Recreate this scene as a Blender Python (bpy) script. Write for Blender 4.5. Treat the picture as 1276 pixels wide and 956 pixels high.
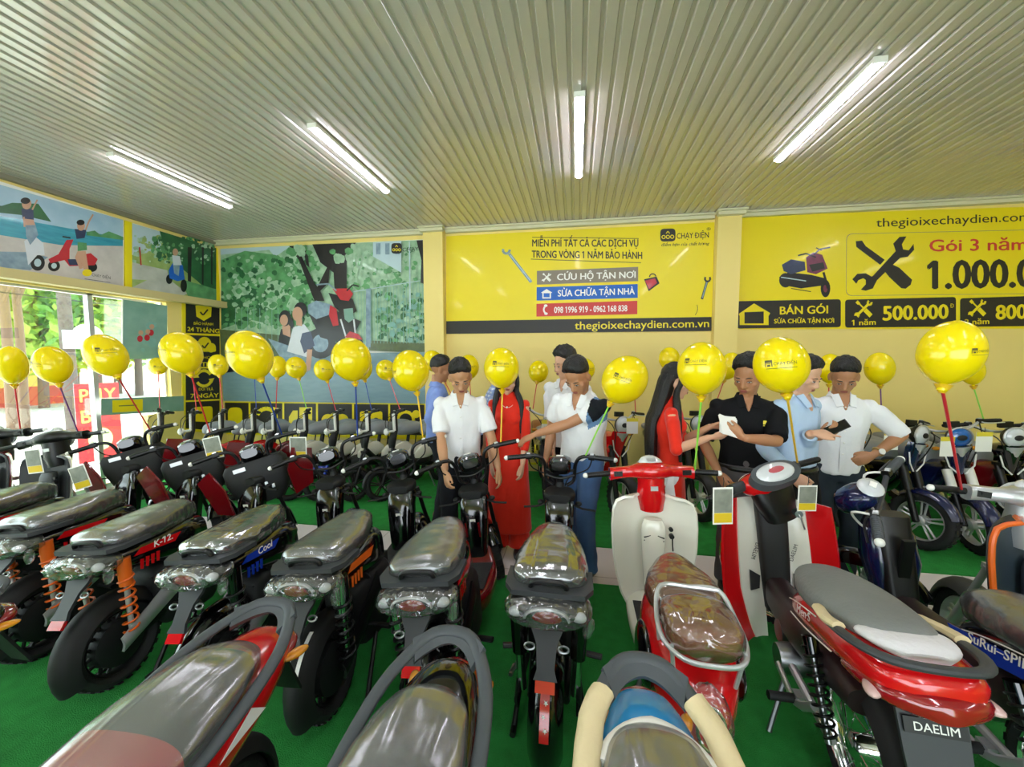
import bpy, bmesh, math, random
from mathutils import Vector, Matrix, noise
random.seed(7)
for _o in list(bpy.data.objects): bpy.data.objects.remove(_o)
SC = bpy.context.scene
COL = SC.collection
V = Vector
PI = math.pi
R = math.radians

# ------------------------------------------------------------------ camera
CAM_H = 1.72; F_PX = 485.0; YAW = R(9.4); PITCH = R(4.0)
cd = bpy.data.cameras.new('camera'); cam = bpy.data.objects.new('camera', cd); COL.objects.link(cam)
cd.sensor_width = 36.0; cd.lens = F_PX/1276*36.0; cd.clip_start = 0.02; cd.clip_end = 300
cam.location = (0, 0, CAM_H); cam.rotation_euler = (PI/2-PITCH, 0, YAW)
SC.camera = cam
_fw0 = V((-math.sin(YAW), math.cos(YAW), 0)); RT = V((math.cos(YAW), math.sin(YAW), 0))
FW = _fw0*math.cos(PITCH)+V((0, 0, -math.sin(PITCH))); UP = RT.cross(FW)
def at(x, y, X=None, Y=None, Z=None):
    """the world point where the sight line of a photo pixel meets a plane of the room"""
    d = FW+RT*((x-638)/F_PX)-UP*((y-478)/F_PX)
    t = (Y/d.y) if Y is not None else ((Z-CAM_H)/d.z if Z is not None else X/d.x)
    return V((0, 0, CAM_H))+d*t

# ------------------------------------------------------------------ world, sun, exposure
SC.view_settings.view_transform = 'Standard'
SC.view_settings.look = 'None'
SC.view_settings.gamma = 1.0
SC.view_settings.use_curve_mapping = False
SC.view_settings.exposure = 0.55
LAMP = 34.0
W = bpy.data.worlds.new('sky'); SC.world = W; W.use_nodes = True
_b = W.node_tree.nodes['Background']; _b.inputs[0].default_value = (0.86, 0.94, 1.0, 1); _b.inputs[1].default_value = 4.2
sd = bpy.data.lights.new('sun', 'SUN'); sd.energy = 12.0; sd.angle = R(1.5); sd.color = (1, 0.95, 0.86)
sun = bpy.data.objects.new('sun', sd); COL.objects.link(sun)
sun.rotation_euler = V((0.42, 0.30, -1.0)).to_track_quat('-Z', 'Y').to_euler()

# ------------------------------------------------------------------ materials
def lin(c): return c/12.92 if c <= 0.04045 else ((c+0.055)/1.055)**2.4
def hx(h):
    h = h.lstrip('#'); return tuple(lin(int(h[i:i+2], 16)/255) for i in (0, 2, 4))+(1,)
MATS = {}
def mat(name, c='#808080', rough=0.5, metal=0.0, coat=0.0, spec=0.5, emit=None, estr=0, trans=0.0, noise_amt=0.0, nscale=8.0, bump=0.0, bscale=60.0, alpha=1.0, sheen=0.0, stretch=None):
    if name in MATS: return MATS[name]
    m = bpy.data.materials.new(name); m.use_nodes = True
    nt = m.node_tree; b = nt.nodes['Principled BSDF']
    col = hx(c) if isinstance(c, str) else c
    b.inputs['Base Color'].default_value = col
    b.inputs['Roughness'].default_value = rough; b.inputs['Metallic'].default_value = metal
    b.inputs['Coat Weight'].default_value = coat; b.inputs['Coat Roughness'].default_value = 0.06
    b.inputs['Specular IOR Level'].default_value = spec
    b.inputs['Transmission Weight'].default_value = trans
    if sheen: b.inputs['Sheen Weight'].default_value = sheen
    if emit:
        b.inputs['Emission Color'].default_value = hx(emit); b.inputs['Emission Strength'].default_value = estr
    if noise_amt or bump:
        tc = nt.nodes.new('ShaderNodeTexCoord'); mp = nt.nodes.new('ShaderNodeMapping')
        nt.links.new(tc.outputs['Object'], mp.inputs[0])
        if stretch: mp.inputs['Scale'].default_value = stretch
    if noise_amt:
        n = nt.nodes.new('ShaderNodeTexNoise'); n.inputs['Scale'].default_value = nscale; n.inputs['Detail'].default_value = 5
        nt.links.new(mp.outputs[0], n.inputs['Vector'])
        mx = nt.nodes.new('ShaderNodeMix'); mx.data_type = 'RGBA'
        mx.inputs[6].default_value = tuple(v*(1-noise_amt) for v in col[:3])+(1,)
        mx.inputs[7].default_value = tuple(min(1, v*(1+noise_amt)) for v in col[:3])+(1,)
        nt.links.new(n.outputs[0], mx.inputs[0]); nt.links.new(mx.outputs[2], b.inputs['Base Color'])
    if bump:
        n2 = nt.nodes.new('ShaderNodeTexNoise'); n2.inputs['Scale'].default_value = bscale; n2.inputs['Detail'].default_value = 4
        nt.links.new(mp.outputs[0], n2.inputs['Vector'])
        bp = nt.nodes.new('ShaderNodeBump'); bp.inputs['Strength'].default_value = bump; bp.inputs['Distance'].default_value = 0.02
        nt.links.new(n2.outputs[0], bp.inputs['Height']); nt.links.new(bp.outputs[0], b.inputs['Normal'])
    MATS[name] = m; return m

def thin(name, tint='#ffffff', clear=0.8, rough=0.05, bump=0.0, bscale=30, stretch=None, body='#d8dcdc', bodyamt=0.0, gl=1.0):
    """a thin clear sheet (window pane, plastic film): see-through plus its reflections"""
    if name in MATS: return MATS[name]
    m = bpy.data.materials.new(name); m.use_nodes = True; nt = m.node_tree; nt.nodes.clear()
    out = nt.nodes.new('ShaderNodeOutputMaterial'); tr = nt.nodes.new('ShaderNodeBsdfTransparent'); tr.inputs[0].default_value = hx(tint)
    g = nt.nodes.new('ShaderNodeBsdfGlossy'); g.inputs['Roughness'].default_value = rough; g.inputs[0].default_value = (gl, gl, gl, 1)
    fr = nt.nodes.new('ShaderNodeLayerWeight'); fr.inputs['Blend'].default_value = 0.35
    mr = nt.nodes.new('ShaderNodeMapRange'); mr.inputs[3].default_value = 1-clear; mr.inputs[4].default_value = min(1, 1.25-clear*0.5)
    nt.links.new(fr.outputs['Facing'], mr.inputs[0])
    mx = nt.nodes.new('ShaderNodeMixShader'); nt.links.new(mr.outputs[0], mx.inputs[0])
    first = tr
    if bodyamt:
        d = nt.nodes.new('ShaderNodeBsdfDiffuse'); d.inputs[0].default_value = hx(body)
        m2 = nt.nodes.new('ShaderNodeMixShader'); m2.inputs[0].default_value = bodyamt
        nt.links.new(tr.outputs[0], m2.inputs[1]); nt.links.new(d.outputs[0], m2.inputs[2]); first = m2
    nt.links.new(first.outputs[0], mx.inputs[1]); nt.links.new(g.outputs[0], mx.inputs[2]); nt.links.new(mx.outputs[0], out.inputs[0])
    if bump:
        tc = nt.nodes.new('ShaderNodeTexCoord'); mp = nt.nodes.new('ShaderNodeMapping'); nt.links.new(tc.outputs['Object'], mp.inputs[0])
        if stretch: mp.inputs['Scale'].default_value = stretch
        n2 = nt.nodes.new('ShaderNodeTexNoise'); n2.inputs['Scale'].default_value = bscale; n2.inputs['Detail'].default_value = 3; n2.inputs['Distortion'].default_value = 1.2; n2.noise_type = 'RIDGED_MULTIFRACTAL'
        nt.links.new(mp.outputs[0], n2.inputs['Vector'])
        bp = nt.nodes.new('ShaderNodeBump'); bp.inputs['Strength'].default_value = bump; bp.inputs['Distance'].default_value = 0.03
        nt.links.new(n2.outputs[0], bp.inputs['Height']); nt.links.new(bp.outputs[0], g.inputs['Normal'])
    MATS[name] = m; return m

# ------------------------------------------------------------------ mesh building
def cr(p, k):
    """Catmull-Rom resampling of a list of tuples, k pieces per span"""
    n = len(p); out = []
    for i in range(n-1):
        a, b, c, d = p[max(i-1, 0)], p[i], p[i+1], p[min(i+2, n-1)]
        for j in range(k):
            t = j/k
            out.append(tuple(0.5*(2*b[q]+(c[q]-a[q])*t+(2*a[q]-5*b[q]+4*c[q]-d[q])*t*t+(3*b[q]-a[q]-3*c[q]+d[q])*t**3) for q in range(len(b))))
    out.append(tuple(p[-1])); return out
class MB:
    def __init__(s, M=None): s.v = []; s.f = []; s.m = []; s.M = M or Matrix(); s.mi = 0
    def add(s, vs, fs, m=None):
        o = len(s.v); s.v += [tuple(s.M @ V(p)) for p in vs]; m = s.mi if m is None else m
        for f in fs: s.f.append([i+o for i in f]); s.m.append(m)
        return s
    def box(s, c, d, rot=None, m=None):
        x, y, z = d[0]/2, d[1]/2, d[2]/2; Q = Matrix.Translation(V(c)) @ (rot.to_4x4() if rot else Matrix())
        vs = [Q @ V((a*x, b*y, e*z)) for a in (-1, 1) for b in (-1, 1) for e in (-1, 1)]
        return s.add(vs, [(0, 1, 3, 2), (4, 6, 7, 5), (0, 4, 5, 1), (2, 3, 7, 6), (0, 2, 6, 4), (1, 5, 7, 3)], m)
    def loft(s, rings, m=None, cap=True, closed=True):
        n = len(rings[0]); vs = [p for r in rings for p in r]; fs = []
        for i in range(len(rings)-1):
            for j in range(n if closed else n-1):
                k = (j+1) % n; fs.append((i*n+j, i*n+k, (i+1)*n+k, (i+1)*n+j))
        if cap and closed:
            fs.append(tuple(range(n-1, -1, -1))); fs.append(tuple((len(rings)-1)*n+j for j in range(n)))
        return s.add(vs, fs, m)
    def se(s, st, n=24, k=4, m=None, rot=None, c=(0, 0, 0), ax='y'):
        """superellipse loft. station: (pos along axis, dx, dz, half width, up, down, exponent)"""
        st = [tuple(q)+(2.4,)*(7-len(q)) for q in st]
        if k > 1: st = cr(st, k)
        Q = Matrix.Translation(V(c)) @ (rot.to_4x4() if rot else Matrix()); rings = []
        for (y, dx, dz, a, up, dn, e) in st:
            r = []
            for j in range(n):
                t = 2*PI*j/n; co, si = math.cos(t), math.sin(t)
                x = dx+max(a, 1e-4)*math.copysign(abs(co)**(2/e), co)
                z = dz+(up if si > 0 else dn)*math.copysign(abs(si)**(2/e), si)
                p = (x, y, z) if ax == 'y' else ((x, -z, y) if ax == 'z' else (y, -x, z))
                r.append(Q @ V(p))
            rings.append(r if ax != 'z' else r)
        return s.loft(rings, m)
    def tube(s, pts, r, n=8, m=None, k=1, cap=True, flat=1.0, upv=None):
        """pts may carry a 4th value (radius)"""
        pts = [tuple(p) if len(p) == 4 else tuple(p)+(r,) for p in pts]
        if k > 1: pts = cr(pts, k)
        P = [V(p[:3]) for p in pts]; rings = []; u = None
        for i, p in enumerate(P):
            t = (P[min(i+1, len(P)-1)]-P[max(i-1, 0)])
            if t.length < 1e-9: t = V((0, 0, 1))
            t.normalize()
            if u is None:
                h = V(upv) if upv else (V((0, 0, 1)) if abs(t.z) < 0.9 else V((1, 0, 0)))
                u = h-t*h.dot(t)
            else: u = u-t*u.dot(t)
            if u.length < 1e-6: u = t.orthogonal()
            u.normalize(); w = t.cross(u)
            rr = pts[i][3]
            rings.append([p+w*(rr*math.cos(2*PI*j/n))+u*(rr*flat*math.sin(2*PI*j/n)) for j in range(n)])
        return s.loft(rings, m, cap)
    def lathe(s, prof, c=(0, 0, 0), ax='z', n=24, m=None, rot=None):
        Q = Matrix.Translation(V(c)) @ (rot.to_4x4() if rot else Matrix()); rings = []
        for (r, h) in prof:
            r = max(r, 1e-4); ring = []
            for j in range(n):
                a, b = r*math.cos(2*PI*j/n), r*math.sin(2*PI*j/n)
                ring.append(Q @ V((a, b, h) if ax == 'z' else ((h, a, b) if ax == 'x' else (b, h, a))))
            rings.append(ring)
        return s.loft(rings, m)
    def ring(s, c, R_, r, ax='x', n=32, k=10, m=None, a0=0, a1=2*PI, rx=None):
        """torus or arc of torus about an axis; rx: the tube's half width along the axis"""
        c = V(c); rx = rx or r; full = abs(a1-a0-2*PI) < 1e-6; rings = []
        for i in range(n+(0 if full else 1)):
            a = a0+(a1-a0)*i/n; ring = []
            for j in range(k):
                b = 2*PI*j/k; q = R_+r*math.cos(b); h = rx*math.sin(b)
                ca, sa = q*math.cos(a), q*math.sin(a)
                ring.append(c+(V((h, ca, sa)) if ax == 'x' else (V((ca, h, sa)) if ax == 'y' else V((ca, sa, h)))))
            rings.append(ring)
        if full: rings.append(rings[0])
        return s.loft(rings, m, cap=not full)
    def ell(s, c, r, rot=None, n=16, k=10, m=None):
        r = (r, r, r) if isinstance(r, (int, float)) else r; Q = Matrix.Translation(V(c)) @ (rot.to_4x4() if rot else Matrix())
        rings = []
        for i in range(k+1):
            a = -PI/2+PI*i/k; q = max(math.cos(a), 1e-3)
            rings.append([Q @ V((r[0]*q*math.cos(2*PI*j/n), r[1]*q*math.sin(2*PI*j/n), r[2]*math.sin(a))) for j in range(n)])
        return s.loft(rings, m)
    def prism(s, poly, org, u, v, th, m=None):
        """polygon in the plane org + a*u + b*v, thickened by th along u x v"""
        org, u, v = V(org), V(u), V(v); w = u.cross(v).normalized()*th; n = len(poly)
        A = [org+u*a+v*b for a, b in poly]
        return s.add(A+[p+w for p in A], [tuple(range(n-1, -1, -1)), tuple(range(n, 2*n))]+[(i, (i+1) % n, n+(i+1) % n, n+i) for i in range(n)], m)
    def shell(s, fn, nu, nv, th, m=None):
        """a curved panel fn(u, v) thickened along its own normal"""
        G = [[V(fn(i/nu, j/nv)) for j in range(nv+1)] for i in range(nu+1)]; A = []; B = []
        for i in range(nu+1):
            for j in range(nv+1):
                du = G[min(i+1, nu)][j]-G[max(i-1, 0)][j]; dv = G[i][min(j+1, nv)]-G[i][max(j-1, 0)]
                nn = du.cross(dv); nn = nn.normalized() if nn.length > 1e-9 else V((0, 0, 1))
                A.append(G[i][j]+nn*th/2); B.append(G[i][j]-nn*th/2)
        N = len(A); w = nv+1; fs = []
        for i in range(nu):
            for j in range(nv):
                a, b, c, d = i*w+j, i*w+j+1, (i+1)*w+j+1, (i+1)*w+j
                fs.append((d, c, b, a)); fs.append((N+a, N+b, N+c, N+d))
        edge = [i*w for i in range(nu+1)]+[nu*w+j for j in range(1, nv+1)]+[i*w+nv for i in range(nu-1, -1, -1)]+[j for j in range(nv-1, 0, -1)]
        for q in range(len(edge)):
            a, b = edge[q], edge[(q+1) % len(edge)]; fs.append((a, b, N+b, N+a))
        return s.add(A+B, fs, m)
    def mesh(s, name, mats, ang=38, smooth=True):
        me = bpy.data.meshes.new(name); me.from_pydata(s.v, [], s.f)
        for q in (mats if isinstance(mats, (list, tuple)) else [mats]): me.materials.append(q)
        me.polygons.foreach_set('material_index', s.m); me.polygons.foreach_set('use_smooth', [smooth]*len(s.f))
        me.update(); bm = bmesh.new(); bm.from_mesh(me); bmesh.ops.recalc_face_normals(bm, faces=bm.faces); bm.to_mesh(me); bm.free()
        if smooth: me.set_sharp_from_angle(angle=R(ang))
        return me
    def build(s, name, mats, parent=None, ang=38, smooth=True, label=None):
        o = bpy.data.objects.new(name, s.mesh(name, mats, ang, smooth)); COL.objects.link(o)
        if parent: o.parent = parent
        if label: o['label'] = label
        return o
def tag(o, label=None, cat=None, group=None, kind=None):
    for k, v in (('label', label), ('category', cat), ('group', group), ('kind', kind)):
        if v: o[k] = v
    return o
def thing(name, label, cat, loc=(0, 0, 0), rz=0, group=None, lean=0.0):
    o = bpy.data.objects.new(name, None); COL.objects.link(o); o.empty_display_size = 0.1
    o.location = loc; o.rotation_mode = 'XYZ'
    o.matrix_basis = Matrix.Translation(V(loc)) @ Matrix.Rotation(rz, 4, 'Z') @ Matrix.Rotation(lean, 4, 'Y')
    return tag(o, label, cat, group)
def struct(name, mb, m, smooth=False):
    return tag(mb.build(name, m, None, smooth=smooth), kind='structure')
def rotm(a, ax): return Matrix.Rotation(a, 3, ax)
def _glyphs(body, size, shear, res):
    c = bpy.data.curves.new('t', 'FONT'); c.body = body; c.size = size; c.resolution_u = res; c.shear = shear
    o = bpy.data.objects.new('t', c); COL.objects.link(o); dg = bpy.context.evaluated_depsgraph_get()
    me = bpy.data.meshes.new_from_object(o.evaluated_get(dg))
    vs = [(v.co.x, v.co.y) for v in me.vertices]; fs = [tuple(p.vertices) for p in me.polygons]
    bpy.data.objects.remove(o); bpy.data.curves.remove(c); bpy.data.meshes.remove(me); return vs, fs
def text_mesh(body, size=1.0, bold=0.0, shear=0.0, res=3):
    """2-D triangles of a line of lettering: (verts, faces). D with a bar and O with a horn are put together by hand"""
    plain = body.replace('Đ', 'D').replace('Ơ', 'O'); vs, fs = _glyphs(plain, size, shear, res)
    def quad(pts): k = len(vs); vs.extend(pts); fs.append(tuple(range(k, k+len(pts))))
    for i, ch in enumerate(body):
        if ch not in 'ĐƠ1': continue
        pre, _ = _glyphs(plain[:i+1], size, 0, 1); x1 = max(v[0] for v in pre); g, _ = _glyphs(plain[i], size, 0, 1); w = max(v[0] for v in g)-min(v[0] for v in g); x0 = x1-w; q = size
        if ch == 'Đ': quad([(x0-.10*q, .32*q), (x0+.30*q*.9, .32*q), (x0+.30*q*.9, .39*q), (x0-.10*q, .39*q)])
        elif ch == 'Ơ': quad([(x1-.10*q, .60*q), (x1-.03*q, .60*q), (x1+.07*q, .74*q), (x1+.03*q, .82*q), (x1-.01*q, .80*q), (x1-.0*q, .73*q)])
        else: quad([(x0, .69*q), (x0-.13*q, .58*q), (x0-.13*q, .49*q), (x0+.02*q, .60*q)])
    if bold:
        base = [(x, y) for x, y in vs]; bf = list(fs); d = bold*size*1.2
        vs = [(x, y, 0) for x, y in vs]
        for q, (dx, dy) in enumerate(((-d, 0), (d, 0), (0, d*.6), (0, -d*.6))):
            k = len(vs); vs.extend((x+dx, y+dy, q+1) for x, y in base); fs.extend(tuple(i+k for i in f) for f in bf)
        return vs, fs
    return [(x, y, 0) for x, y in vs], fs
class Flat:
    """a printed sheet on a wall: shapes drawn in layers, each a fraction of a millimetre above the last"""
    def __init__(s, plane, n): s.pl = plane; s.n = V(n); s.mb = MB(); s.k = 0
    def P(s, q):
        p = at(q[0], q[1], **s.pl)
        return V((max(p.x, -5.884), p.y, p.z)) if 'Y' in s.pl else V((p.x, min(p.y, 5.684), p.z))
    def lay(s): s.k += 1; return s.n*(0.00003*s.k)
    def poly(s, pts, m):
        d = s.lay(); s.mb.add([s.P(q)+d for q in pts], [tuple(range(len(pts)))], m)
    def rect(s, x0, y0, x1, y1, m): s.poly([(x0, y0), (x1, y0), (x1, y1), (x0, y1)], m)
    def ell(s, cx, cy, rx, ry, m, n=20, rot=0):
        c, si = math.cos(rot), math.sin(rot)
        s.poly([(cx+rx*math.cos(2*PI*i/n)*c-ry*math.sin(2*PI*i/n)*si, cy+rx*math.cos(2*PI*i/n)*si+ry*math.sin(2*PI*i/n)*c) for i in range(n)], m)
    def line(s, pts, w, m):
        d = s.lay()
        for (a, b) in zip(pts, pts[1:]):
            dx, dy = b[0]-a[0], b[1]-a[1]; L = math.hypot(dx, dy) or 1; px, py = -dy/L*w/2, dx/L*w/2
            s.mb.add([s.P((a[0]+px, a[1]+py))+d, s.P((b[0]+px, b[1]+py))+d, s.P((b[0]-px, b[1]-py))+d, s.P((a[0]-px, a[1]-py))+d], [(0, 1, 2, 3)], m)
    def arc(s, cx, cy, r, a0, a1, w, m, n=14, ry=None):
        ry = ry or r; s.line([(cx+r*math.cos(a0+(a1-a0)*i/n), cy+ry*math.sin(a0+(a1-a0)*i/n)) for i in range(n+1)], w, m)
    def rrect(s, c4, r, m):
        """rounded quad from 4 corners"""
        out = []
        for i in range(4):
            p, a, b = V(c4[i]), V(c4[i-1]), V(c4[(i+1) % 4]); da = (a-p).normalized()*r; db = (b-p).normalized()*r
            for t in (0, .25, .5, .75, 1): out.append(tuple((p+da)*(1-t)**2+p*2*t*(1-t)+(p+db)*t*t))
        s.poly(out, m)
    def text(s, body, bl, br, h, m, bold=0.0, shear=0.0):
        """baseline from bl to br (pixels), capital height h"""
        vs, fs = text_mesh(body, 1.0, bold, shear); x0 = min(v[0] for v in vs); x1 = max(v[0] for v in vs)
        d = s.lay(); o = []
        for (x, y, q) in vs:
            t = (x-x0)/(x1-x0); o.append(s.P((bl[0]+(br[0]-bl[0])*t, bl[1]+(br[1]-bl[1])*t-y/0.69*h))+d+s.n*(.00003*q))
        s.k += 4
        s.mb.add(o, fs, m)
    def build(s, name, mats, parent=None):
        return s.mb.build(name, mats, parent, smooth=False)
# ------------------------------------------------------------------ shared materials
M_wall = mat('wall_yellow_paint', '#f1da86', 0.55, noise_amt=0.03, nscale=2.5)
M_trim = mat('cream_trim', '#d9d5b8', 0.45)
M_ceil = mat('ceiling_sheet', '#c2bab2', 0.22, spec=0.7, coat=0.4)
M_tile = mat('white_floor_tile', '#d9d2d0', 0.25)
M_black = mat('black_plastic', '#070708', 0.42)
M_blackm = mat('black_matte', '#0c0d0e', 0.62)
M_dgrey = mat('dark_grey_plastic', '#34373a', 0.5)
M_mgrey = mat('mid_grey_plastic', '#454a4e', 0.5)
M_gloss = mat('gloss_black', '#060607', 0.14, coat=0.8)
M_rub = mat('tyre_rubber', '#1a1a1b', 0.75, bump=0.15, bscale=90)
M_chrome = mat('chrome', '#e6e6e6', 0.12, 1.0)
M_steel = mat('brushed_steel', '#9a9c9e', 0.32, 1.0)
M_alu = mat('silver_paint', '#c9cbcd', 0.3, 0.6)
M_white = mat('white_plastic', '#ecebe4', 0.35)
M_red = mat('red_paint', '#c90f14', 0.2, coat=0.8)
M_dred = mat('dark_red_paint', '#6d0710', 0.2, coat=0.8)
M_orange = mat('orange_paint', '#e0641a', 0.35)
M_blue = mat('blue_paint', '#1737a8', 0.22, coat=0.7)
M_navy = mat('navy_paint', '#0d1642', 0.22, coat=0.7)
M_sky = mat('sky_blue_paint', '#2b8fcb', 0.2, coat=0.8)
M_yel = mat('yellow_print', '#f0dc14', 0.45)
M_prblk = mat('black_print', '#23201f', 0.45)
M_prwht = mat('white_print', '#f4f3ee', 0.45)
M_prred = mat('red_print', '#d03a34', 0.45)
M_prblue = mat('blue_print', '#1763c4', 0.45)
M_prgrey = mat('taupe_print', '#8c8072', 0.45)
M_lens = mat('clear_lens', '#cfd3d6', 0.08, coat=1.0)
M_redlens = mat('red_lens', '#8a0d14', 0.1, coat=1.0)
M_amber = mat('amber_lens', '#d88a18', 0.15, coat=1.0)
M_vinyl = mat('seat_vinyl', '#232427', 0.5, bump=0.05, bscale=200)
M_brown = mat('brown_leather', '#8a4a20', 0.42, bump=0.1, bscale=60)
M_brass = mat('yellow_stick', '#e7b71e', 0.3)

# ------------------------------------------------------------------ shell of the showroom
XL, XR, YB, YF, ZC = -5.9, 7.6, 5.7, -4.2, 3.6
mb = MB(); mb.box(((XL+XR)/2, (YB+YF)/2, -0.06), (XR-XL+0.4, YB-YF+0.4, 0.12))
mt = mat('white_floor_tile'); nt = mt.node_tree
br = nt.nodes.new('ShaderNodeTexBrick'); tc = nt.nodes.new('ShaderNodeTexCoord'); br.offset = 0; br.inputs['Scale'].default_value = 1.0
br.inputs['Brick Width'].default_value = 0.6; br.inputs['Row Height'].default_value = 0.6; br.inputs['Mortar Size'].default_value = 0.004
br.inputs[1].default_value = hx('#dcd6d4'); br.inputs[2].default_value = hx('#d8d1cf'); br.inputs[3].default_value = hx('#a9a39d')
nt.links.new(tc.outputs['Object'], br.inputs[0]); nt.links.new(br.outputs[0], nt.nodes['Principled BSDF'].inputs['Base Color'])
struct('floor', mb, M_tile)

def turf_mat():
    m = mat('green_turf', '#38a34a', 0.85, noise_amt=0.30, nscale=14, bump=1.0, bscale=220)
    return m
M_turf = turf_mat()
M_turf.node_tree.nodes['Principled BSDF'].inputs['Specular IOR Level'].default_value = 0.15
def carpet(name, y0, y1, lab):
    mb = MB(); nx, ny = 60, 24; vs = []; fs = []
    for i in range(nx+1):
        for j in range(ny+1):
            x = XL+0.05+(XR-XL-0.1)*i/nx; y = y0+(y1-y0)*j/ny
            vs.append((x, y, 0.010+0.0015*noise.noise(V((x*3, y*3, 0)))))
    for i in range(nx):
        for j in range(ny):
            a = i*(ny+1)+j; fs.append((a, a+ny+1, a+ny+2, a+1))
    mb.add(vs, fs)
    mb.box(((XL+XR)/2, (y0+y1)/2, 0.004), (XR-XL-0.1, y1-y0, 0.008))
    return tag(mb.build(name, M_turf), lab, 'carpet')
carpet('turf_carpet', YF+0.1, 2.89, 'green artificial turf carpet under the front rows of bikes, before the white tile strip')
carpet('turf_carpet', 3.48, YB-0.02, 'green artificial turf carpet along the yellow wall, beyond the white tile strip')

# corrugated sheet ceiling, ribs running towards the back wall
mb = MB(); x = XL-0.1; prof = []
while x < XR+0.1:
    prof += [(x, 0.0), (x+0.058, 0.0), (x+0.066, 0.013), (x+0.088, 0.013)]; x += 0.096
vs = []; fs = []
for (px_, pz) in prof: vs += [(px_, YF-0.1, ZC+pz), (px_, YB+0.1, ZC+pz)]
for i in range(len(prof)-1): fs.append((2*i, 2*i+2, 2*i+3, 2*i+1))
mb.add(vs, fs)
mb.box(((XL+XR)/2, (YB+YF)/2, ZC+0.07), (XR-XL+0.4, YB-YF+0.4, 0.08))
struct('ceiling', mb, M_ceil)

mb = MB(); mb.box(((XL+XR)/2, YB+0.1, 1.8), (XR-XL+0.4, 0.2, 3.6)); struct('wall_back', mb, M_wall)
mb = MB(); mb.box((XR+0.1, (YB+YF)/2, 1.8), (0.2, YB-YF+0.4, 3.6)); struct('wall_right', mb, M_wall)
mb = MB()                                                        # left wall: lintel over the shop window, pier at its end
mb.box((XL-0.1, (YB+YF)/2, 3.05), (0.2, YB-YF, 1.1))
mb.box((XL-0.1, (4.83+YB)/2, 1.25), (0.2, YB-4.83, 2.5))
mb.box((XL-0.1, YF+0.2, 1.25), (0.2, 0.4, 2.5))
struct('wall_left', mb, M_wall)
mb = MB()                                                        # wall behind the photographer, with a wide entrance left open
for a, b in ((XL, -3.6), (3.4, XR)): mb.box(((a+b)/2, YF-0.1, 1.8), (b-a, 0.2, 3.6))
mb.box((-0.1, YF-0.1, 3.2), (7.0, 0.2, 0.8))
struct('wall_front', mb, M_wall)
mb = MB(); mb.box((-2.105, YB-0.06, 1.8), (0.30, 0.12, 3.6)); struct('column_left', mb, M_wall)
mb = MB(); mb.box((1.945, YB-0.06, 1.8), (0.29, 0.12, 3.6)); struct('column_right', mb, M_wall)
mb = MB()                                                        # cream cornice where wall and ceiling meet, stepping round the columns
for a, b, y in ((XL, -2.28, YB), (-2.28, -1.93, YB-0.12), (-1.93, 1.78, YB), (1.78, 2.11, YB-0.12), (2.11, XR, YB)):
    mb.box(((a+b)/2, y-0.035, 3.568), (b-a, 0.07, 0.062)); mb.box(((a+b)/2, y-0.055, 3.59), (b-a+0.03, 0.11, 0.022))
struct('trim_cornice', mb, M_trim)
mb = MB(); mb.box((XL+0.03, (YB+YF)/2, 3.575), (0.06, YB-YF, 0.05)); struct('trim_left', mb, mat('grey_trim', '#8f8a78', 0.5))
mb = MB(); mb.box((XL+0.02, (YB+YF)/2, 2.57), (0.28, YB-YF, 0.10)); struct('trim_window', mb, mat('beam_cream', '#cdbd84', 0.5))
# shop window: aluminium frame, two big panes in the part we see, more towards the front
M_pane = thin('window_glass', '#f4fbf8', 0.93, 0.02)
mb = MB()
YM = (YF+0.4, -1.2, 1.35, 3.97, 4.83)
for y in YM: mb.box((XL-0.1, y, 1.26), (0.07, 0.05, 2.52))
mb.box((XL-0.1, (YF+4.83)/2, 0.04), (0.07, 4.83-YF-0.4, 0.08)); mb.box((XL-0.1, (YF+4.83)/2, 2.5), (0.07, 4.83-YF-0.4, 0.05))
wf = struct('window_1', mb, M_alu)
mb = MB()
for a, b in zip(YM, YM[1:]): mb.box((XL-0.1, (a+b)/2, 1.27), (0.008, b-a-0.05, 2.40))
mb.build('window_pane', M_pane, wf, smooth=False)
# small yellow wall stub under the window's end, left of the sign column
mb = MB(); mb.box((XL-0.02, 4.72, 0.45), (0.1, 0.5, 0.9)); struct('trim_sill', mb, M_wall)

# ------------------------------------------------------------------ ceiling lamps
M_tube = mat('lamp_glow', '#ffffff', 0.4, emit='#f3f2ff', estr=LAMP)
def batten(x, y, lab):
    t = thing('ceiling_lamp', lab, 'lamp', (x, y, ZC-0.002), 0, 'white ceiling lamps')
    mb = MB(); mb.box((0, 0, -0.014), (0.075, 1.26, 0.028)); mb.box((0, 0.628, -0.02), (0.08, 0.012, 0.04)); mb.box((0, -0.628, -0.02), (0.08, 0.012, 0.04))
    mb.build('housing', M_white, t, smooth=False)
    mb = MB(); rings = []
    for y_ in (-0.618, 0.618): rings.append([(0.031*math.cos(R(192)+R(156)*i/12), y_, -0.027+0.026*math.sin(R(192)+R(156)*i/12)) for i in range(13)])
    mb.loft(rings); mb.build('diffuser', M_tube, t)
    return t
batten(-4.26, 3.7, 'lit white ceiling lamp nearest the left wall, above the beach picture')
batten(-2.13, 3.6, 'lit white ceiling lamp second from the left wall, above the park picture')
batten(0.0, 3.57, 'lit white ceiling lamp above the left yellow service banner, pointing straight at the wall')
batten(1.86, 3.55, 'lit white ceiling lamp above the price banner, the rightmost in view')
OR = ('leftmost', 'second from the left', 'middle', 'second from the right', 'rightmost')
for x, w in zip((-4.26, -2.13, 0.0, 1.86, 4.0), OR): batten(x, 0.2, 'lit white ceiling lamp, %s of the row over the camera' % w)
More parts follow.
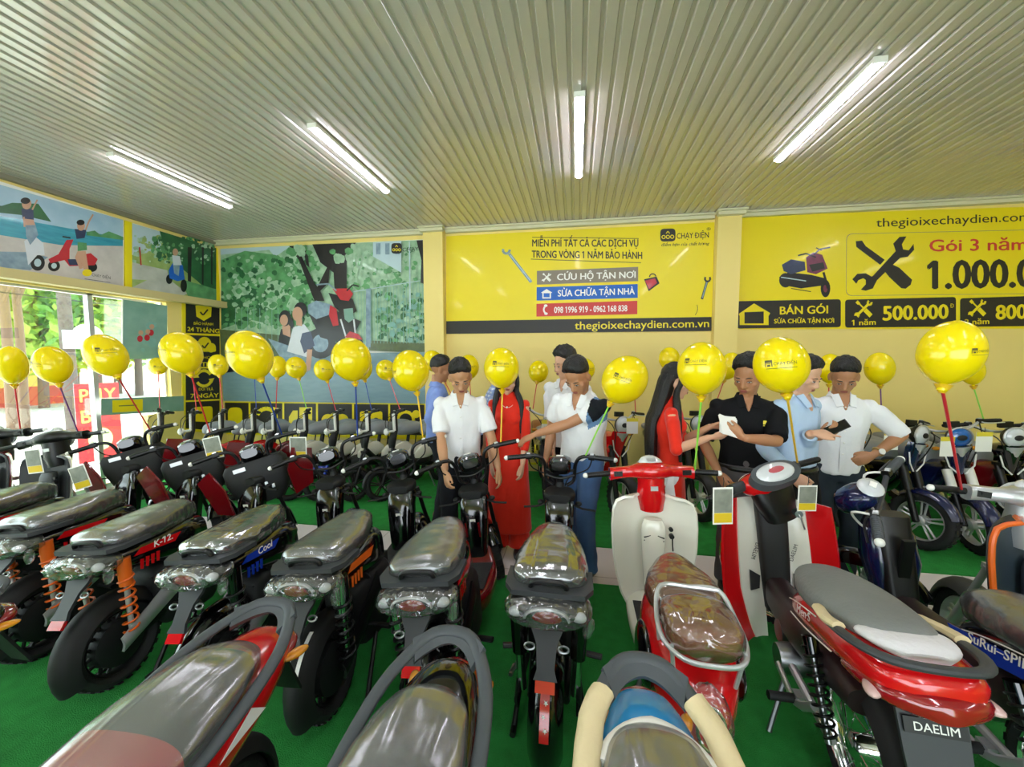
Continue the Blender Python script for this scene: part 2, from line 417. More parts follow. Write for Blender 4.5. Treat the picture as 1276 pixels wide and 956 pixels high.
for x, w in zip((-4.26, -1.2, 1.86, 5.0), OR): batten(x, -2.4, 'lit white ceiling lamp, %s of the row by the entrance' % w)
batten(4.15, 3.55, 'lit white ceiling lamp in the wall row, just past the right edge of view')
batten(6.2, 2.2, 'lit white ceiling lamp near the right wall')

# ------------------------------------------------------------------ printed posters and banners
def pmat(name, c, amt=0.25, sc=6.0, c2=None, stretch=None):
    m = mat('print_'+name, c, 0.38, noise_amt=amt, nscale=sc, stretch=stretch, coat=0.15)
    if c2: 
        for n in m.node_tree.nodes:
            if n.bl_idname == 'ShaderNodeMix': n.inputs[7].default_value = hx(c2)
    return m
P = [pmat('foliage', '#1d5c34', 0.5, 7, '#7cc884'), pmat('foliage_light', '#59a86a', 0.4, 9, '#cfead0'), pmat('bark', '#1d1a1c', 0.3, 4), pmat('water', '#8fb0bb', 0.15, 5, '#6f909c', (1, 1, 5)),
     pmat('fence', '#7fb0a8', 0.2, 8), pmat('hedge', '#39462f', 0.3, 9, '#6b7d4e'), pmat('skin', '#c79a80', 0.05), pmat('white_cloth', '#d5dae2', 0.08, 12),
     pmat('navy_cloth', '#2d3a5c', 0.3, 30), pmat('black', '#121217', 0.2), pmat('red', '#c02634', 0.2, 10), pmat('steelblue', '#4f6f8f', 0.3, 12, '#a9c3d2'),
     pmat('yellow', '#f0da12', 0.03, 2), pmat('skyblue', '#7fb4d6', 0.15, 3, '#cfe2ee'), pmat('sea', '#1f86a8', 0.25, 6, '#4db4c8', (1, 1, 6)), pmat('sand', '#bcb6b4', 0.12, 9, '#d8d2cc'),
     pmat('lightgrass', '#7fa24a', 0.35, 8, '#b9cf82'), pmat('path', '#a7ada4', 0.2, 6, '#d5d8d0'), pmat('palegreen', '#6fa193', 0.25, 5, '#98c0b2'), M_prwht, M_prblk, M_prred, M_prblue, M_prgrey,
     pmat('palebldg', '#b8cfd8', 0.1, 5), pmat('magenta', '#9d3560', 0.25, 20, '#5a2140'), pmat('darkgreen2', '#123d28', 0.4, 6, '#37804c')]
(FOL, FLI, BARK, WAT, FEN, HED, SKIN, WCL, NAV, BLK, RED, STB, YEL, SKY, SEA, SAND, LGR, PATH, PAG, WHT, PBK, PRD, PBL, PGY, BLD, MAG, DG2) = range(27)
def poster(name, lab, cat, plane, n, corners, draw, group=None, th=0.012, edge=M_prwht):
    """board + the print on its face"""
    N = V(n); mb = MB(); F = Flat(plane, n); q = [F.P(c) for c in corners]
    mb.add([p-N*th for p in q]+[p-N*0.0002 for p in q], [(0, 1, 2, 3), (7, 6, 5, 4)]+[(i, 4+i, 4+(i+1) % 4, (i+1) % 4) for i in range(4)])
    o = tag(mb.build(name, edge, smooth=False), lab, cat, group)
    draw(F); F.build('print', P, o); return o
def motorbike_print(F, T, body=RED, seat=STB, s=1.0):
    """small generic motorbike seen three-quarter, drawn about T = function of unit coordinates"""
    F.ell(*T(0.0, 0.0), 0.0, 0.0, BLK) if False else None
    for cx in (-0.62, 0.62):
        c = T(cx, 0.0); e = T(cx+0.27, 0.0); r = abs(e[0]-c[0]); F.ell(c[0], c[1], r, r*1.15, BLK); F.ell(c[0], c[1], r*.55, r*.65, STB)
    F.poly([T(-.75, .25), T(-.1, .2), T(.3, .05), T(.45, .3), T(.0, .55), T(-.8, .55)], body)
    F.poly([T(-.8, .55), T(-.05, .5), T(0.0, .64), T(-.75, .72)], seat)
    F.poly([T(.35, .1), T(.62, .25), T(.5, .95), T(.3, .9)], body)
    F.line([T(.62, 0), T(.42, 1.0)], 1.6*s, BLK); F.line([T(.2, 1.1), T(.42, .98), T(.62, 1.08)], 1.6*s, BLK)
rnd = random.Random(3)
def blobs(F, x0, y0, x1, y1, n, r0, r1, ms):
    for _ in range(n):
        r = rnd.uniform(r0, r1); cx, cy = rnd.uniform(x0+r*.7, x1-r*.7), rnd.uniform(y0+r*.7, y1-r*.7)
        k = 9; F.poly([(min(x1, max(x0, cx+r*rnd.uniform(.6, 1.1)*math.cos(2*PI*i/k))), min(y1, max(y0, cy+r*rnd.uniform(.6, 1.1)*math.sin(2*PI*i/k)))) for i in range(k)], rnd.choice(ms))
def z(s, ox, oy): return lambda x, y: (ox+x/s, oy+y/s)
BACK = dict(Y=YB-0.014); NB = (0, -1, 0); LEFT = dict(X=XL+0.014); NL = (1, 0, 0)
def emblem(F, cx, cy, w, h, sl=0.0, m=PBK, m2=YEL):
    """rounded badge with three rings under a small peak"""
    F.rrect([(cx-w/2, cy-h/2-sl*-w/2), (cx+w/2, cy-h/2-sl*w/2), (cx+w/2, cy+h/2-sl*w/2), (cx-w/2, cy+h/2+sl*w/2)], h*.3, m)
    for k in (-1, 0, 1): F.arc(cx+k*w*.28, cy+h*.14-sl*k*w*.28, w*.11, 0, 2*PI, w*.055, m2, 12)
    F.line([(cx-w*.12, cy-h*.12), (cx, cy-h*.3), (cx+w*.12, cy-h*.12)], w*.05, m2)

# --- big park picture on the back wall
def draw_mural(F):
    Z = z(3.984, 260, 280)
    F.poly([Z(58, 120), Z(1083, 75), Z(1083, 640), Z(58, 560)], FLI)
    F.poly([Z(58, 120), Z(410, 105), Z(330, 160), Z(300, 125), Z(60, 150)], BLD)
    F.poly([Z(62, 175), Z(180, 130), Z(330, 150), Z(420, 190), Z(480, 260), Z(520, 340), Z(500, 430), Z(330, 500), Z(200, 470), Z(62, 520)], FOL); F.poly([Z(62, 330), Z(150, 300), Z(280, 330), Z(340, 420), Z(200, 470), Z(62, 500)], DG2)
    blobs(F, *Z(62, 150), *Z(560, 520), 90, 4, 11, [FOL, FOL, FLI]); blobs(F, *Z(62, 150), *Z(560, 520), 320, 1.5, 4.5, [FOL, FLI, DG2, FOL])
    blobs(F, *Z(640, 110), *Z(1040, 330), 200, 1.5, 5, [FLI, FLI, FOL])
    blobs(F, *Z(830, 330), *Z(1080, 600), 200, 1.5, 5, [FOL, DG2, FLI, FEN])
    F.poly([Z(820, 90), Z(960, 84), Z(960, 240), Z(820, 160)], BLD)
    for q in (835, 880, 930): F.poly([Z(q, 95), Z(q+22, 94), Z(q+22, 150), Z(q, 150)], STB)
    F.poly([Z(58, 520), Z(320, 545), Z(560, 570), Z(560, 700), Z(58, 700)], HED)
    F.poly([Z(800, 575), Z(1083, 590), Z(1083, 640), Z(800, 625)], HED)
    F.poly([Z(58, 700), Z(330, 655), Z(700, 640), Z(1083, 632), Z(1083, 888), Z(62, 874)], WAT)
    F.poly([Z(58, 690), Z(170, 725), Z(62, 738)], BLK)
    for q in range(140, 500, 30): F.line([Z(q, 415), Z(q, 640)], 0.5, FEN)
    for q in range(730, 1080, 16): F.line([Z(q, 330-(q-800)*.18), Z(q, 590)], 0.6, FEN)
    F.line([Z(720, 335), Z(1083, 275)], 1.0, BLD); F.poly([Z(785, 320), Z(808, 318), Z(808, 610), Z(785, 606)], STB)
    F.line([Z(1000, 85), Z(1004, 420)], 1.6, BLD)
    F.poly([Z(520, 100), Z(735, 92), Z(690, 170), Z(690, 330), Z(630, 330), Z(625, 240), Z(560, 190)], BARK)
    F.poly([Z(405, 108), Z(440, 107), Z(470, 165), Z(530, 290), Z(560, 330), Z(580, 380), Z(530, 380), Z(500, 300), Z(455, 180)], BARK)
    F.poly([Z(470, 105), Z(492, 104), Z(505, 215), Z(490, 200)], BARK); F.poly([Z(610, 180), Z(600, 290), Z(560, 330), Z(545, 310)], BARK)
    F.poly([Z(1035, 80), Z(1083, 78), Z(1083, 300), Z(1055, 290), Z(1060, 180)], BARK)
    blobs(F, *Z(600, 95), *Z(800, 200), 8, 4, 9, [FLI, FOL]); blobs(F, *Z(380, 100), *Z(560, 160), 8, 4, 8, [FLI, FOL])
    # the parked motorbike
    F.ell(*Z(560, 590), 19, 19, BLK); F.ell(*Z(560, 590), 10, 11, STB); F.ell(*Z(720, 620), 14, 20, BLK)
    F.poly([Z(505, 450), Z(640, 430), Z(760, 480), Z(700, 600), Z(560, 560)], BLK)
    F.poly([Z(497, 400), Z(540, 378), Z(620, 400), Z(600, 450), Z(540, 470), Z(500, 440)], STB)
    F.poly([Z(608, 400), Z(640, 420), Z(650, 500), Z(622, 505), Z(602, 450)], RED)
    F.line([Z(650, 400), Z(700, 600)], 3.2, BLK); F.line([Z(660, 470), Z(690, 570)], 2.0, WCL); F.line([Z(725, 470), Z(735, 560)], 2.0, WCL)
    F.poly([Z(600, 340), Z(720, 370), Z(740, 430), Z(690, 460), Z(630, 410)], BLK)
    F.poly([Z(620, 320), Z(700, 318), Z(722, 345), Z(700, 380), Z(660, 375)], RED)
    F.poly([Z(675, 420), Z(720, 415), Z(725, 470), Z(700, 487), Z(680, 470)], PAG)
    F.line([Z(540, 300), Z(600, 295), Z(640, 330)], 1.8, STB); F.line([Z(690, 330), Z(720, 300), Z(750, 308)], 1.8, BLK)
    F.poly([Z(680, 560), Z(705, 530), Z(750, 545), Z(770, 572), Z(720, 566)], RED)
    # two people sitting back to back with it
    F.poly([Z(365, 520), Z(415, 505), Z(410, 610), Z(345, 610)], BLK); F.poly([Z(370, 505), Z(412, 495), Z(412, 560), Z(375, 545)], SKIN)
    F.ell(*Z(385, 465), 7.5, 10, BLK); F.ell(*Z(380, 475), 5, 7, SKIN); F.poly([Z(395, 440), Z(425, 470), Z(428, 525), Z(405, 500)], BLK)
    F.poly([Z(300, 565), Z(400, 600), Z(500, 640), Z(480, 660), Z(360, 655)], STB)
    F.poly([Z(425, 510), Z(480, 495), Z(515, 540), Z(500, 660), Z(395, 630)], WCL)
    F.poly([Z(470, 540), Z(512, 530), Z(532, 600), Z(480, 640), Z(460, 580)], NAV)
    F.poly([Z(495, 620), Z(520, 620), Z(512, 720), Z(485, 735)], SKIN)
    F.ell(*Z(462, 422), 8, 9, BLK); F.ell(*Z(447, 445), 6.5, 9, SKIN); F.poly([Z(440, 470), Z(470, 470), Z(470, 505), Z(440, 500)], SKIN)
    emblem(F, *Z(937, 120), 13, 13, 0, BLK, YEL)
    F.text('CHẠY', Z(966, 136), Z(1046, 130), 4.5, BLK)
poster('poster', 'large park picture of a couple sitting by a motorbike, left part of the back wall', 'poster', BACK, NB,
       [(275.2, 310.5), (531, 298.3), (531, 503), (274.5, 499.6)], draw_mural)
# --- strip of black and yellow icon panels beneath it
def draw_icons(F):
    Zc = z(3.984, 260, 280); x = 274
    F.poly([(272, 500), (532, 503), (532, 548), (272, 541)], YEL)
    xs = [275, 311, 353, 395, 440, 485, 530]
    for i in range(6):
        a, b = xs[i]+1.2, xs[i+1]-1.2; ya = 500.5+(a-272)*.0115+1.2; yb = 500.5+(b-272)*.0115+1.2
        F.poly([(a, ya), (b, yb), (b, yb+38), (a, ya+37)], PBK); cx = (a+b)/2; cy = ya+15
        if i == 0: F.rrect([(cx-9, cy-9), (cx+9, cy-9), (cx+9, cy+14), (cx-9, cy+14)], 7, YEL)
        elif i == 1: F.arc(cx, cy+4, 12, R(200), R(520), 5, YEL); F.poly([(cx+8, cy-10), (cx+17, cy-8), (cx+11, cy+2)], YEL)
        elif i == 2:
            F.poly([(cx-14, cy+12), (cx-14, cy+2), (cx-9, cy-6), (cx-3, cy-6), (cx-3, cy+12)], YEL); F.poly([(cx-1, cy-10), (cx+15, cy-10), (cx+15, cy+12), (cx-1, cy+12)], YEL); F.ell(cx-8, cy+13, 4, 4, PBK); F.ell(cx+8, cy+13, 4, 4, PBK)
        elif i == 3: 
            for q in (-9, 0, 9): F.ell(cx+q, cy+4-abs(q)*-.2, 8, 8, YEL)
            F.rrect([(cx-15, cy+3), (cx+15, cy+3), (cx+15, cy+14), (cx-15, cy+14)], 4, YEL)
        elif i == 4: F.rrect([(cx-14, cy-6), (cx+14, cy-6), (cx+14, cy+16), (cx-14, cy+16)], 3, YEL); F.ell(cx-6, cy+6, 4, 4, PBK); F.ell(cx+6, cy+6, 4, 4, PBK)
        else: F.arc(cx-2, cy+4, 10, 0, 2*PI, 4, YEL); F.ell(cx+11, cy-3, 5, 5, YEL)
poster('icon_board', 'low black and yellow board of service icons under the park picture', 'sign', BACK, NB, [(272, 500), (532, 503), (532, 548), (272, 541)], draw_icons)

# --- left yellow service banner
def cross_tools(F, cx, cy, r, m, w):
    """spanner crossed with a screwdriver"""
    F.line([(cx-r, cy+r), (cx+r*.62, cy-r*.62)], w*1.2, m)
    F.arc(cx+r*.8, cy-r*.8, r*.28, R(-20), R(250), w, m, 8); F.arc(cx-r*.95, cy+r*.9, r*.25, R(160), R(430), w, m, 8)
    F.line([(cx-r*.8, cy-r*.85), (cx+r*.15, cy+r*.1)], w*.7, m); F.line([(cx-r*1.0, cy-r*1.0), (cx-r*.65, cy-r*.65)], w*1.5, m); F.line([(cx+r*.15, cy+r*.15), (cx+r, cy+r)], w*2.1, m)
def house(F, cx, cy, r, m, inner):
    F.poly([(cx, cy-r), (cx+r*1.15, cy-r*.25), (cx+r*.9, cy-r*.1), (cx+r*.9, cy+r), (cx-r*.9, cy+r), (cx-r*.9, cy-r*.1), (cx-r*1.15, cy-r*.25)], m)
    F.poly([(cx-r*.62, cy-r*.12), (cx+r*.62, cy-r*.12), (cx+r*.62, cy+r*.72), (cx-r*.62, cy+r*.72)], inner)
def draw_b1(F):
    Z = z(3.5417, 540, 260)
    F.poly([Z(57, 122), Z(1241, 60), Z(1228, 478), Z(57, 497)], YEL)
    F.poly([Z(57, 497), Z(1228, 478), Z(1228, 540), Z(57, 553)], PBK)
    F.text('thegioixechaydien.com.vn', Z(624, 533), Z(1217, 523), 9.6, YEL, 0.008)
    F.text('MIỄN PHÍ TẤT CẢ CÁC DỊCH VỤ', Z(436, 167), Z(905, 168), 8.7, PBK, 0.022)
    F.text('TRONG VÒNG 1 NĂM BẢO HÀNH', Z(434, 216), Z(922, 222), 8.7, PBK, 0.022)
    F.line([Z(436, 127), Z(906, 132)], 0.8, PBK); F.line([Z(430, 223), Z(916, 239)], 0.8, PBK)
    for m, (a, b, c, d) in ((PGY, ((457, 275), (904, 257), (904, 320), (457, 336))), (PBL, ((456, 347), (902, 333), (902, 394), (456, 406))), (PRD, ((455, 420), (900, 407), (900, 466), (455, 477)))):
        F.poly([Z(*a), Z(*b), Z(*c), Z(*d)], m)
    F.text('CỨU HỘ TẬN NƠI', Z(546, 316), Z(893, 305), 7.8, WHT, 0.02)
    F.text('SỬA CHỮA TẬN NHÀ', Z(549, 388), Z(889, 378), 7.8, WHT, 0.02)
    F.text('098 1996 919 - 0962 168 838', Z(533, 461), Z(856, 453), 7.6, WHT, 0.02)
    c = Z(500, 303); cross_tools(F, c[0], c[1], 4.6, WHT, 1.5)
    c = Z(500, 376); house(F, c[0], c[1], 6.0, WHT, PBL)
    c = Z(498, 446); F.arc(c[0]+3, c[1], 6.0, R(120), R(240), 2.2, WHT, 8); F.ell(c[0]-0.6, c[1]-5, 2.2, 1.6, WHT); F.ell(c[0]-0.2, c[1]+5, 2.2, 1.6, WHT)
    emblem(F, *Z(1035, 117), 19, 16, .03)
    F.text('CHẠY ĐIỆN', Z(1074, 133), Z(1216, 128), 6.8, PBK, 0.012)
    F.text('®', Z(1206, 97), Z(1224, 96), 3.6, PBK)
    F.text('điểm hẹn của chất lượng', Z(1006, 166), Z(1218, 160), 3.4, PBK, 0.01, 0.3)
    F.line([Z(1008, 110), Z(1062, 108)], 0.01, YEL)
    # loose spanner and red tool case
    F.line([Z(1185, 400), Z(1208, 320)], 3.0, PBK); F.arc(*Z(1210, 310), 3.4, R(-40), R(220), 2.4, PBK, 8); F.line([Z(1187, 395), Z(1207, 325)], 1.6, STB)
    F.line([Z(432, 325), Z(335, 200)], 3.6, STB); F.arc(*Z(322, 184), 4.2, R(-10), R(200), 3.0, STB, 8); F.line([Z(428, 318), Z(340, 206)], 1.2, BLD)
    F.poly([Z(930, 312), Z(985, 300), Z(998, 330), Z(950, 365)], PBK); F.poly([Z(934, 318), Z(978, 308), Z(988, 328), Z(952, 356)], RED); F.arc(*Z(968, 302), 4, R(180), R(350), 1.4, PBK, 8)
    F.arc(*Z(1120, 440), 13, R(-20), R(40), .7, PBK, 6)
poster('service_banner', 'yellow banner listing free repair services in three coloured bars, between the two columns', 'banner', BACK, NB,
       [(556.2, 294.4), (890.3, 277), (886.7, 412.5), (556.2, 416)], draw_b1, edge=mat('print_yellow'))
# --- right yellow price banner (runs on past the edge of the photo)
def draw_b2(F):
    Z = z(3.2197, 880, 240)
    F.poly([Z(128, 95), Z(1275, 60), Z(1800, 40), Z(1800, 545), Z(118, 548)], YEL)
    F.text('thegioixechaydien.com.vn', Z(682, 138), Z(1380, 110), 10.6, PBK, 0.004)
    F.text('Gói 3 năm chỉ', Z(895, 236), Z(1420, 228), 14.5, PRD, 0.015)
    F.text('1.000.000', Z(886, 385), Z(1470, 374), 34, PBK, 0.03)
    F.rrect([Z(562, 165), Z(1700, 140), Z(1700, 402), Z(560, 415)], 8, PGY); F.rrect([Z(564, 167), Z(1698, 142), Z(1698, 400), Z(562, 413)], 8, YEL)
    # text sits above the frame just drawn
    F.text('Gói 3 năm chỉ', Z(895, 236), Z(1420, 228), 14.5, PRD, 0.015); F.text('1.000.000', Z(886, 385), Z(1470, 374), 34, PBK, 0.03)
    # big crossed tools
    F.poly([Z(600, 195), Z(625, 193), Z(640, 215), Z(716, 270), Z(698, 290), Z(628, 238), Z(602, 218)], PBK)
    F.poly([Z(712, 312), Z(740, 285), Z(775, 302), Z(826, 350), Z(820, 370), Z(800, 386), Z(782, 384), Z(735, 340)], PBK)
    F.poly([Z(640, 345), Z(668, 335), Z(760, 235), Z(750, 205), Z(775, 178), Z(803, 176), Z(785, 208), Z(790, 228), Z(812, 232), Z(832, 206), Z(834, 230), Z(808, 258), Z(778, 262), Z(685, 352), Z(668, 385), Z(640, 394), Z(620, 390), Z(640, 368)], PBK)
    F.poly([Z(586, 348), Z(606, 326), Z(640, 324), Z(665, 338), Z(650, 358), Z(630, 344), Z(610, 352), Z(602, 366)], PBK)
    for a, b in ((122, 540), (557, 1002), (1018, 1480)):
        F.rrect([Z(a, 436 if a < 200 else 430-(a-557)*.012), Z(b, 428-(b-540)*.02), Z(b, 540-(b-540)*.006), Z(a, 546-(a-122)*.008)], 4, PBK)
    c = Z(192, 490); F.poly([(c[0]-19, c[1]-1), (c[0], c[1]-14), (c[0]+20, c[1]-2), (c[0]+18, c[1]+2), (c[0]+18, c[1]+13), (c[0]-18, c[1]+13), (c[0]-18, c[1]+2)], YEL)
    F.poly([(c[0]-12, c[1]-3), (c[0]+12, c[1]-4), (c[0]+12, c[1]+11), (c[0]-12, c[1]+11)], PBK)
    F.text('BÁN GÓI', Z(295, 489), Z(489, 484), 9.6, YEL, 0.02); F.text('SỬA CHỮA TẬN NƠI', Z(272, 525), Z(513, 522), 5.4, YEL, 0.02)
    c = Z(632, 466); cross_tools(F, c[0], c[1], 9, YEL, 2.6); F.text('1 năm', Z(584, 533), Z(680, 530), 6.6, YEL, 0.015)
    F.text('500.000', Z(707, 513), Z(972, 505), 17.5, YEL, 0.03); F.text('Đ', Z(978, 462), Z(993, 462), 5, YEL)
    c = Z(1088, 462); cross_tools(F, c[0], c[1], 9, YEL, 2.6); F.text('2 năm', Z(1036, 530), Z(1135, 527), 6.6, YEL, 0.015)
    F.text('800.000', Z(1160, 509), Z(1430, 500), 17.5, YEL, 0.03)
    # printed electric moped
    for cx, cy, rx, ry in ((318, 352, 8, 9), (478, 385, 6, 11)): c = Z(cx, cy); F.ell(c[0], c[1], rx, ry, BLK); F.ell(c[0], c[1], rx*.45, ry*.45, MAG)
    F.poly([Z(292, 340), Z(330, 320), Z(420, 330), Z(480, 345), Z(490, 370), Z(380, 385), Z(310, 372)], BLK)
    F.line([Z(300, 340), Z(400, 355)], 1.2, BLD); F.line([Z(340, 385), Z(420, 398)], 1.0, PBK)
    F.poly([Z(303, 290), Z(340, 268), Z(395, 278), Z(398, 312), Z(340, 328), Z(310, 315)], NAV)
    F.poly([Z(400, 260), Z(430, 240), Z(465, 250), Z(487, 305), Z(440, 328), Z(405, 320)], MAG); F.poly([Z(412, 290), Z(470, 280), Z(475, 305), Z(425, 318)], BLK)
    F.line([Z(368, 253), Z(400, 245), Z(440, 260)], 1.8, BLK); F.line([Z(430, 250), Z(455, 228), Z(497, 220)], 1.8, BLK); F.line([Z(440, 222), Z(462, 232)], 1.4, BLK)
    F.line([Z(470, 320), Z(488, 385)], 3.0, BLK)
poster('price_banner', 'yellow banner of repair package prices with big crossed tools, right of the right column', 'banner', BACK, NB,
       [(919.8, 269.5), (1439, 252.4), (1439, 409.3), (916.6, 410.2)], draw_b2, edge=mat('print_yellow'))

# --- pictures over the shop window on the left wall
def draw_beach(F):
    Z = z(3.984, 0, 200)
    F.poly([Z(-420, 0), Z(610, 295), Z(610, 630), Z(-420, 480)], SAND)
    F.poly([Z(-420, 0), Z(610, 295), Z(610, 395), Z(-420, 200)], SKY)
    F.poly([Z(-420, 200), Z(610, 385), Z(610, 425), Z(300, 420), Z(-420, 300)], SEA)
    F.poly([Z(-200, 215), Z(10, 225), Z(60, 210), Z(190, 215), Z(255, 305), Z(100, 270), Z(-200, 240)], DG2)
    F.poly([Z(430, 355), Z(470, 348), Z(500, 370), Z(540, 352), Z(612, 380), Z(612, 395), Z(430, 372)], FOL)
    F.poly([Z(-100, 450), Z(130, 455), Z(240, 480), Z(150, 545), Z(-100, 520)], STB)
    # pale scooter and standing rider
    F.ell(*Z(187, 508), 9, 10, BLK); F.ell(*Z(187, 508), 4.5, 5, BLD); F.poly([Z(120, 400), Z(165, 370), Z(215, 410), Z(222, 470), Z(185, 470), Z(140, 520), Z(130, 460)], WCL)
    F.poly([Z(125, 320), Z(175, 315), Z(190, 370), Z(150, 420), Z(130, 380)], STB); F.poly([Z(105, 240), Z(165, 240), Z(168, 295), Z(112, 290)], NAV); F.poly([Z(112, 288), Z(166, 294), Z(175, 320), Z(128, 322)], SKIN)
    F.ell(*Z(132, 215), 6, 7, SKIN); F.ell(*Z(126, 200), 6, 4, BLK); F.line([Z(118, 280), Z(122, 330)], 2.4, SKIN); F.line([Z(160, 245), Z(185, 195)], 2, SKIN)
    # red scooter and rider with one arm up
    F.ell(*Z(268, 523), 7.5, 7, BLK); F.ell(*Z(268, 523), 3.5, 3.4, BLD); F.ell(*Z(455, 530), 7, 6, BLK)
    F.poly([Z(240, 490), Z(290, 465), Z(330, 395), Z(365, 392), Z(345, 440), Z(345, 490), Z(400, 500), Z(400, 470), Z(450, 460), Z(485, 490), Z(470, 520), Z(345, 525), Z(320, 495), Z(250, 510)], RED)
    F.poly([Z(335, 490), Z(400, 490), Z(400, 520), Z(345, 520)], NAV); F.line([Z(310, 378), Z(350, 385)], 1.8, BLK)
    F.poly([Z(385, 450), Z(425, 450), Z(440, 540), Z(415, 540), Z(400, 500), Z(412, 535), Z(395, 540), Z(372, 480)], SKIN); F.poly([Z(385, 405), Z(430, 410), Z(432, 445), Z(385, 450)], FOL)
    F.poly([Z(370, 340), Z(428, 345), Z(420, 385), Z(380, 390)], NAV); F.ell(*Z(402, 325), 5, 6, SKIN); F.ell(*Z(400, 308), 5, 3.5, BLK); F.line([Z(425, 345), Z(440, 305), Z(462, 268)], 2.2, SKIN)
    F.ell(*Z(432, 558), 6, 4.5, YEL); F.text('CHẠY ĐIỆN', Z(456, 574), Z(548, 590), 3.6, BLK); F.line([Z(420, 588), Z(548, 606)], .5, BLK)
poster('poster', 'beach picture with a white and a red scooter, over the shop window', 'poster', LEFT, NL, [(-60, 207), (154, 274.5), (154, 358), (-60, 321)], draw_beach)
mb = MB(); q = [at(x, y, X=XL+0.004) for x, y in ((154.6, 274.7), (163.4, 277.5), (163.4, 359.5), (154.6, 358))]
mb.add(q+[p+V((0.016, 0, 0)) for p in q], [(4, 5, 6, 7), (0, 1, 5, 4), (1, 2, 6, 5), (2, 3, 7, 6), (3, 0, 4, 7)])
tag(mb.build('divider_board', M_yel, smooth=False), 'narrow bright yellow board between the beach picture and the avenue picture', 'board')
def draw_avenue(F):
    Z = z(3.984, 0, 200)
    F.poly([Z(650, 310), Z(1072, 436), Z(1072, 705), Z(652, 632)], LGR)
    F.poly([Z(650, 310), Z(800, 355), Z(800, 450), Z(650, 470)], BLD); blobs(F, *Z(652, 370), *Z(800, 520), 60, 1.2, 4, [FLI, LGR])
    F.poly([Z(652, 505), Z(830, 545), Z(840, 600), Z(652, 590)], PATH); F.poly([Z(652, 632), Z(800, 560), Z(930, 660), Z(900, 676)], PATH)
    blobs(F, *Z(740, 375), *Z(1065, 480), 130, 1.2, 4, [FOL, DG2, FOL]); F.poly([Z(790, 350), Z(1072, 436), Z(1072, 690), Z(980, 600), Z(830, 480)], DG2)
    blobs(F, *Z(760, 400), *Z(1065, 520), 70, 1.2, 3.5, [FOL, FLI, DG2])
    for a, w in ((930, 20), (1000, 10), (1045, 9)): F.poly([Z(a, 430), Z(a+w, 432), Z(a+w*.8, 620), Z(a, 612)], BARK)
    F.poly([Z(900, 590), Z(1072, 640), Z(1072, 700), Z(930, 672)], FOL)
    F.line([Z(690, 430), Z(698, 520)], 1.6, RED)
    F.ell(*Z(838, 590), 4, 6, BLK); F.ell(*Z(910, 622), 4, 8, BLK); F.poly([Z(835, 545), Z(860, 500), Z(905, 520), Z(915, 590), Z(880, 600), Z(840, 585)], PBL)
    F.poly([Z(852, 470), Z(890, 475), Z(900, 520), Z(858, 520)], WCL); F.ell(*Z(868, 455), 3.5, 4.5, SKIN); F.poly([Z(858, 520), Z(890, 520), Z(885, 575), Z(862, 560)], STB)
poster('poster', 'tree avenue picture with a rider on a blue moped, over the window end', 'poster', LEFT, NL, [(163.6, 277.6), (268, 309), (268, 377.5), (163.6, 359)], draw_avenue)
mb = MB(); q = [at(x, y, X=XL+0.004) for x, y in ((268.6, 309), (273.0, 310), (273, 381), (228, 372), (228, 368.6), (268.6, 377.5))]
mb.add(q+[p+V((0.014, 0, 0)) for p in q], [(6, 7, 8, 11), (8, 9, 10, 11)]+[(i, (i+1) % 6, 6+(i+1) % 6, 6+i) for i in range(6)])
tag(mb.build('corner_strip', M_yel, smooth=False), 'thin yellow edging board beside and below the avenue picture', 'board')

def draw_column(F):
    Z = z(3.984, 0, 200); Zb = z(3.984, 0, 400)
    F.poly([Z(905, 690), Z(1098, 716), Zb(1098, 560), Zb(905, 545)], YEL)
    rows = [((922, 697), (1090, 724), (1090, 862), (922, 857)), ((922, 866), (1090, 873), (1090, 1022), (922, 1028)), ((922, 1034), (1090, 1032), (1090, 1184), (922, 1192)), ((922, 1200), (1090, 1192), (1090, 1344), (922, 1330))]
    for r in rows: F.poly([Z(*q) for q in r], PBK)
    F.poly([Z(970, 720), Z(1010, 716), Z(1051, 728), Z(1048, 775), Z(1012, 797), Z(975, 775)], YEL); F.line([Z(994, 752), Z(1008, 768), Z(1032, 740)], 2, PBK)
    F.text('BẢO HÀNH', Z(962, 815), Z(1058, 820), 3.4, YEL, .01); F.text('24 THÁNG', Z(930, 847), Z(1089, 858), 5.2, YEL, .02)
    for a, b, r in ((985, 925, 7), (1015, 910, 8.5), (1048, 930, 6)): F.ell(*Z(a, b), r, r, YEL)
    F.rrect([Z(975, 930), Z(1072, 930), Z(1072, 950), Z(975, 950)], 2, YEL); F.line([Z(1003, 918), Z(1015, 932), Z(1035, 905)], 2, PBK)
    F.text('HOÀN', Z(1010, 985), Z(1080, 988), 3.6, YEL, .01); F.text('TIỀN', Z(1000, 1022), Z(1080, 1022), 5, YEL, .02)
    F.arc(*Z(1012, 1082), 9.5, R(10), R(150), 3.6, YEL); F.arc(*Z(1012, 1082), 9.5, R(190), R(330), 3.6, YEL)
    F.poly([Z(1035, 1085), Z(1064, 1080), Z(1052, 1106)], YEL); F.poly([Z(960, 1080), Z(990, 1078), Z(972, 1056)], YEL)
    F.text('ĐỔI TRẢ', Z(985, 1142), Z(1058, 1142), 3.2, YEL, .01); F.text('7 NGÀY', Z(945, 1180), Z(1086, 1176), 5.2, YEL, .02)
    F.rrect([Z(960, 1225), Z(1055, 1220), Z(1055, 1300), Z(960, 1296)], 4, YEL)
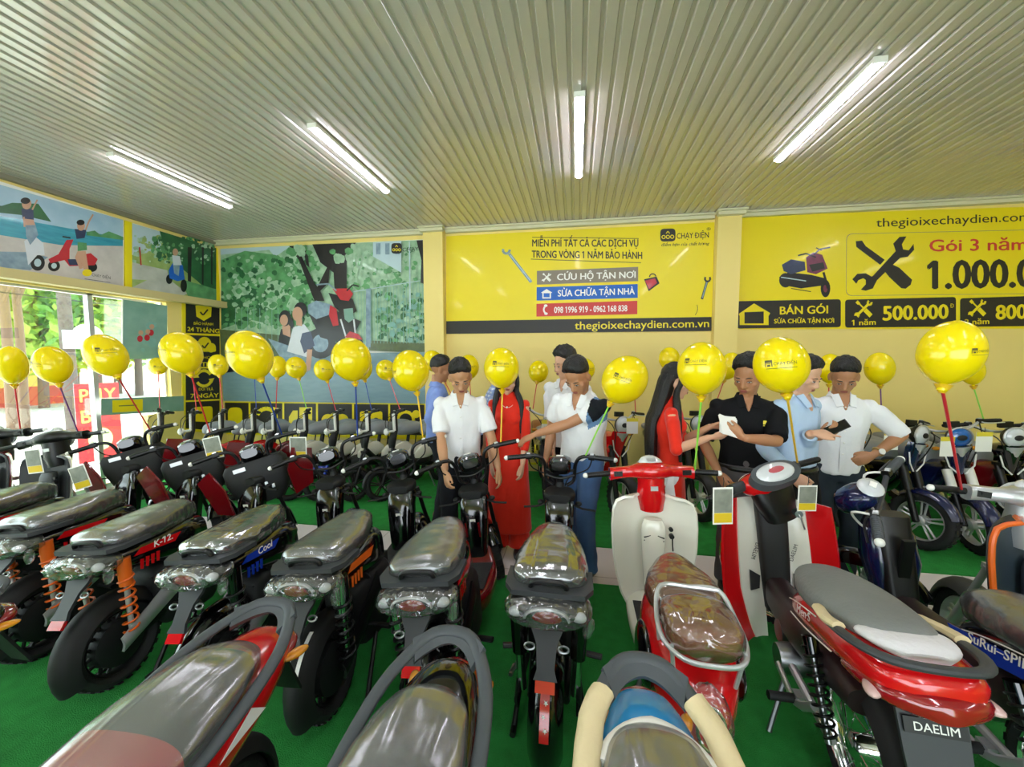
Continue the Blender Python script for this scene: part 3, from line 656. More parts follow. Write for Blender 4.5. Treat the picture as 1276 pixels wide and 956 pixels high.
poster('warranty_sign', 'tall black and yellow warranty sign with shield and arrow icons, in the left corner', 'sign', LEFT, NL, [(227.2, 373.2), (275.6, 379.7), (275.6, 540.6), (227.2, 536.8)], draw_column, edge=M_yel)
# --- hung picture and yellow strip inside the window
def draw_hung(F):
    Z = z(3.984, 0, 200)
    F.poly([Z(611, 690), Z(830, 722), Z(830, 985), Z(611, 985)], PAG); blobs(F, *Z(640, 780), *Z(826, 960), 12, 3, 9, [PAG, FEN, PAG])
    for a, b in ((695, 885), (750, 855), (730, 880)): F.ell(*Z(a, b), 3.5, 4, RED); F.ell(*Z(a+4, b-30), 3, 3, SKIN)
poster('poster', 'small green picture hung inside the shop window, beside the yellow pier', 'poster', dict(X=XL+0.05), NL, [(152.5, 372.5), (208.5, 381), (208.5, 447), (152.5, 447)], draw_hung)
def draw_strip(F):
    F.poly([(126, 497), (229, 493.5), (229, 512), (126, 518)], PAG); F.poly([(140, 499), (178, 497.5), (178, 512), (140, 514.5)], YEL)
    F.line([(148, 506), (170, 505)], 1.2, HED)
poster('window_sticker', 'long pale green and yellow sticker low on the window glass', 'sticker', dict(X=XL+0.03), NL, [(126, 497), (229, 493.5), (229, 512), (126, 518)], draw_strip, th=0.004)
# ------------------------------------------------------------------ the street outside the window
M_pave = mat('street_concrete', '#c9c6be', 0.8, noise_amt=0.06, nscale=1.5)
mb = MB(); mb.box((-27, 12, -0.16), (41.6, 60, 0.12)); struct('ground', mb, M_pave)
M_leafA = mat('leaf_bright', '#86a83a', 0.6, noise_amt=0.3, nscale=3); M_leafB = mat('leaf_mid', '#5c8a34', 0.6, noise_amt=0.3, nscale=3); M_trunk = mat('trunk_bark', '#6d5546', 0.8, noise_amt=0.3, nscale=9)
def tree(x, y, h, cr_, tr, lab, n=700, z0=1.6, seed=0):
    t = thing('street_tree', lab, 'tree', (x, y, -0.1), 0, 'trees across the street'); rn = random.Random(seed)
    mb = MB(); mb.tube([(0, 0, 0, tr), (0.05, 0.02, h*.3, tr*.85), (-0.06, 0.05, h*.6, tr*.6), (0.02, 0, h*.9, tr*.25)], tr, 10, k=3)
    for a in range(5):
        q = a*1.3; mb.tube([(0, 0, h*.35+a*.3, tr*.4), (math.cos(q)*cr_*.5, math.sin(q)*cr_*.5, h*.55+a*.3, tr*.2)], tr*.3, 6)
    mb.build('trunk', M_trunk, t)
    mb = MB()
    for i in range(n):
        a = rn.uniform(0, 2*PI); b = rn.uniform(-1, 1); r = cr_*rn.uniform(.3, 1)**.5
        c = V((r*math.cos(a)*math.sqrt(1-b*b), r*math.sin(a)*math.sqrt(1-b*b), z0+(h-z0)*.55+b*(h-z0)*.5*rn.uniform(.6, 1)))
        s = rn.uniform(.12, .26); u = V((rn.gauss(0, 1), rn.gauss(0, 1), rn.gauss(0, 1))).normalized(); w = u.orthogonal().normalized(); 
        mb.add([c-u*s, c+w*s*.5, c+u*s, c-w*s*.5], [(0, 1, 2, 3)], rn.choice((0, 0, 1)))
    mb.build('crown', [M_leafA, M_leafB], t, smooth=False)
for i, (px_, X_, h, c, tr, nn, z0, lab) in enumerate([(10, -13, 8.5, 2.4, .10, 1200, 4.6, 'tree with a bare brown trunk at the far left edge of the window view'), (26, -13.4, 8.5, 2.4, .09, 1200, 4.6, 'second bare brown trunk from the left edge of the window view'),
        (-30, -19, 6.5, 2.6, .15, 1700, .8, 'leafy tree beyond the roadside wall, past the left edge of the window view'), (52, -18.5, 6.5, 2.7, .14, 1900, .8, 'leafy tree beyond the roadside wall, between the brown trunks and the pole'), (120, -19, 7, 2.8, .15, 1900, 1.2, 'leafy tree across the street, behind the window mullion'), (92, -21, 7, 2.8, .15, 2200, .8, 'leafy tree beyond the roadside wall, right behind the utility pole'), (146, -22, 7, 2.8, .15, 2200, .8, 'leafy tree across the street, left of the hung green picture'), (172, -20, 6.5, 2.6, .15, 1700, 1.4, 'leafy tree across the street, behind the hung green picture')]):
    q = at(px_, 470, X=X_); tree(q.x, q.y, h, c, tr, lab, nn, z0, i)
mb = MB(); q0, q1 = at(-260, 480, X=-20), at(75, 480, X=-20); c = (q0+q1)/2
t = thing('street_wall', 'red and yellow roadside wall across the street, under the trees', 'wall', (c.x, c.y, -0.1))
L_ = abs(q1.y-q0.y)
mb = MB(); mb.box((0, 0, .35), (.25, L_, .7)); mb.build('red_base', mat('wall_red', '#c8553f', .8), t, smooth=False)
mb = MB(); mb.box((0, 0, 1.0), (.2, L_, .6)); mb.box((0, 0, 1.34), (.3, L_, .08)); mb.build('yellow_top', mat('wall_yellow_out', '#e6c860', .8), t, smooth=False)
t = thing('shop_house', 'pale house with an orange roof edge across the street', 'building', (at(110, 430, X=-34).x, at(110, 430, X=-34).y, -0.1))
mb = MB(); mb.box((0, 2, 2.2), (4, 12, 4.4)); mb.build('wall', mat('house_wall', '#d9cdb2', .8), t, smooth=False)
mb = MB(); mb.prism([(-2.6, 0), (2.6, 0), (0, 1.3)], (0, 8.2, 4.4), (1, 0, 0), (0, 0, 1), 12.4); mb.build('roof', mat('roof_orange', '#c9683c', .8), t, smooth=False)
for k in range(4):
    mb = MB(); mb.box((2.02, -2.4+k*2.8, 1.6), (.06, 1.2, 1.3)); mb.build('window', mat('house_glass', '#7f95a8', .2), t, smooth=False)
q = at(88, 480, X=-11.5)
t = thing('utility_pole', 'grey concrete utility pole on the pavement outside the window', 'pole', (q.x, q.y, -0.1))
mb = MB(); mb.tube([(0, 0, 0, .13), (0, 0, 7.5, .09)], .1, 12); mb.build('shaft', mat('pole_concrete', '#5f514b', .8, noise_amt=.2), t)
mb = MB(); mb.box((0, 0, 5.6), (.1, 1.5, .1)); mb.build('crossarm', M_steel, t, smooth=False)
mb = MB(); mb.box((.18, 0, 2.2), (.14, .3, .42)); mb.build('meter_box', M_alu, t, smooth=False)
for k, zz in enumerate((3.0, 3.35, 3.7)):
    mb = MB(); mb.tube([(-11.5, q.y-14+i*2.2, zz+.012*(i-7)**2, .012) for i in range(15)], .012, 5); tag(mb.build('power_cable', M_black), 'dark cable strung along the street, %s of the three' % ('lowest', 'middle', 'highest')[k], 'cable', 'street cables')
q = at(108, 420, X=-7.6)
t = thing('round_sign', 'white round sign on a thin post just outside the window', 'sign', (q.x, q.y, -0.1))
mb = MB(); mb.tube([(0, 0, 0), (0, 0, q.z-.08)], .018, 8); mb.build('post', M_steel, t)
mb = MB(); mb.lathe([(0, -.012), (.2, -.012), (.2, .012), (0, .012)], (0.03, 0, q.z+.1), 'x', 28); mb.build('disc', M_white, t)
# red standing banner
q = at(126, 555, X=-7.9); qt = at(126, 476, X=-7.9); hh = (qt.z+.1)/1.6
t = thing('banner_stand', 'red standing banner with yellow lettering on the pavement outside the window', 'banner', (q.x, q.y, -0.1))
t.matrix_basis = Matrix.Translation(V((q.x, q.y, -.1))) @ Matrix.Rotation(R(-18), 4, 'Z') @ Matrix.Diagonal((hh, hh*.78, hh, 1))
mb = MB(); mb.box((0, 0, .1+1.25*.5+.1), (.02, .78, 1.5)); mb.build('sheet', mat('banner_red', '#d22a3a', .6), t, smooth=False)
mb = MB()
for s_ in (-1, 1): mb.tube([(-.05, s_*.38, .02), (-.02, s_*.38, 1.6)], .012, 6)
mb.tube([(-.3, -.3, .02), (-.02, 0, 1.3)], .012, 6); mb.build('frame', M_steel, t)
for body, y0, zz, sc_ in (('PH', -.33, 1.24, .34), ('Y', .12, 1.24, .34), ('BÌ', -.33, .84, .34)):
    vs, fs = text_mesh(body, sc_, .012); mb = MB(); mb.add([(.013+.001*q_, y0+a, zz+b) for a, b, q_ in vs], fs); mb.build('lettering', mat('banner_yellow', '#f3dc6c', .6), t, smooth=False)
mb = MB(); mb.lathe([(0, .012), (.22, .012), (.22, .014), (0, .014)], (0, 0, .5), 'x', 24); mb.build('round_picture', mat('banner_green', '#bcd3a4', .6), t)
# ------------------------------------------------------------------ people
def sss(name, c, rough=.5):
    m = mat(name, c, rough); b = m.node_tree.nodes['Principled BSDF']; b.inputs['Subsurface Weight'].default_value = .12; b.inputs['Subsurface Radius'].default_value = (.02, .008, .004); return m
SK = [sss('skin_tan', '#b27e5a'), sss('skin_warm', '#bd8c66'), sss('skin_light', '#d4a486')]
M_hair = mat('hair_black', '#0d0b0b', .42, bump=.5, bscale=70, stretch=(3, 3, .6)); M_lips = mat('lips', '#8d4a42', .4); M_eye = mat('eye_white', '#cfc8c0', .2); M_iris = mat('iris', '#140d0a', .1)
def cloth(name, c, rough=.8, **k): return mat('cloth_'+name, c, rough, spec=.2, bump=k.pop('bump', .35), bscale=k.pop('bscale', 13), **k)
C_white = cloth('white', '#e8e8ea'); C_blue = cloth('blue', '#7d93cf'); C_lblue = cloth('pale_blue', '#b4cbe6'); C_black = cloth('black', '#101114'); C_red = cloth('red', '#e02a12', .6, sheen=.2)
C_jeans = cloth('jeans', '#4a6690', noise_amt=.3, nscale=5); C_djeans = cloth('dark_jeans', '#2b343c', noise_amt=.4, nscale=4); C_dark = cloth('dark_trousers', '#1c1d22'); C_grey = cloth('grey_trousers', '#5f5d62'); C_steel = cloth('steel_blue', '#6484ab'); C_navy = cloth('navy_band', '#15181f')
def check_mat():
    m = cloth('checked', '#d7deee'); nt = m.node_tree; b = nt.nodes['Principled BSDF']; tc = nt.nodes.new('ShaderNodeTexCoord'); cols = []
    w1 = nt.nodes.new('ShaderNodeTexWave'); w1.bands_direction = 'X'; w1.inputs['Scale'].default_value = 9; w2 = nt.nodes.new('ShaderNodeTexWave'); w2.bands_direction = 'Z'; w2.inputs['Scale'].default_value = 9
    for w in (w1, w2): nt.links.new(tc.outputs['Object'], w.inputs[0])
    ad = nt.nodes.new('ShaderNodeMath'); ad.operation = 'MULTIPLY'; nt.links.new(w1.outputs['Fac'], ad.inputs[0]); nt.links.new(w2.outputs['Fac'], ad.inputs[1])
    mx = nt.nodes.new('ShaderNodeMix'); mx.data_type = 'RGBA'; mx.inputs[6].default_value = hx('#8fa4d4'); mx.inputs[7].default_value = hx('#eef1f7'); nt.links.new(ad.outputs[0], mx.inputs[0]); nt.links.new(mx.outputs[2], b.inputs['Base Color']); return m
C_check = check_mat(); M_shoe = mat('shoe_dark', '#1b1716', .4); M_sandal = mat('sandal_brown', '#6a4a33', .6); M_belt = mat('belt_black', '#0c0c0d', .35)
def fuse(mb, name, mats, vox, parent=None, smooth=6, wrinkle=0.0, pick=None, extra=None, seed=0, wf=9):
    """closed solids melted into one continuous surface"""
    me = mb.mesh(name, []); o = bpy.data.objects.new(name, me); COL.objects.link(o)
    r = o.modifiers.new('r', 'REMESH'); r.mode = 'VOXEL'; r.voxel_size = vox; s_ = o.modifiers.new('s', 'SMOOTH'); s_.iterations = smooth; s_.factor = .5
    dg = bpy.context.evaluated_depsgraph_get(); m2 = bpy.data.meshes.new_from_object(o.evaluated_get(dg)); bpy.data.objects.remove(o); bpy.data.meshes.remove(me)
    m2.name = name; m2.materials.clear()
    for q in (mats if isinstance(mats, (list, tuple)) else [mats]): m2.materials.append(q)
    if wrinkle:
        N = len(m2.vertices); cs = [0.0]*(3*N); m2.vertices.foreach_get('co', cs); ns = [tuple(v.vector) for v in m2.vertex_normals]
        for i in range(N):
            x, y, z_ = cs[3*i:3*i+3]; n_ = noise.noise(V((x*wf, y*wf, z_*wf*.7+seed)))+.5*noise.noise(V((x*wf*2.3+seed, y*wf*2.3, z_*wf*1.2)))
            for q in range(3): cs[3*i+q] += ns[i][q]*wrinkle*n_
        m2.vertices.foreach_set('co', cs); m2.update()
    for p in m2.polygons: p.use_smooth = True; p.material_index = pick(p.center) if pick else 0
    if extra:
        bm = bmesh.new(); bm.from_mesh(m2)
        for (xm, mi) in extra:
            k = len(bm.faces); bm.from_mesh(xm); bm.faces.ensure_lookup_table()
            for f in bm.faces[k:]: f.material_index = mi; f.smooth = True
            bpy.data.meshes.remove(xm)
        bm.to_mesh(m2); bm.free()
    o = bpy.data.objects.new(name, m2); COL.objects.link(o)
    if parent: o.parent = parent
    return o
def ik(S, W, l1, l2, hint):
    S, W, hint = V(S), V(W), V(hint); d = W-S; L = min(d.length, (l1+l2)*.995); dn = d.normalized(); W = S+dn*L
    a = (l1*l1-l2*l2+L*L)/(2*L); h = math.sqrt(max(l1*l1-a*a, 0)); u = hint-dn*hint.dot(dn); u = u.normalized() if u.length > 1e-4 else dn.orthogonal().normalized()
    return S+dn*a+u*h, W
def hand(mb, W, d, up, side, curl=.45, spread=.10, thumb=.6, s=1.0, point=False):
    """palm, four unequal jointed fingers and a thumb from the side of the palm. d: along the fingers, up: back of the hand"""
    W, d = V(W), V(d).normalized(); up = V(up); up = (up-d*up.dot(d)).normalized(); x = d.cross(up)*side           # x points to the thumb side
    Q = lambda a, b, c: W+x*(a*s)+d*(b*s)+up*(c*s)
    rings = []
    for (b, hw, ht) in ((-.012, .024, .019), (.02, .032, .017), (.05, .040, .015), (.082, .040, .012), (.09, .036, .009)):
        rings.append([Q(hw*math.cos(a), b, ht*math.sin(a)) for a in [2*PI*i/12 for i in range(12)]])
    mb.loft(rings)
    for k, (a, L, r) in enumerate(((.030, .070, .0088), (.010, .078, .0092), (-.010, .072, .0088), (-.029, .056, .0078))):
        cu = curl*(.35 if (point and k == 0) else (1.5 if point else 1+.12*k)); p = Q(a, .080, 0); pts = [(p.x, p.y, p.z, r*s*1.05)]; ang = cu*.5; dx = a*spread*8
        for f, fr in ((.45, 1), (.30, .93), (.25, .8)):
            dd = (d*math.cos(ang)-up*math.sin(ang)+x*dx*math.cos(ang)).normalized(); p = p+dd*(L*f*s); pts.append((p.x, p.y, p.z, r*fr*s)); ang += cu*.9
        mb.tube(pts, r, 8); mb.ell(pts[-1][:3], pts[-1][3]*.98, None, 8, 6)
    p = Q(.026, .018, -.006); pts = [(p.x, p.y, p.z, .0135*s)]; ang = thumb
    for L, r in ((.038, .0115), (.030, .0098), (.022, .0085)):
        dd = (d*math.cos(ang)+x*math.sin(ang)-up*.35*curl).normalized(); p = p+dd*L*s; pts.append((p.x, p.y, p.z, r*s)); ang -= .25
    mb.tube(pts, .01, 8); mb.ell(pts[-1][:3], pts[-1][3]*.98, None, 8, 6)
def head_solids(mb, f=0):
    E = mb.ell
    E((0, -.012, .036), (.074, .094, .085), n=20, k=14); E((0, .020, -.028), (.0615-.003*f, .068, .084), n=20, k=14); E((0, .033, -.072), (.046-.006*f, .045, .038)); E((0, .060, -.098), (.021, .018, .016))
    for sx in (-1, 1):
        E((sx*.041, .052, -.024), (.024, .021, .020)); E((sx*.076, -.006, -.012), (.009, .020, .032), rotm(sx*.25, 'Z')); E((sx*.011, .094, -.036), (.0085, .010, .008)); E((sx*.031, .074, -.003), (.016, .010, .009)); E((sx*.03, .079, .016), (.024, .011, .007), rotm(-sx*.12, 'Y'))
    mb.tube([(0, .080, .010, .009), (0, .094, -.014, .0105), (0, .103, -.031, .012)], .01, 10); E((0, .103, -.033), (.012, .011, .010))
    E((0, .082, -.062), (.024, .012, .014))
def hair_short(mb, vol=1.0, fringe=.40, seed=0, back=-.52):
    n, k = 44, 30; rings = []
    for i in range(k+1):
        el = -PI/2+PI*i/k; ring = []
        for j in range(n):
            az = 2*PI*j/n; d = V((math.cos(el)*math.sin(az), math.cos(el)*math.cos(az), math.sin(el)))     # az 0 = front
            fr = (1+math.cos(az))/2; sd_ = abs(math.sin(az))
            line = (fringe+.10)*fr**1.5+back*((1-fr)**1.2)-.20*sd_**2*(1 if fr > .3 else fr/.3)
            line += .09*noise.noise(V((az*5, seed, 0)))+.05*noise.noise(V((az*16, seed, 4)))
            e = d.z-line; t = max(0.0, min(1.0, e/.46+.36)); t = t*t*(3-2*t)
            r0 = 1/math.sqrt((d.x/.074)**2+(d.y/.094)**2+(d.z/.085)**2)
            top = max(0, d.z); add = (.0035+.021*top*vol+.012*vol*max(0, d.y)*top)*(1+.22*noise.noise(d*5+V((seed, 0, 0)))+.22*noise.noise(V((d.x*30, d.y*9, d.z*9+seed))))
            ring.append(V((0, -.012, .036))+d*(r0+(-.016*(1-t)+add*t)))
        rings.append(ring)
    mb.loft(rings)
def person(label, X, Y, face, h=1.70, bend=0, side=0, twist=0, head=(0, 0, 0), skin=0, shirt=C_white, trousers=C_dark, arms=None, sleeve=.55, female=False, hairvol=1.0, fringe=.40, long_hair=False, pick=None, collar=None, hem=.86, shoes=M_shoe, tunic=None, cmats=None, foot=((-.10, .02), (.10, -.02)), head_s=1.06, belly=0.0, seed=0, group=None, tuck=False, hips=(0, 0), shw=1.0, collar_open=.5):
    """face: direction looked along, degrees from +X. arms: for side -1/1 (left/right): dict(w=world wrist, hint=elbow direction, d=finger direction, up=back of hand, ...)"""
    s = h/1.70; root = thing('person', label, 'person', (X, Y, .012), R(face)-PI/2, group) if False else None
    W2L = (Matrix.Translation(V((X, Y, .012))) @ Matrix.Rotation(R(face)-PI/2, 4, 'Z')).inverted(); Sc = Matrix.Scale(s, 4)
    hx_, hy_ = hips
    U = Sc @ Matrix.Translation(V((hx_, hy_, .92))) @ Matrix.Rotation(R(twist), 4, 'Z') @ Matrix.Rotation(R(side), 4, 'Y') @ Matrix.Rotation(R(-bend), 4, 'X') @ Matrix.Translation(V((0, 0, -.92)))
    fw = .93 if female else 1.0; fw *= shw
    shz, shx = 1.357, .158*fw
    J = {}
    for sg in (-1, 1):
        a = (arms or {}).get(sg, {}); S = U @ V((sg*shx, 0, shz)); hint = V(a.get('hint', (sg*.35, -1, 0)))
        if 'w' in a: Wt = W2L @ V(a['w'])
        else: Wt = U @ V((sg*(shx+.06), .05, shz-.53)) if 'l' not in a else Sc @ V(a['l'])
        E_, Wt = ik(S, Wt, .285*s, .245*s, hint); J[sg] = (S, E_, Wt, a)
    hc = U @ V((0, .035, 1.575)); Hd = Matrix.Translation(hc) @ (U.to_3x3().normalized().to_4x4()) @ Matrix.Rotation(R(head[1]), 4, 'Z') @ Matrix.Rotation(R(head[2]), 4, 'Y') @ Matrix.Rotation(R(-head[0]), 4, 'X') @ Matrix.Scale(s*head_s, 4)
    nk0 = U @ V((0, -.012, 1.40)); nk1 = Hd @ V((0, -.022, -.055))
    # --- body
    mb = MB(); mb.M = U
    tw = .74 if female else 1.0
    mb.se([(.84, 0, 0, .145*tw, .09*tw, .09*tw, 2.2), (1.0, 0, 0, .125*tw, .085*tw, .085*tw, 2.2), (1.2, 0, 0, .145*tw, .095*tw, .095*tw, 2.3), (1.31, 0, 0, .15*tw, .08*tw, .08*tw, 2.3), (1.385, 0, 0, .09*tw, .055*tw, .06*tw, 2.2), (1.42, 0, 0, .05, .045, .05, 2)], 20, 2, ax='z')
    if collar is not None and collar_open > .2:                     # the open neck: bare chest showing in a V
        z0 = 1.43-.085*(.6+collar_open); mb.prism([(-.040, 1.432), (.040, 1.432), (.004, z0), (-.004, z0)], (0, .040+(1.432-1.432), 0), (1, 0, 0), (0, 0, 1), -.02)
        mb.loft([[(-.042, .058, 1.446), (.042, .058, 1.446), (.042, .0, 1.446), (-.042, .0, 1.446)], [(-.036, .078, 1.415), (.036, .078, 1.415), (.036, .02, 1.415), (-.036, .02, 1.415)], [(-.022, .097, 1.385), (.022, .097, 1.385), (.022, .04, 1.385), (-.022, .04, 1.385)], [(-.004, .112, z0), (.004, .112, z0), (.004, .05, z0), (-.004, .05, z0)]])
    mb.M = Matrix(); nr = .052*s*(.86 if female else 1)
    mb.tube([tuple(nk0)+(nr*1.15,), tuple((nk0+nk1)/2)+(nr,), tuple(nk1)+(nr*1.02,)], nr, 16)
    for sg in (-1, 1):
        S, E_, Wt, a = J[sg]; q = s*(.86 if female else 1)
        mb.tube([tuple(S)+(.046*q,), tuple(S*.6+E_*.4)+(.044*q,), tuple(E_)+(.037*q,)], .04, 14); mb.ell(E_, .037*q); mb.tube([tuple(E_)+(.037*q,), tuple(E_*.65+Wt*.35)+(.040*q,), tuple(Wt)+(.0255*q,)], .03, 14)
        d = V(a.get('d', Wt-E_)); d = (W2L.to_3x3() @ d) if 'd' in a else d; up = W2L.to_3x3() @ V(a['up']) if 'up' in a else V((sg*.9, .3, .1))
        hand(mb, Wt+d.normalized()*.012, d, up, -sg if not a.get('flip') else sg, a.get('curl', .5), a.get('spread', .06), a.get('thumb', .5), s*(.93 if female else 1.02), a.get('point', False))
    legs = []
    for i, sg in enumerate((-1, 1)):
        fx, fy = foot[i]; hp = Sc @ V((hx_+sg*(.06 if tunic else .085), hy_, .88)); an = Sc @ V((fx, fy, .085)); kn, an = ik(hp, an, .41*s, .40*s, (0, 1, 0)); legs.append((hp, kn, an))
        lg = .72 if tunic else 1.0
        mb.tube([tuple(hp)+(.078*s*lg,), tuple(kn)+(.052*s*lg,), tuple(kn*.6+an*.4)+(.052*s,), tuple(an)+(.036*s,)], .05, 12); mb.tube([tuple(an+V((0, -.03, -.05))*s)+(.032*s,), tuple(an+V((0, .06, -.052))*s)+(.034*s,), tuple(an+V((sg*.01, .15, -.062))*s)+(.022*s,)], .03, 10)
    mb.M = Hd; head_solids(mb, 1 if female else 0); mb.M = Matrix()
    ex = []
    m_ = MB(Hd)
    for sx in (-1, 1): m_.ell((sx*.031, .0805, -.0035), (.0125, .0065, .0048), rotm(-sx*.35, 'Z'), 12, 8)
    ex.append((m_.mesh('e', []), 1)); m_ = MB(Hd)
    for sx in (-1, 1): m_.ell((sx*.0305, .0845, -.0045), (.0058, .0035, .0046), None, 10, 6); m_.tube([(sx*.018, .0865, -.001), (sx*.031, .0885, .0022), (sx*.0435, .081, .0)], .0016, 5)
    ex.append((m_.mesh('i', []), 2)); m_ = MB(Hd); m_.ell((0, .0915, -.0565), (.021, .006, .0042)); m_.ell((0, .0905, -.0645), (.0185, .006, .0048)); ex.append((m_.mesh('l', []), 3))
    body = fuse(mb, 'person', [SK[skin], M_eye, M_iris, M_lips], .0065*s, None, 5, extra=ex); tag(body, label, 'person', group)
    body.matrix_basis = W2L.inverted(); root = body
    # --- hair and brows
    mb = MB(Hd); hair_short(mb, hairvol, fringe, seed, -.52 if not long_hair else -.75)
    if long_hair:
        L = long_hair; pts = []
        Hi = Hd.inverted(); b0 = Hi @ (U @ V((0, -.125, 1.25))); b1 = Hi @ (U @ V((0, -.125, 1.40-L*.75))); b2 = Hi @ (U @ V((0, -.10, 1.40-L)))
        sec = [((0, -.03, .085), .05, .05), ((0, -.045, .03), .088, .062), ((0, -.06, -.05), .092, .058), (((b0.x)*.5, (b0.y-.06)*.5, (b0.z-.1)*.5), .11, .05), (tuple(b0), .13, .045), (tuple(b1), .12, .038), (tuple(b2), .07, .02)]
        sec = cr([tuple(c)+(a, b) for c, a, b in sec], 6); rings = []
        for i, (cx, cy, cz, a, b) in enumerate(sec):
            rings.append([(cx+a*math.cos(t)*(1+.05*math.sin(t*9)), cy+b*math.sin(t)*(1+.10*math.sin(t*11+i*.2)), cz) for t in [2*PI*j/40 for j in range(40)]])
        mb.loft(rings)
        for sx in (-1, 1):
            c1 = Hi @ (U @ V((sx*.115, .045, 1.36))); c2 = Hi @ (U @ V((sx*.12, .075, 1.40-L*.7)))
            mb.tube([(sx*.06, .02, .085, .014), (sx*.079, .022, .0, .018), (sx*.082, .01, -.08, .022), tuple(c1)+(.028,), tuple(c2)+(.010,)], .02, 10, k=5)
    mb.build('hair', M_hair, root, 70)
    mb = MB(Hd)
    for sx in (-1, 1): mb.tube([(sx*.015, .0885, .0185, .0018), (sx*.030, .0885, .0225, .0026), (sx*.048, .077, .019, .0014)], .003, 6, k=3, flat=1.3)
    mb.build('eyebrows', M_hair, root)
    # --- trousers
    if trousers:
        mb = MB(); w0 = Sc @ V((hx_, hy_, .93)); mb.se([(.80, hx_, -hy_, .135, .10, .10, 2.3), (.86, hx_, -hy_, .165, .115, .115, 2.3), (.96, hx_, -hy_, .152, .105+belly*.5, .105, 2.3), (1.0, hx_, -hy_, .148, .10+belly*.5, .10, 2.3)], 20, 2, ax='z'); mb.v = [tuple(Sc @ V(p)) for p in mb.v]
        for hp, kn, an in legs:
            mb.tube([tuple(hp+V((0, 0, .03)))+(.098*s,), tuple(hp*.6+kn*.4)+(.088*s,), tuple(kn)+(.071*s,), tuple(kn*.5+an*.5)+(.066*s,), tuple(an+V((0, -.004, -.03))*s)+(.062*s,)], .08, 16)
        fuse(mb, 'trousers', trousers, .010, root, 4, .009, seed=seed, wf=11)
        mb = MB(); pts = [tuple(Sc @ V((hx_+.160*math.cos(t), hy_+(.116+belly*.5)*math.sin(t), .925))) for t in [2*PI*i/24 for i in range(25)]]; mb.tube(pts, .012, 6, flat=1.5)
        if tuck: mb.build('belt', M_belt, root)
    # --- shirt or tunic
    mb = MB(U); bl = belly
    top = [(1.20, 0, 0, .172*fw, .118+bl, .112, 2.3), (1.30, 0, 0, .180*fw, .106+bl*.4, .106, 2.3), (1.365, 0, 0, .172*fw, .088, .092, 2.2), (1.405, 0, 0, .125*fw, .070, .076, 2.1), (1.424, 0, 0, .082, .052, .064, 2.1), (1.434, 0, 0, .064, .040, .058, 2)]
    if female: mb.se([(1.0, 0, 0, .125, .09, .09, 2.2), (1.10, 0, 0, .122, .092, .09, 2.2)]+[(1.20, 0, 0, .15, .118, .10, 2.3), (1.26, 0, 0, .155, .125, .10, 2.3), (1.33, 0, 0, .15, .098, .095, 2.3), (1.395, 0, 0, .12, .07, .075, 2.2), (1.43, 0, 0, .075, .056, .056, 2), (1.475, 0, 0, .052, .05, .05, 2)], 24, 3, ax='z')
    else: mb.se([(hem, 0, 0, .176, .122+bl, .118, 2.3), (.96, 0, 0, .165, .115+bl*1.2, .108, 2.3), (1.08, 0, 0, .160, .113+bl*1.3, .105, 2.3)]+top, 24, 3, ax='z')
    if female:
        mb.v = [p if True else p for p in mb.v]
        for sg in (-1, 1): mb.ell((sg*.055, .070, 1.245), (.06, .052, .06))
    mb.M = Matrix()
    for sg in (-1, 1):
        S, E_, Wt, a = J[sg]; q = s*(.82 if female else 1.0); S2 = S+(U.to_3x3() @ V((-sg*.035, 0, -.005)))
        if sleeve <= 1: mb.tube([tuple(S2)+(.056*q,), tuple(S*.75+E_*.25)+(.064*q,), tuple(S+(E_-S)*sleeve)+(.066*q,)], .07, 16); mb.ell(S, .057*q)
        else:
            mb.tube([tuple(S2)+(.056*q,), tuple(S*.7+E_*.3)+(.061*q,), tuple(E_)+(.052*q,)], .06, 16); mb.ell(S, .057*q); mb.ell(E_, .053*q); e = E_+(Wt-E_)*(sleeve-1); mb.tube([tuple(E_)+(.053*q,), tuple(E_*.5+e*.5)+(.052*q,), tuple(e)+(.045*q,)], .05, 16)
    if tunic:
        # long dress: floor length front and back panels, open at the sides from the waist
        rings = []
        if tunic == 'front' or True:
            mb.M = Sc; mb.se([(.20, 0, 0, .215, .135, .15, 2.3), (.45, 0, 0, .20, .13, .14, 2.3), (.70, 0, 0, .185, .125, .13, 2.3), (.86, 0, 0, .172, .115, .118, 2.3), (.98, 0, 0, .135, .095, .095, 2.2), (1.06, 0, 0, .12, .085, .085, 2.2)], 28, 4, ax='z')
            mb.v = mb.v
    o = fuse(mb, 'tunic' if tunic else 'shirt', cmats or shirt, .0085, root, 4, .0085 if not female else .004, pick=(lambda p: pick(p, U.inverted() @ p, J)) if pick else None, seed=seed+3, wf=10)
    if tunic:
        mb = MB(Sc)
        for sx in (-1, 1): mb.tube([(sx*.09, .0, .9, .09), (sx*.095, .0, .5, .085), (sx*.10, .02, .05, .10)], .09, 16)
        fuse(mb, 'trousers', C_white if tunic == 'slit' else shirt, .010, root, 4, .004)
        if tunic == 'slit':
            mb = MB(Sc)
            for sx in (-1, 1):
                mb.prism([(-.012, 1.0), (.012, 1.0), (.075, .55), (.075, .2), (-.075, .2), (-.075, .55)], (sx*.176, 0, -.06), (0, sx, 0), (0, 0, 1), .05); 
            mb.build('slit_lining', C_white, root)
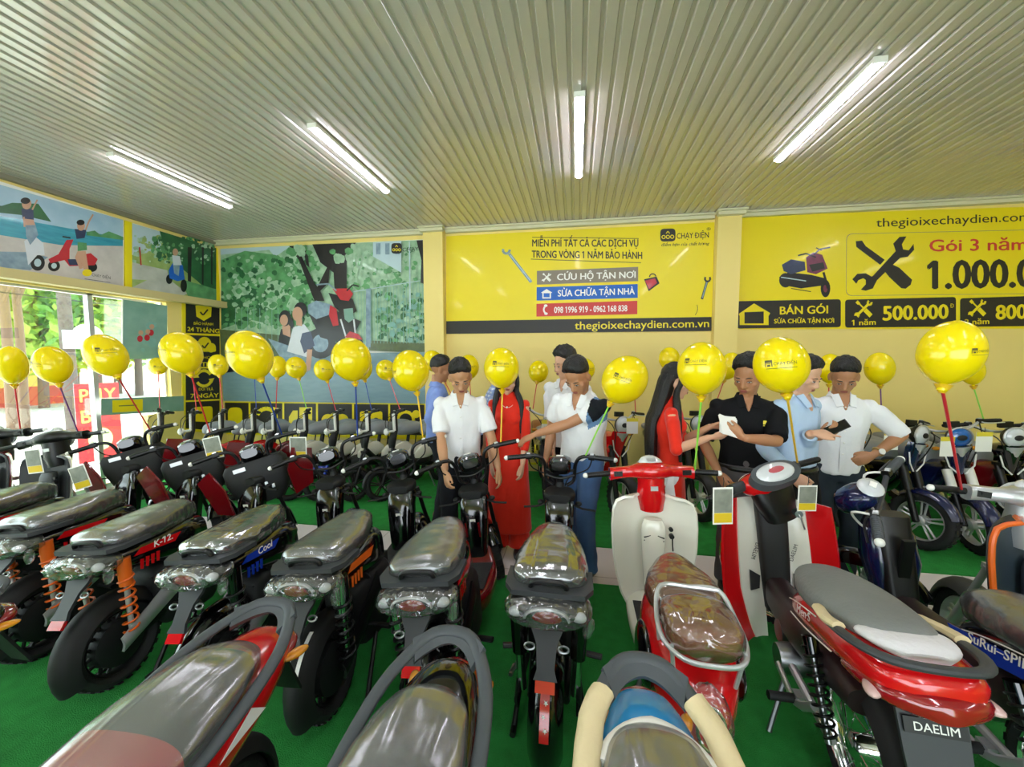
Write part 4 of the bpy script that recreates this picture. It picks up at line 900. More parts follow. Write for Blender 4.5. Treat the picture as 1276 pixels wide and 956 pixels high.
    # collar
    if collar is not None:
        mb = MB(U); g_ = collar_open; a0 = R(10+90*g_)
        def col(u, v):
            a = R(90)+a0+(2*PI-2*a0)*u; f = max(0, math.sin(a))
            return ((.058+.020*v)*math.cos(a)*1.05, (.056+.020*v)*math.sin(a)-.008, 1.458-.046*v-f*.030)
        mb.shell(col, 28, 4, .005)
        if g_ > .2:
            for sg in (-1, 1):
                m2 = MB(U); m2.shell(lambda a, b: (sg*(.034+.040*b-.016*a), .060+.052*a+.004*(1-b)-.012*b*(1-a), 1.452-.080*a-.012*b), 6, 5, .007); m2.build('collar_flap', collar, root, 60)
        mb.build('collar', collar, root, 60)
    if shoes:
        for i, (hp, kn, an) in enumerate(legs):
            sg = -1 if i == 0 else 1; mb = MB(Matrix.Translation(an) @ Matrix.Scale(s, 4))
            mb.se([(-.07, 0, -.05, .028, .03, .032, 2.4), (-.04, 0, -.042, .038, .05, .042, 2.6), (.05, 0, -.05, .042, .035, .034, 2.8), (.13, sg*.006, -.056, .046, .026, .028, 2.6), (.18, sg*.008, -.062, .032, .016, .022, 2.4), (.195, sg*.008, -.066, .012, .008, .016, 2.2)], 18, 4); mb.build('shoe', shoes, root, 60)
    return dict(root=root, U=U, J=J, Hd=Hd, W2L=W2L, s=s)
def PX(x, y, Y_): return at(x, y, Y=Y_)
def buttons(p, n=5, z0=1.36, dz=.085, y=.122, m=M_prwht):
    mb = MB(p['U'])
    for k in range(n): mb.ell((.002, y-.020*(k == 0), z0-dz*k), (.006, .004, .006), None, 8, 6)
    mb.build('buttons', m, p['root'])
    mb = MB(p['U']); mb.shell(lambda a, b: ((b-.5)*.034, y-.010+.006*math.sin(a*9)-.012*max(0, a-.75)*4, .88+.43*a), 14, 3, .004); mb.build('placket', C_white, p['root'], 60)
# 1 man in blue, turned away to the right
q = PX(546, 560, 3.72)
person('man in a blue shirt seen from behind, leftmost of the group', q.x, q.y, 28, 1.70, head=(12, -4, 0), shirt=C_blue, collar=C_blue, trousers=C_dark, sleeve=1.45, shoes=M_sandal, skin=0, collar_open=0, seed=1,
       arms={-1: dict(l=(-.2, .22, .98), hint=(-.6, -1, 0)), 1: dict(l=(.27, .02, .93), hint=(.6, -1, 0))})
# 2 man in white looking down, between two straight bars
q = PX(574, 560, 2.98)
p = person('man in a short sleeved white shirt with bowed head, standing between moped handlebars', q.x, q.y, -72, 1.68, bend=6, head=(26, 2, 4), shirt=C_white, collar=C_white, trousers=C_dark, sleeve=.82, skin=1, seed=2, head_s=1.10,
       arms={1: dict(w=PX(556, 604, 2.62), hint=(.5, -1, 0), curl=.6), -1: dict(w=PX(625, 600, 2.85), hint=(-.6, -.8, 0), curl=.5)})
buttons(p)
# 3 person in a checked shirt behind
q = PX(606, 560, 4.0)
person('person in a blue checked shirt, mostly hidden behind the woman in red', q.x, q.y, 5, 1.70, bend=16, head=(20, 0, 0), shirt=C_check, collar=C_check, trousers=C_dark, sleeve=.8, seed=3)
# 4 woman in red, face behind a balloon
q = PX(634, 560, 3.30)
p = person('woman in a long red dress whose face is hidden by a yellow balloon', q.x, q.y, -88, 1.62, head=(6, 8, -6), skin=2, shirt=C_red, trousers=None, female=True, sleeve=1.55, long_hair=.42, tunic='plain', collar=C_red, collar_open=0, seed=4, fringe=.5,
       arms={-1: dict(w=PX(651, 582, 3.12), hint=(-.6, -.6, 0), curl=.4), 1: dict(w=PX(612, 585, 3.2), hint=(.6, -.6, 0), curl=.4)})
mb = MB(p['U']); mb.tube([(.05*math.cos(a), .075+.02*math.sin(a)*-1, 1.40+.035*(1-math.sin(-a))-.06) for a in [-PI+PI*i/12 for i in range(13)]], .0015, 5); mb.ell((0, .115, 1.345), (.006, .004, .010)); mb.build('necklace', M_prwht, p['root'])
# 5 tall man in white at the back
q = PX(706, 560, 3.55)
person('tall dark haired man in white behind the polo shirt man, elbow out', q.x, q.y, -118, 1.77, head=(14, -28, 0), shirt=C_white, collar=C_white, trousers=C_dark, sleeve=.95, skin=2, hairvol=1.6, seed=5, shw=1.1,
       arms={-1: dict(w=PX(752, 560, 3.45), hint=(-1, -.2, .25), curl=.8), 1: dict(w=PX(690, 575, 3.4), hint=(.5, -.6, -.3))})
# 6 man in the polo shirt, pointing at a handlebar
def polo_pick(p_, u, J):
    S, E_, Wt, a = J[-1]; d = (E_-S); t = (p_-S).dot(d)/d.length_squared; r = (p_-S-d*t).length
    if t > -.30 and r < .10 and u.x < -.10:
        if t > .60: return 0
        f = (p_-S-d*t).y; return 2 if (f > .012 and t < .42) or t < -.12 else 1
    return 0
q = PX(725, 560, 3.05)
p = person('man in a white polo with blue and black sleeve, reaching to touch a handlebar', q.x, q.y, -122, 1.72, bend=14, side=-4, twist=8, head=(26, -6, 6), shirt=C_white, cmats=[C_white, C_steel, C_navy], pick=polo_pick, collar=C_white, trousers=C_jeans, sleeve=.64, skin=0, belly=.03, seed=6, shw=1.12, head_s=1.10,
       arms={-1: dict(w=PX(658, 545, 2.88), hint=(-.6, -.2, .15), d=PX(636, 556, 2.84)-PX(668, 540, 2.88), up=(0, -.25, 1), curl=.35, thumb=.7), 1: dict(l=(.25, .12, .88), hint=(.6, -.8, 0))}, foot=((-.10, .03), (.12, -.06)))
# 7 long haired woman in red
q = PX(833, 560, 3.0)
p = person('woman in red with waist long black hair, passing papers to the right', q.x, q.y, -8, 1.64, head=(10, 4, 0), skin=2, shirt=C_red, trousers=None, female=True, sleeve=1.08, long_hair=.58, tunic='slit', collar=C_red, collar_open=0, seed=7, fringe=.5,
       arms={1: dict(w=PX(884, 545, 2.74), hint=(.5, -.5, -.6), d=(1, .1, .05), up=(.2, -.5, -.6), curl=.55), -1: dict(w=PX(886, 531, 2.88), hint=(-.3, -.5, -.6), d=(1, -.25, .1), up=(.1, .8, .5), curl=.6)})
# 8 man in the black polo shirt
q = PX(928, 560, 2.98)
p = person('man in a black polo shirt with a small yellow chest logo, holding papers', q.x, q.y, -104, 1.69, head=(18, -26, 0), skin=0, shirt=C_black, collar=C_black, trousers=C_grey, sleeve=.92, seed=8, tuck=True, hem=.945, shw=1.16, head_s=1.16, hairvol=1.3,
       arms={-1: dict(w=PX(928, 546, 2.66), hint=(-.9, -.2, -.6), d=PX(906, 532, 2.74)-PX(930, 545, 2.68), up=(.3, -.5, -.4), curl=.6), 1: dict(w=PX(895, 588, 2.86), hint=(.8, -.6, -.2), curl=.6)})
mb = MB(p['U']); yy = .122+.075
for (x0, z0, x1, z1) in ((-.085, 1.262, -.105, 1.288), (-.108, 1.265, -.15, 1.28), (-.085, 1.25, -.15, 1.257)): mb.prism([(x0, z0), (x1, z0), (x1, z1), (x0, z1)], (0, yy, 0), (1, 0, .06), (0, -.06, 1), -.004)
mb.build('logo', M_yel, p['root'])
# 9 man in pale blue at his shoulder
q = PX(990, 560, 3.0)
person('man in a pale blue long sleeved shirt, head half behind a balloon', q.x, q.y, -62, 1.70, head=(24, 10, 0), skin=2, shirt=C_lblue, collar=C_lblue, trousers=C_dark, sleeve=1.85, seed=9, tuck=True, hem=.945,
       arms={-1: dict(w=PX(1010, 540, 2.78), hint=(-.6, -.5, -.6), d=(1, .05, .05), up=(0, -.4, 1), curl=.4, point=True), 1: dict(w=PX(985, 590, 2.8), hint=(.6, -.6, 0))})
# 10 man with a phone
q = PX(1041, 560, 3.22)
p = person('man in a white shirt with rolled sleeves looking at a phone, left hand on hip', q.x, q.y, -100, 1.69, bend=3, head=(30, -14, 0), skin=0, shirt=C_white, collar=C_white, trousers=C_djeans, sleeve=.98, seed=10, head_s=1.08, shw=1.06,
       arms={1: dict(w=PX(1022, 545, 2.92), hint=(.6, -.6, -.5), d=PX(1040, 537, 2.86)-PX(1020, 547, 2.94), up=(-.2, -.4, -.5), curl=.75), -1: dict(w=PX(1090, 566, 3.08), hint=(-1, -.3, .1), d=(-.75, .1, -.5), up=(.4, -.8, .3), curl=.5)})
buttons(p)
S_, E_, W_, _a = p['J'][-1]; d_ = (W_-E_).normalized(); c_ = W_-d_*.03
mb = MB(); u_ = d_.orthogonal().normalized(); w_ = d_.cross(u_); mb.tube([c_+(u_*math.cos(a)+w_*math.sin(a))*.031 for a in [2*PI*i/16 for i in range(17)]], .008, 6); wt = mb.build('wristwatch', mat('watch_strap', '#c9a96a', .3, .8), p['root'])
f_ = (p['W2L'].to_3x3() @ V((.1, -1, .3))).normalized(); mb = MB(); mb.lathe([(0, 0), (.020, 0), (.020, .008), (0, .009)], c_+f_*.030, 'z', 16, rot=V((0, 0, 1)).rotation_difference(f_).to_matrix()); mb.build('watch_face', M_white, wt)
# things in their hands
def sheet_thing(name, lab, cat, c, u, v, w, h, th, m, n=1):
    t = thing(name, lab, cat, c)
    u, v = V(u).normalized(), V(v).normalized()
    for k in range(n):
        mb = MB(); o = u.cross(v)*(.004*k); rr = V((0, 0, 0)); a = .12*k
        mb.shell(lambda s_, t_: tuple(o+(u*math.cos(a)+v*math.sin(a))*((s_-.5)*w)+(v*math.cos(a)-u*math.sin(a))*((t_-.5)*h)+u.cross(v)*(.02*(s_-.5)**2)), 6, 6, th); mb.build('sheet', m, t, 60)
    return t
sheet_thing('paper_sheets', 'white paper sheets passed between the woman in red and the man in black', 'paper', PX(907, 531, 2.71), (1, .1, -.35), (.15, .5, .75), .12, .13, .002, M_prwht, 3)
c = PX(1043, 533, 2.84); t = thing('phone', 'black mobile phone held by the man in the white shirt', 'phone', c); Q = Matrix((V((.80, .05, .42)).normalized(), V((-.1, .75, .6)).normalized(), V((-.4, -.6, .65)).normalized())).transposed().to_4x4()
mb = MB(Q); mb.se([(-.072, 0, 0, .034, .0045, .0045, 6), (.072, 0, 0, .034, .0045, .0045, 6)], 20, 1, rot=rotm(-PI/2, 'Z')); mb.build('case', M_black, t)
mb = MB(Q); mb.box((0, 0, .005), (.13, .06, .001)); mb.build('screen', M_gloss, t, smooth=False)
# ------------------------------------------------------------------ electric mopeds and motorbikes
M_wrap = thin('plastic_wrap', '#f0f1f1', 0.78, 0.26, 0.30, 7, (1, .3, 1), '#a9adae', 0.13, .62)
M_wrap2 = thin('plastic_wrap_creased', '#f0f1f1', 0.74, 0.17, 0.55, 9, (1, .25, 1.6), '#a9adae', 0.12, .72)
M_film = thin('clear_film', '#f6f7f7', 0.88, 0.16, 0.6, 18, None, '#e6e8e8', 0.06, .6)
M_wrap3 = thin('wrap_streaked', '#f0f1f1', 0.78, 0.24, 0.6, 5, (2.2, .25, 1.6), '#a9adae', 0.20, .62)
M_wrap4 = thin('wrap_clear', '#f4f2ee', 0.84, 0.16, 0.5, 9, (1, .6, 1.6), '#c9c4b8', 0.08, .7)
M_foam = mat('foam_sheet', '#d9c79c', 0.7, bump=0.25, bscale=30)
M_matting = mat('floor_mat', '#232527', 0.8, bump=0.3, bscale=120)
M_spring = mat('spring_black', '#111112', 0.35, 0.4)
M_card = mat('card_grey', '#7f8377', 0.5, noise_amt=0.5, nscale=22)
M_ivory = mat('ivory_paint', '#e6e4d6', 0.22, coat=0.7)
M_frosty = mat('dusty_cover', '#767977', 0.55, noise_amt=0.16, nscale=9, bump=0.15, bscale=60)
M_gseat = mat('grey_seat', '#8a8f94', 0.5, noise_amt=0.1, nscale=9)
ANCHORS = []
class Bike:
    def __init__(s, name, label, cat, X, Y, rz, neck, steer=0.0, lean=0.0, rake=24, group=None):
        s.t = thing(name, label, cat, (X, Y, 0.011), R(rz), group, R(lean)); s.neck = V(neck)
        ax = V((0, -math.sin(R(rake)), math.cos(R(rake)))); s.ax = ax
        s.S = Matrix.Translation(s.neck) @ Matrix.Rotation(R(steer), 4, ax) @ Matrix.Translation(-s.neck)
    def put(s, name, mb, m, par=None, ang=38, label=None): return mb.build(name, m, par or s.t, ang, label=label)
    def steerp(s, p): return s.S @ V(p)
    def world(s, p): return s.t.matrix_basis @ V(p)
    def wheel(s, name, y, r, w, M=None, rim=M_steel, style='cast', rr=None, n=5, hub=.045, tyre=None):
        rr = rr or r*.68; mb = MB(M); c = (0, y, r); h = (r-rr)/2
        mb.ring(c, rr+h, h, 'x', 36, 12, rx=w/2)
        for i in range(30):                                       # tread blocks
            a = 2*PI*i/30; 
            for sgn in (-1, 1): mb.box((sgn*w*.2, y+(r-.002)*math.cos(a), r+(r-.002)*math.sin(a)), (w*.3, r*.11, .006), rotm(a-PI/2+sgn*.25*0, 'X'))
        o = s.put(name, mb, tyre or M_rub)
        mb = MB(M); mb.ring(c, rr+.004, .009, 'x', 32, 8, rx=w*.36)
        mb.lathe([(0, -w*.55), (hub*.6, -w*.55), (hub, -w*.42), (hub, w*.42), (hub*.6, w*.55), (0, w*.55)], c, 'x', 20)
        if style == 'cast':
            for i in range(n):
                a = 2*PI*i/n+.3
                for d in (-.16, .16): mb.tube([(0, y+hub*.8*math.cos(a+d*2), r+hub*.8*math.sin(a+d*2)), (0, y+rr*math.cos(a+d*.8), r+rr*math.sin(a+d*.8))], .009, 6)
        else:
            for i in range(18):
                a = 2*PI*i/18; sg = 1 if i % 2 else -1
                mb.tube([(sg*w*.35, y+hub*.9*math.cos(a+.5*sg), r+hub*.9*math.sin(a+.5*sg)), (0, y+rr*math.cos(a), r+rr*math.sin(a))], .0022, 4)
        s.put('rim', mb, rim, o); return o
    def shock(s, top, bot, body=M_gloss, rod=M_chrome, spring=M_spring, r=.03, cover=.5, M=None, k=7):
        top, bot = V(top), V(bot); d = bot-top; L = d.length
        mb = MB(M); mid = top+d*cover
        mb.tube([top, top+d*.04, top+d*.05, mid], r, 12); 
        o = s.put('shock_absorber', mb, body)
        mb = MB(M); mb.tube([mid, bot], r*(.42 if spring else .6), 10); s.put('shock_rod', mb, rod, o)
        if not spring: return o
        mb = MB(M); u = d.orthogonal().normalized(); w = d.cross(u).normalized(); q = []
        for i in range(k*10+1):
            f = (cover*.55+(0.93-cover*.55)*i/(k*10)); a = 2*PI*i/10; q.append(top+d*f+(u*math.cos(a)+w*math.sin(a))*r*1.08)
        mb.tube(q, r*.2, 5); s.put('spring', mb, spring, o); return o
    def fork(s, name, y, r, top, w=.07, rad=.016, m=M_black, sleeve=None):
        mb = MB(s.S)
        for sx in (-1, 1):
            mb.tube([(sx*w, top[1], top[2]), (sx*w, y, r)], rad, 10); mb.tube([(sx*w, top[1]*.45+y*.55, top[2]*.45+r*.55), (sx*w, y, r)], rad*1.45, 10)
            mb.lathe([(0, -.02), (.018, -.02), (.018, .02), (0, .02)], (sx*w, y, r), 'x', 10)
        mb.box((0, top[1], top[2]), (w*2.4, .05, .03)); o = s.put(name, mb, m)
        if sleeve:
            for sx in (-1, 1):
                mb = MB(s.S); mb.tube([(sx*w, top[1]*.9+y*.1, top[2]*.9+r*.1), (sx*w, top[1]*.5+y*.5, top[2]*.5+r*.5)], rad*1.9, 10); s.put('fork_cover', mb, sleeve, o)
    def fender(s, name, y, r, a0, a1, w, m, M=None, lift=.03, th=.006, par=None, k=16, drop=.35):
        mb = MB(M)
        def fn(u, v):
            a = R(a0+(a1-a0)*u); b = (v-.5)*2; q = r+lift-abs(b)**2.5*w*drop
            return (b*w/2, y+q*math.cos(a), r+q*math.sin(a))
        mb.shell(fn, k, 8, th); return s.put(name, mb, m, par, 60)
    def grips(s, bars, L, col=M_black, endm=M_white, r=.017, lever=True, sw=True, gl=.125):
        """bars: the handlebar object; L: list of (grip start, grip end) in local coordinates before steering"""
        for a, b in L:
            a, b = V(a), V(b); ANCHORS.extend(s.t.matrix_basis @ (s.S @ (a+(b-a)*f)) for f in (-.5, -.2, .1)); mb = MB(s.S); d = (b-a).normalized()
            mb.tube([a, a+d*.008, b], r, 12)
            for i in range(9): mb.tube([a+(b-a)*(.12+i*.09), a+(b-a)*(.15+i*.09)], r*1.06, 12)
            g = s.put('grip', mb, col, bars)
            mb = MB(s.S); mb.ell(b+d*.008, r*.95); mb.tube([b, b+d*.012], r*.9, 12); s.put('bar_end', mb, endm, bars)
            if lever:
                mb = MB(s.S); f = V((0, .05, -.012)); mb.tube([a-d*.02, a-d*.01+f*.7, a+d*.05+f, b+f*.9+d*.01], .0065, 6, k=3, flat=.7); s.put('brake_lever', mb, M_black if lever is True else lever, bars)
            if sw:
                mb = MB(s.S); mb.se([(-.02, 0, 0, .019, .021, .021, 4), (.02, 0, 0, .019, .021, .021, 4)], 16, 1, rot=d.to_track_quat('Y', 'Z').to_matrix(), c=a-d*.02)
                q = s.put('switch_box', mb, M_black, bars)
                mb = MB(s.S); mb.box(a-d*.02+V((0, -.008, .021)), (.026, .024, .006)); mb.box(a-d*.02+V((0, -.008, .024)), (.016, .014, .006)); s.put('switch', mb, M_alu, q)
    def seat(s, st, m, wrap=None, puff=.012, k=5, name='seat', mm=None, par=None, seed=1, frill=True, label=None):
        mb = MB(); mb.se(st, 28, k); o = s.put(name, mb, m, par, 60, label)
        if wrap:
            mb = MB(); w = [(q[0], q[1], q[2], q[3]+puff*.7, q[4]+puff*.45, q[5]+puff*.2)+tuple(q[6:]) for q in st]
            y0, y1 = w[0][0], w[-1][0]; w[0] = (y0-puff,)+w[0][1:]; w[-1] = (y1+puff*.8,)+w[-1][1:]
            mb.se(w, 72, k+5)
            vv = []
            for p in mb.v:
                p = V(p); n_ = noise.noise(p*14+V((seed, 0, 0))); n2 = noise.noise(V((p.x*6, p.y*40, p.z*9))+V((0, seed, 0)))
                side = 1.0 if p.z < st[len(st)//2][2]+.4*st[len(st)//2][4] else .35
                d = V((p.x-st[0][1], 0, p.z-st[len(st)//2][2])); d = d.normalized() if d.length else d
                n3 = abs(noise.noise(V((p.x*16, p.y*24, p.z*16))+V((seed, 0, 3))))
                vv.append(tuple(p+d*(n_*.003+n2*.004*side-(.5-n3)*.010*side)))
            mb.v = vv; s.put('plastic_wrap', mb, wrap, o, 80)
        return o
    def lettering(s, body, M, size, m, par, bold=0.01, shear=0.15):
        vs, fs = text_mesh(body, size, bold*size, shear); w = max(v[0] for v in vs)/2
        mb = MB(M); mb.add([(x-w, y, .0004*q) for x, y, q in vs], fs); return s.put('lettering', mb, m, par)
def frame_mat(o, xdir, ydir):
    """matrix taking flat lettering (x right, y up) to a panel at o"""
    x = V(xdir).normalized(); y = V(ydir); y = (y-x*y.dot(x)).normalized(); z_ = x.cross(y)
    return Matrix.Translation(V(o)) @ Matrix((x, y, z_)).transposed().to_4x4()
def price_card(p, rz, lab, w=.115, h=.15, tilt=0.0):
    t = thing('price_card', lab, 'price card', p, rz, 'price cards on handlebars')
    mb = MB(); mb.prism([(-w/2, -h), (w/2, -h), (w/2, 0), (-w/2, 0)], (0, 0, -.03), (math.cos(tilt), 0, math.sin(tilt)), (-math.sin(tilt), 0, math.cos(tilt)), .002); mb.build('card', M_white, t, smooth=False)
    u, v = V((math.cos(tilt), 0, math.sin(tilt))), V((-math.sin(tilt), 0, math.cos(tilt)))
    for sg in (-1, 1):
        o = V((0, -.0035 if sg > 0 else .0025, -.03))
        mb = MB(); mb.prism([(-w*.44, -h*.68), (w*.44, -h*.68), (w*.44, -h*.05), (-w*.44, -h*.05)], o, u, v, .0008); mb.build('photo_print', M_card, t, smooth=False)
        mb = MB(); mb.prism([(-w*.44, -h*.95), (w*.44, -h*.95), (w*.44, -h*.69), (-w*.44, -h*.69)], o, u, v, .0008); mb.build('price_band', mat('card_yellow', '#d8b91e', .5), t, smooth=False)
    mb = MB(); mb.tube([(0, 0, .02), (.004, 0, 0), (0, 0, -.035)], .002, 5); mb.build('string', M_black, t)

# ---------- straight-bar electric moped, the model that fills the front row
def moped(label, X, Y, rz=0, steer=0, lean=0, body=M_gloss, col=M_gloss, shield=M_dred, accent=None, shock='black', word=None, wordm=M_prwht, floor=M_blackm, wrap=M_wrap, box=None, rim=M_blackm, seed=1, stars=False, stripes=False, arm=None, fend=M_gloss, group='electric mopeds in the front row'):
    b = Bike('electric_moped', label, 'moped', X, Y, rz, (0, 1.10, .80), steer, lean, 22, group); P_ = b.put
    b.wheel('rear_wheel', 0, .215, .10, None, rim, n=8, hub=.115)
    b.wheel('front_wheel', 1.235, .215, .08, b.S, rim, n=5, hub=.05)
    b.fender('rear_fender', 0, .215, 10, 205, .135, fend, lift=.045, drop=.5)
    if stars:
        mb = MB(); mb.shell(lambda u, v: ((v-.5)*.036, .264*math.cos(R(118+50*u)), .215+.264*math.sin(R(118+50*u))), 12, 2, .002); sp = P_('fender_stripe', mb, M_red, None, 60)
        mb = MB()
        for k, a in enumerate((125, 132, 141, 150, 159)):
            c = V((.004*(-1)**k, .2665*math.cos(R(a)), .215+.2665*math.sin(R(a)))); t_ = V((0, -math.sin(R(a)), math.cos(R(a)))); r_ = .010-.001*(k % 2)
            mb.prism([(r_*(1 if i % 2 else .42)*math.sin(PI*i/5), r_*(1 if i % 2 else .42)*math.cos(PI*i/5)) for i in range(10)], c, (1, 0, 0), -t_, .001)
        P_('star', mb, M_prwht, sp)
    mb = MB()                                                      # swing arm and underframe
    for sx in (-1, 1): mb.tube([(sx*.075, 0, .215), (sx*.085, .2, .26), (sx*.08, .42, .32)], .018, 8, k=3, flat=1.4)
    mb.tube([(-.08, .42, .32), (.08, .42, .32)], .03, 10); P_('swing_arm', mb, M_black)
    mb = MB(); mb.se([(.16, 0, .40, .07, .06, .10, 4), (.22, 0, .36, .115, .16, .20, 5), (.48, 0, .34, .125, .17, .20, 5), (.54, 0, .34, .08, .12, .14, 4)], 22, 3); bc = P_('battery_case', mb, M_blackm, None, 50)
    mb = MB()
    for k in range(4): mb.box((0, .17-.002*k, .46-.045*k), (.14, .012, .012))
    P_('case_rib', mb, M_black, bc, 20)
    for sx in (-1, 1):
        mb = MB(); mb.shell(lambda u, v: (sx*(.125+.012*math.sin(PI*v)), .34-.40*u, .44-.20*u+(v-.5)*(.12-.05*u)), 10, 5, .012); P_('chain_guard', mb, arm or M_black, None, 40)
        mb = MB(); mb.tube([(sx*.12, .26, .20), (sx*.15, .12, .10), (sx*.16, .04, .012)], .012, 8); mb.tube([(sx*.16, .0, .012), (sx*.16, .08, .012)], .014, 8); P_('stand_leg', mb, M_black)
    if stripes:
        for sx in (-1, 1):
            mb = MB(); mb.shell(lambda u, v: (sx*.026+(v-.5)*.018, .268*math.cos(R(112+42*u)), .215+.268*math.sin(R(112+42*u))), 10, 2, .002); P_('fender_stripe', mb, M_prwht, None, 60)
    mb = MB()
    for sx in (-1, 1): mb.tube([(sx*.09, -.02, .64), (sx*.10, .2, .58), (sx*.09, .45, .33), (sx*.08, .9, .24), (sx*.03, 1.02, .5), (sx*.015, 1.06, .78)], .016, 8, k=4)
    mb.tube([(0, 1.02, .60), (0, 1.10, .82)], .03, 12); mb.box((0, .5, .40), (.14, .16, .2)); P_('frame', mb, M_blackm)
    sm = {'black': (M_gloss, M_chrome, M_spring), 'orange': (M_orange, M_alu, M_orange), 'chrome': (M_chrome, M_chrome, M_spring), 'sleeve': (M_gloss, M_chrome, None)}[shock]
    for sx in (-1, 1): b.shock((sx*.14, -.01, .67), (sx*.115, .0, .25), *sm, r=.028 if shock == 'orange' else .034, cover=.58 if shock == 'sleeve' else (.34 if shock == 'orange' else .42))
    mb = MB(); mb.se([(-.10, 0, .685, .10, .025, .03, 2.6), (-.03, 0, .67, .14, .05, .075, 2.8), (.15, 0, .655, .15, .065, .11, 3), (.38, 0, .63, .125, .085, .17, 3), (.52, 0, .58, .085, .10, .18, 3)], 28, 5)
    sp = P_('side_panel', mb, body)
    if accent:
        for sx in (-1, 1):
            mb = MB(); xx = sx*.1525
            mb.prism([(-.02, .0), (.20, -.02), (.24, .018), (.02, .03)], (xx, .05, .655), (0, 1, 0), (0, -.0, 1), .002*-sx); 
            for k in range(4): mb.prism([(0, 0), (.018, -.004), (.008, -.055), (-.006, -.05)], (xx*.985, .06+k*.028, .625), (0, 1, 0), (0, 0, 1), .002*-sx)
            P_('stripe', mb, accent, sp)
    if word:
        b.lettering(word, frame_mat((.156, .18, .655), (0, 1, 0), (0, 0, 1)), .05, wordm, sp); b.lettering(word, frame_mat((-.156, .18, .655), (0, -1, 0), (0, 0, 1)), .05, wordm, sp)
    b.seat([(-.035, 0, .77, .10, .02, .03, 2.6), (-.01, 0, .765, .142, .045, .05, 2.8), (.08, 0, .76, .156, .056, .07, 2.7), (.20, 0, .76, .150, .058, .08, 2.6), (.32, 0, .765, .120, .062, .09, 2.5), (.42, 0, .765, .082, .056, .09, 2.4), (.485, 0, .75, .045, .035, .07, 2.3)], M_vinyl, wrap, seed=seed)
    # grab rail: a flat shelf behind the seat with a hoop
    mb = MB(); mb.prism([(-.185, .10), (-.185, -.03), (-.15, -.085), (.15, -.085), (.185, -.03), (.185, .10), (.15, .10), (.13, .0), (-.13, .0), (-.15, .10)], (0, 0, .725), (1, 0, 0), (0, 1, 0), .022)
    gr = P_('grab_rail', mb, M_dgrey)
    mb = MB(); mb.tube([(-.075, -.05, .745), (-.055, -.06, .775), (.055, -.06, .775), (.075, -.05, .745)], .011, 8, k=3); P_('hoop', mb, M_black, gr)
    # tail lamp with its arc, clear corner lenses and film
    mb = MB(); mb.se([(-.135, 0, .68, .06, .01, .01, 2), (-.125, 0, .68, .12, .03, .025, 2.2), (-.08, 0, .685, .155, .036, .035, 2.4), (-.02, 0, .69, .15, .03, .03, 2.6)], 28, 4); tl = P_('tail_lamp', mb, M_black)
    mb = MB(); mb.ell((0, -.118, .672), (.072, .03, .032)); P_('red_lens', mb, M_redlens, tl, label='dark red oval tail lens')
    mb = MB(); mb.tube([(.088*math.cos(a), -.136, .668+.044*math.sin(a)) for a in [PI*i/14 for i in range(15)]], .009, 8, flat=.6); P_('lamp_arc', mb, M_alu, tl)
    for sx in (-1, 1):
        mb = MB(); mb.ell((sx*.12, -.105, .675), (.04, .026, .022), rotm(sx*-.5, 'Z')); P_('corner_lens', mb, M_lens, tl)
    mb = MB(); mb.se([(-.16, 0, .675, .08, .03, .03, 2), (-.14, 0, .675, .15, .05, .045, 2.2), (-.08, 0, .675, .18, .055, .055, 2.4), (-.03, 0, .68, .17, .05, .05, 2.6)], 34, 4)
    rn = random.Random(seed); mb.v = [tuple(V(p)+V((rn.uniform(-1, 1), rn.uniform(-1, 1), rn.uniform(-1, 1)))*.004) for p in mb.v]
    mb.ell((.165, -.10, .625), (.022, .02, .045), rotm(.3, 'Y'), 8, 6); P_('plastic_film', mb, M_film, tl, 20)
    # number plate bracket
    mb = MB(); mb.prism([(-.066, 0), (.066, 0), (.062, -.07), (.040, -.12), (.034, -.20), (.046, -.235), (-.046, -.235), (-.034, -.20), (-.040, -.12), (-.062, -.07)], (0, -.06, .655), (1, 0, 0), (0, .57, .82), .014)
    nb = P_('plate_bracket', mb, M_dgrey)
    for sx in (-1, 1):
        mb = MB(); Q = V((sx*.068, -.137, .552)); u = V((1, 0, 0)); v = V((0, .57, .82))
        mb.tube([Q+u*(.020*math.cos(a))+v*(.011*math.sin(a)) for a in [2*PI*i/12 for i in range(13)]], .0045, 6); P_('slotted_lug', mb, M_steel, nb)
    mb = MB(); mb.box((0, -.05, .60), (.10, .012, .012), rotm(.0, 'X')); mb.box((0, -.098, .625), (.075, .02, .01)); P_('plate_clip', mb, M_black, nb)
    mb = MB(); mb.box((0, -.208, .45), (.075, .014, .042), rotm(-.6, 'X')); P_('reflector', mb, mat('reflector_red', '#d3141a', .15, coat=1), nb, 10, label='bright red rectangular reflector')
    # step-through floor, battery hump, column
    mb = MB(); mb.se([(.46, 0, .29, .12, .05, .09, 4), (.60, 0, .265, .155, .05, .08, 4), (.85, 0, .265, .15, .05, .08, 4), (.98, 0, .31, .10, .08, .08, 4)], 24, 4); ft = P_('floorboard', mb, shield)
    mb = MB(); mb.box((0, .71, .318), (.25, .30, .008)); P_('floor_mat', mb, M_matting, ft, 10)
    mb = MB(); mb.se([(.30, 0, .96, .075, .06, .05, 4), (.5, 0, .99, .085, .07, .06, 4), (.68, 0, 1.035, .085, .06, .06, 3.5), (.76, 0, 1.06, .06, .05, .05, 3)], 24, 4, ax='z', rot=None) if False else None
    mb = MB(); st = []
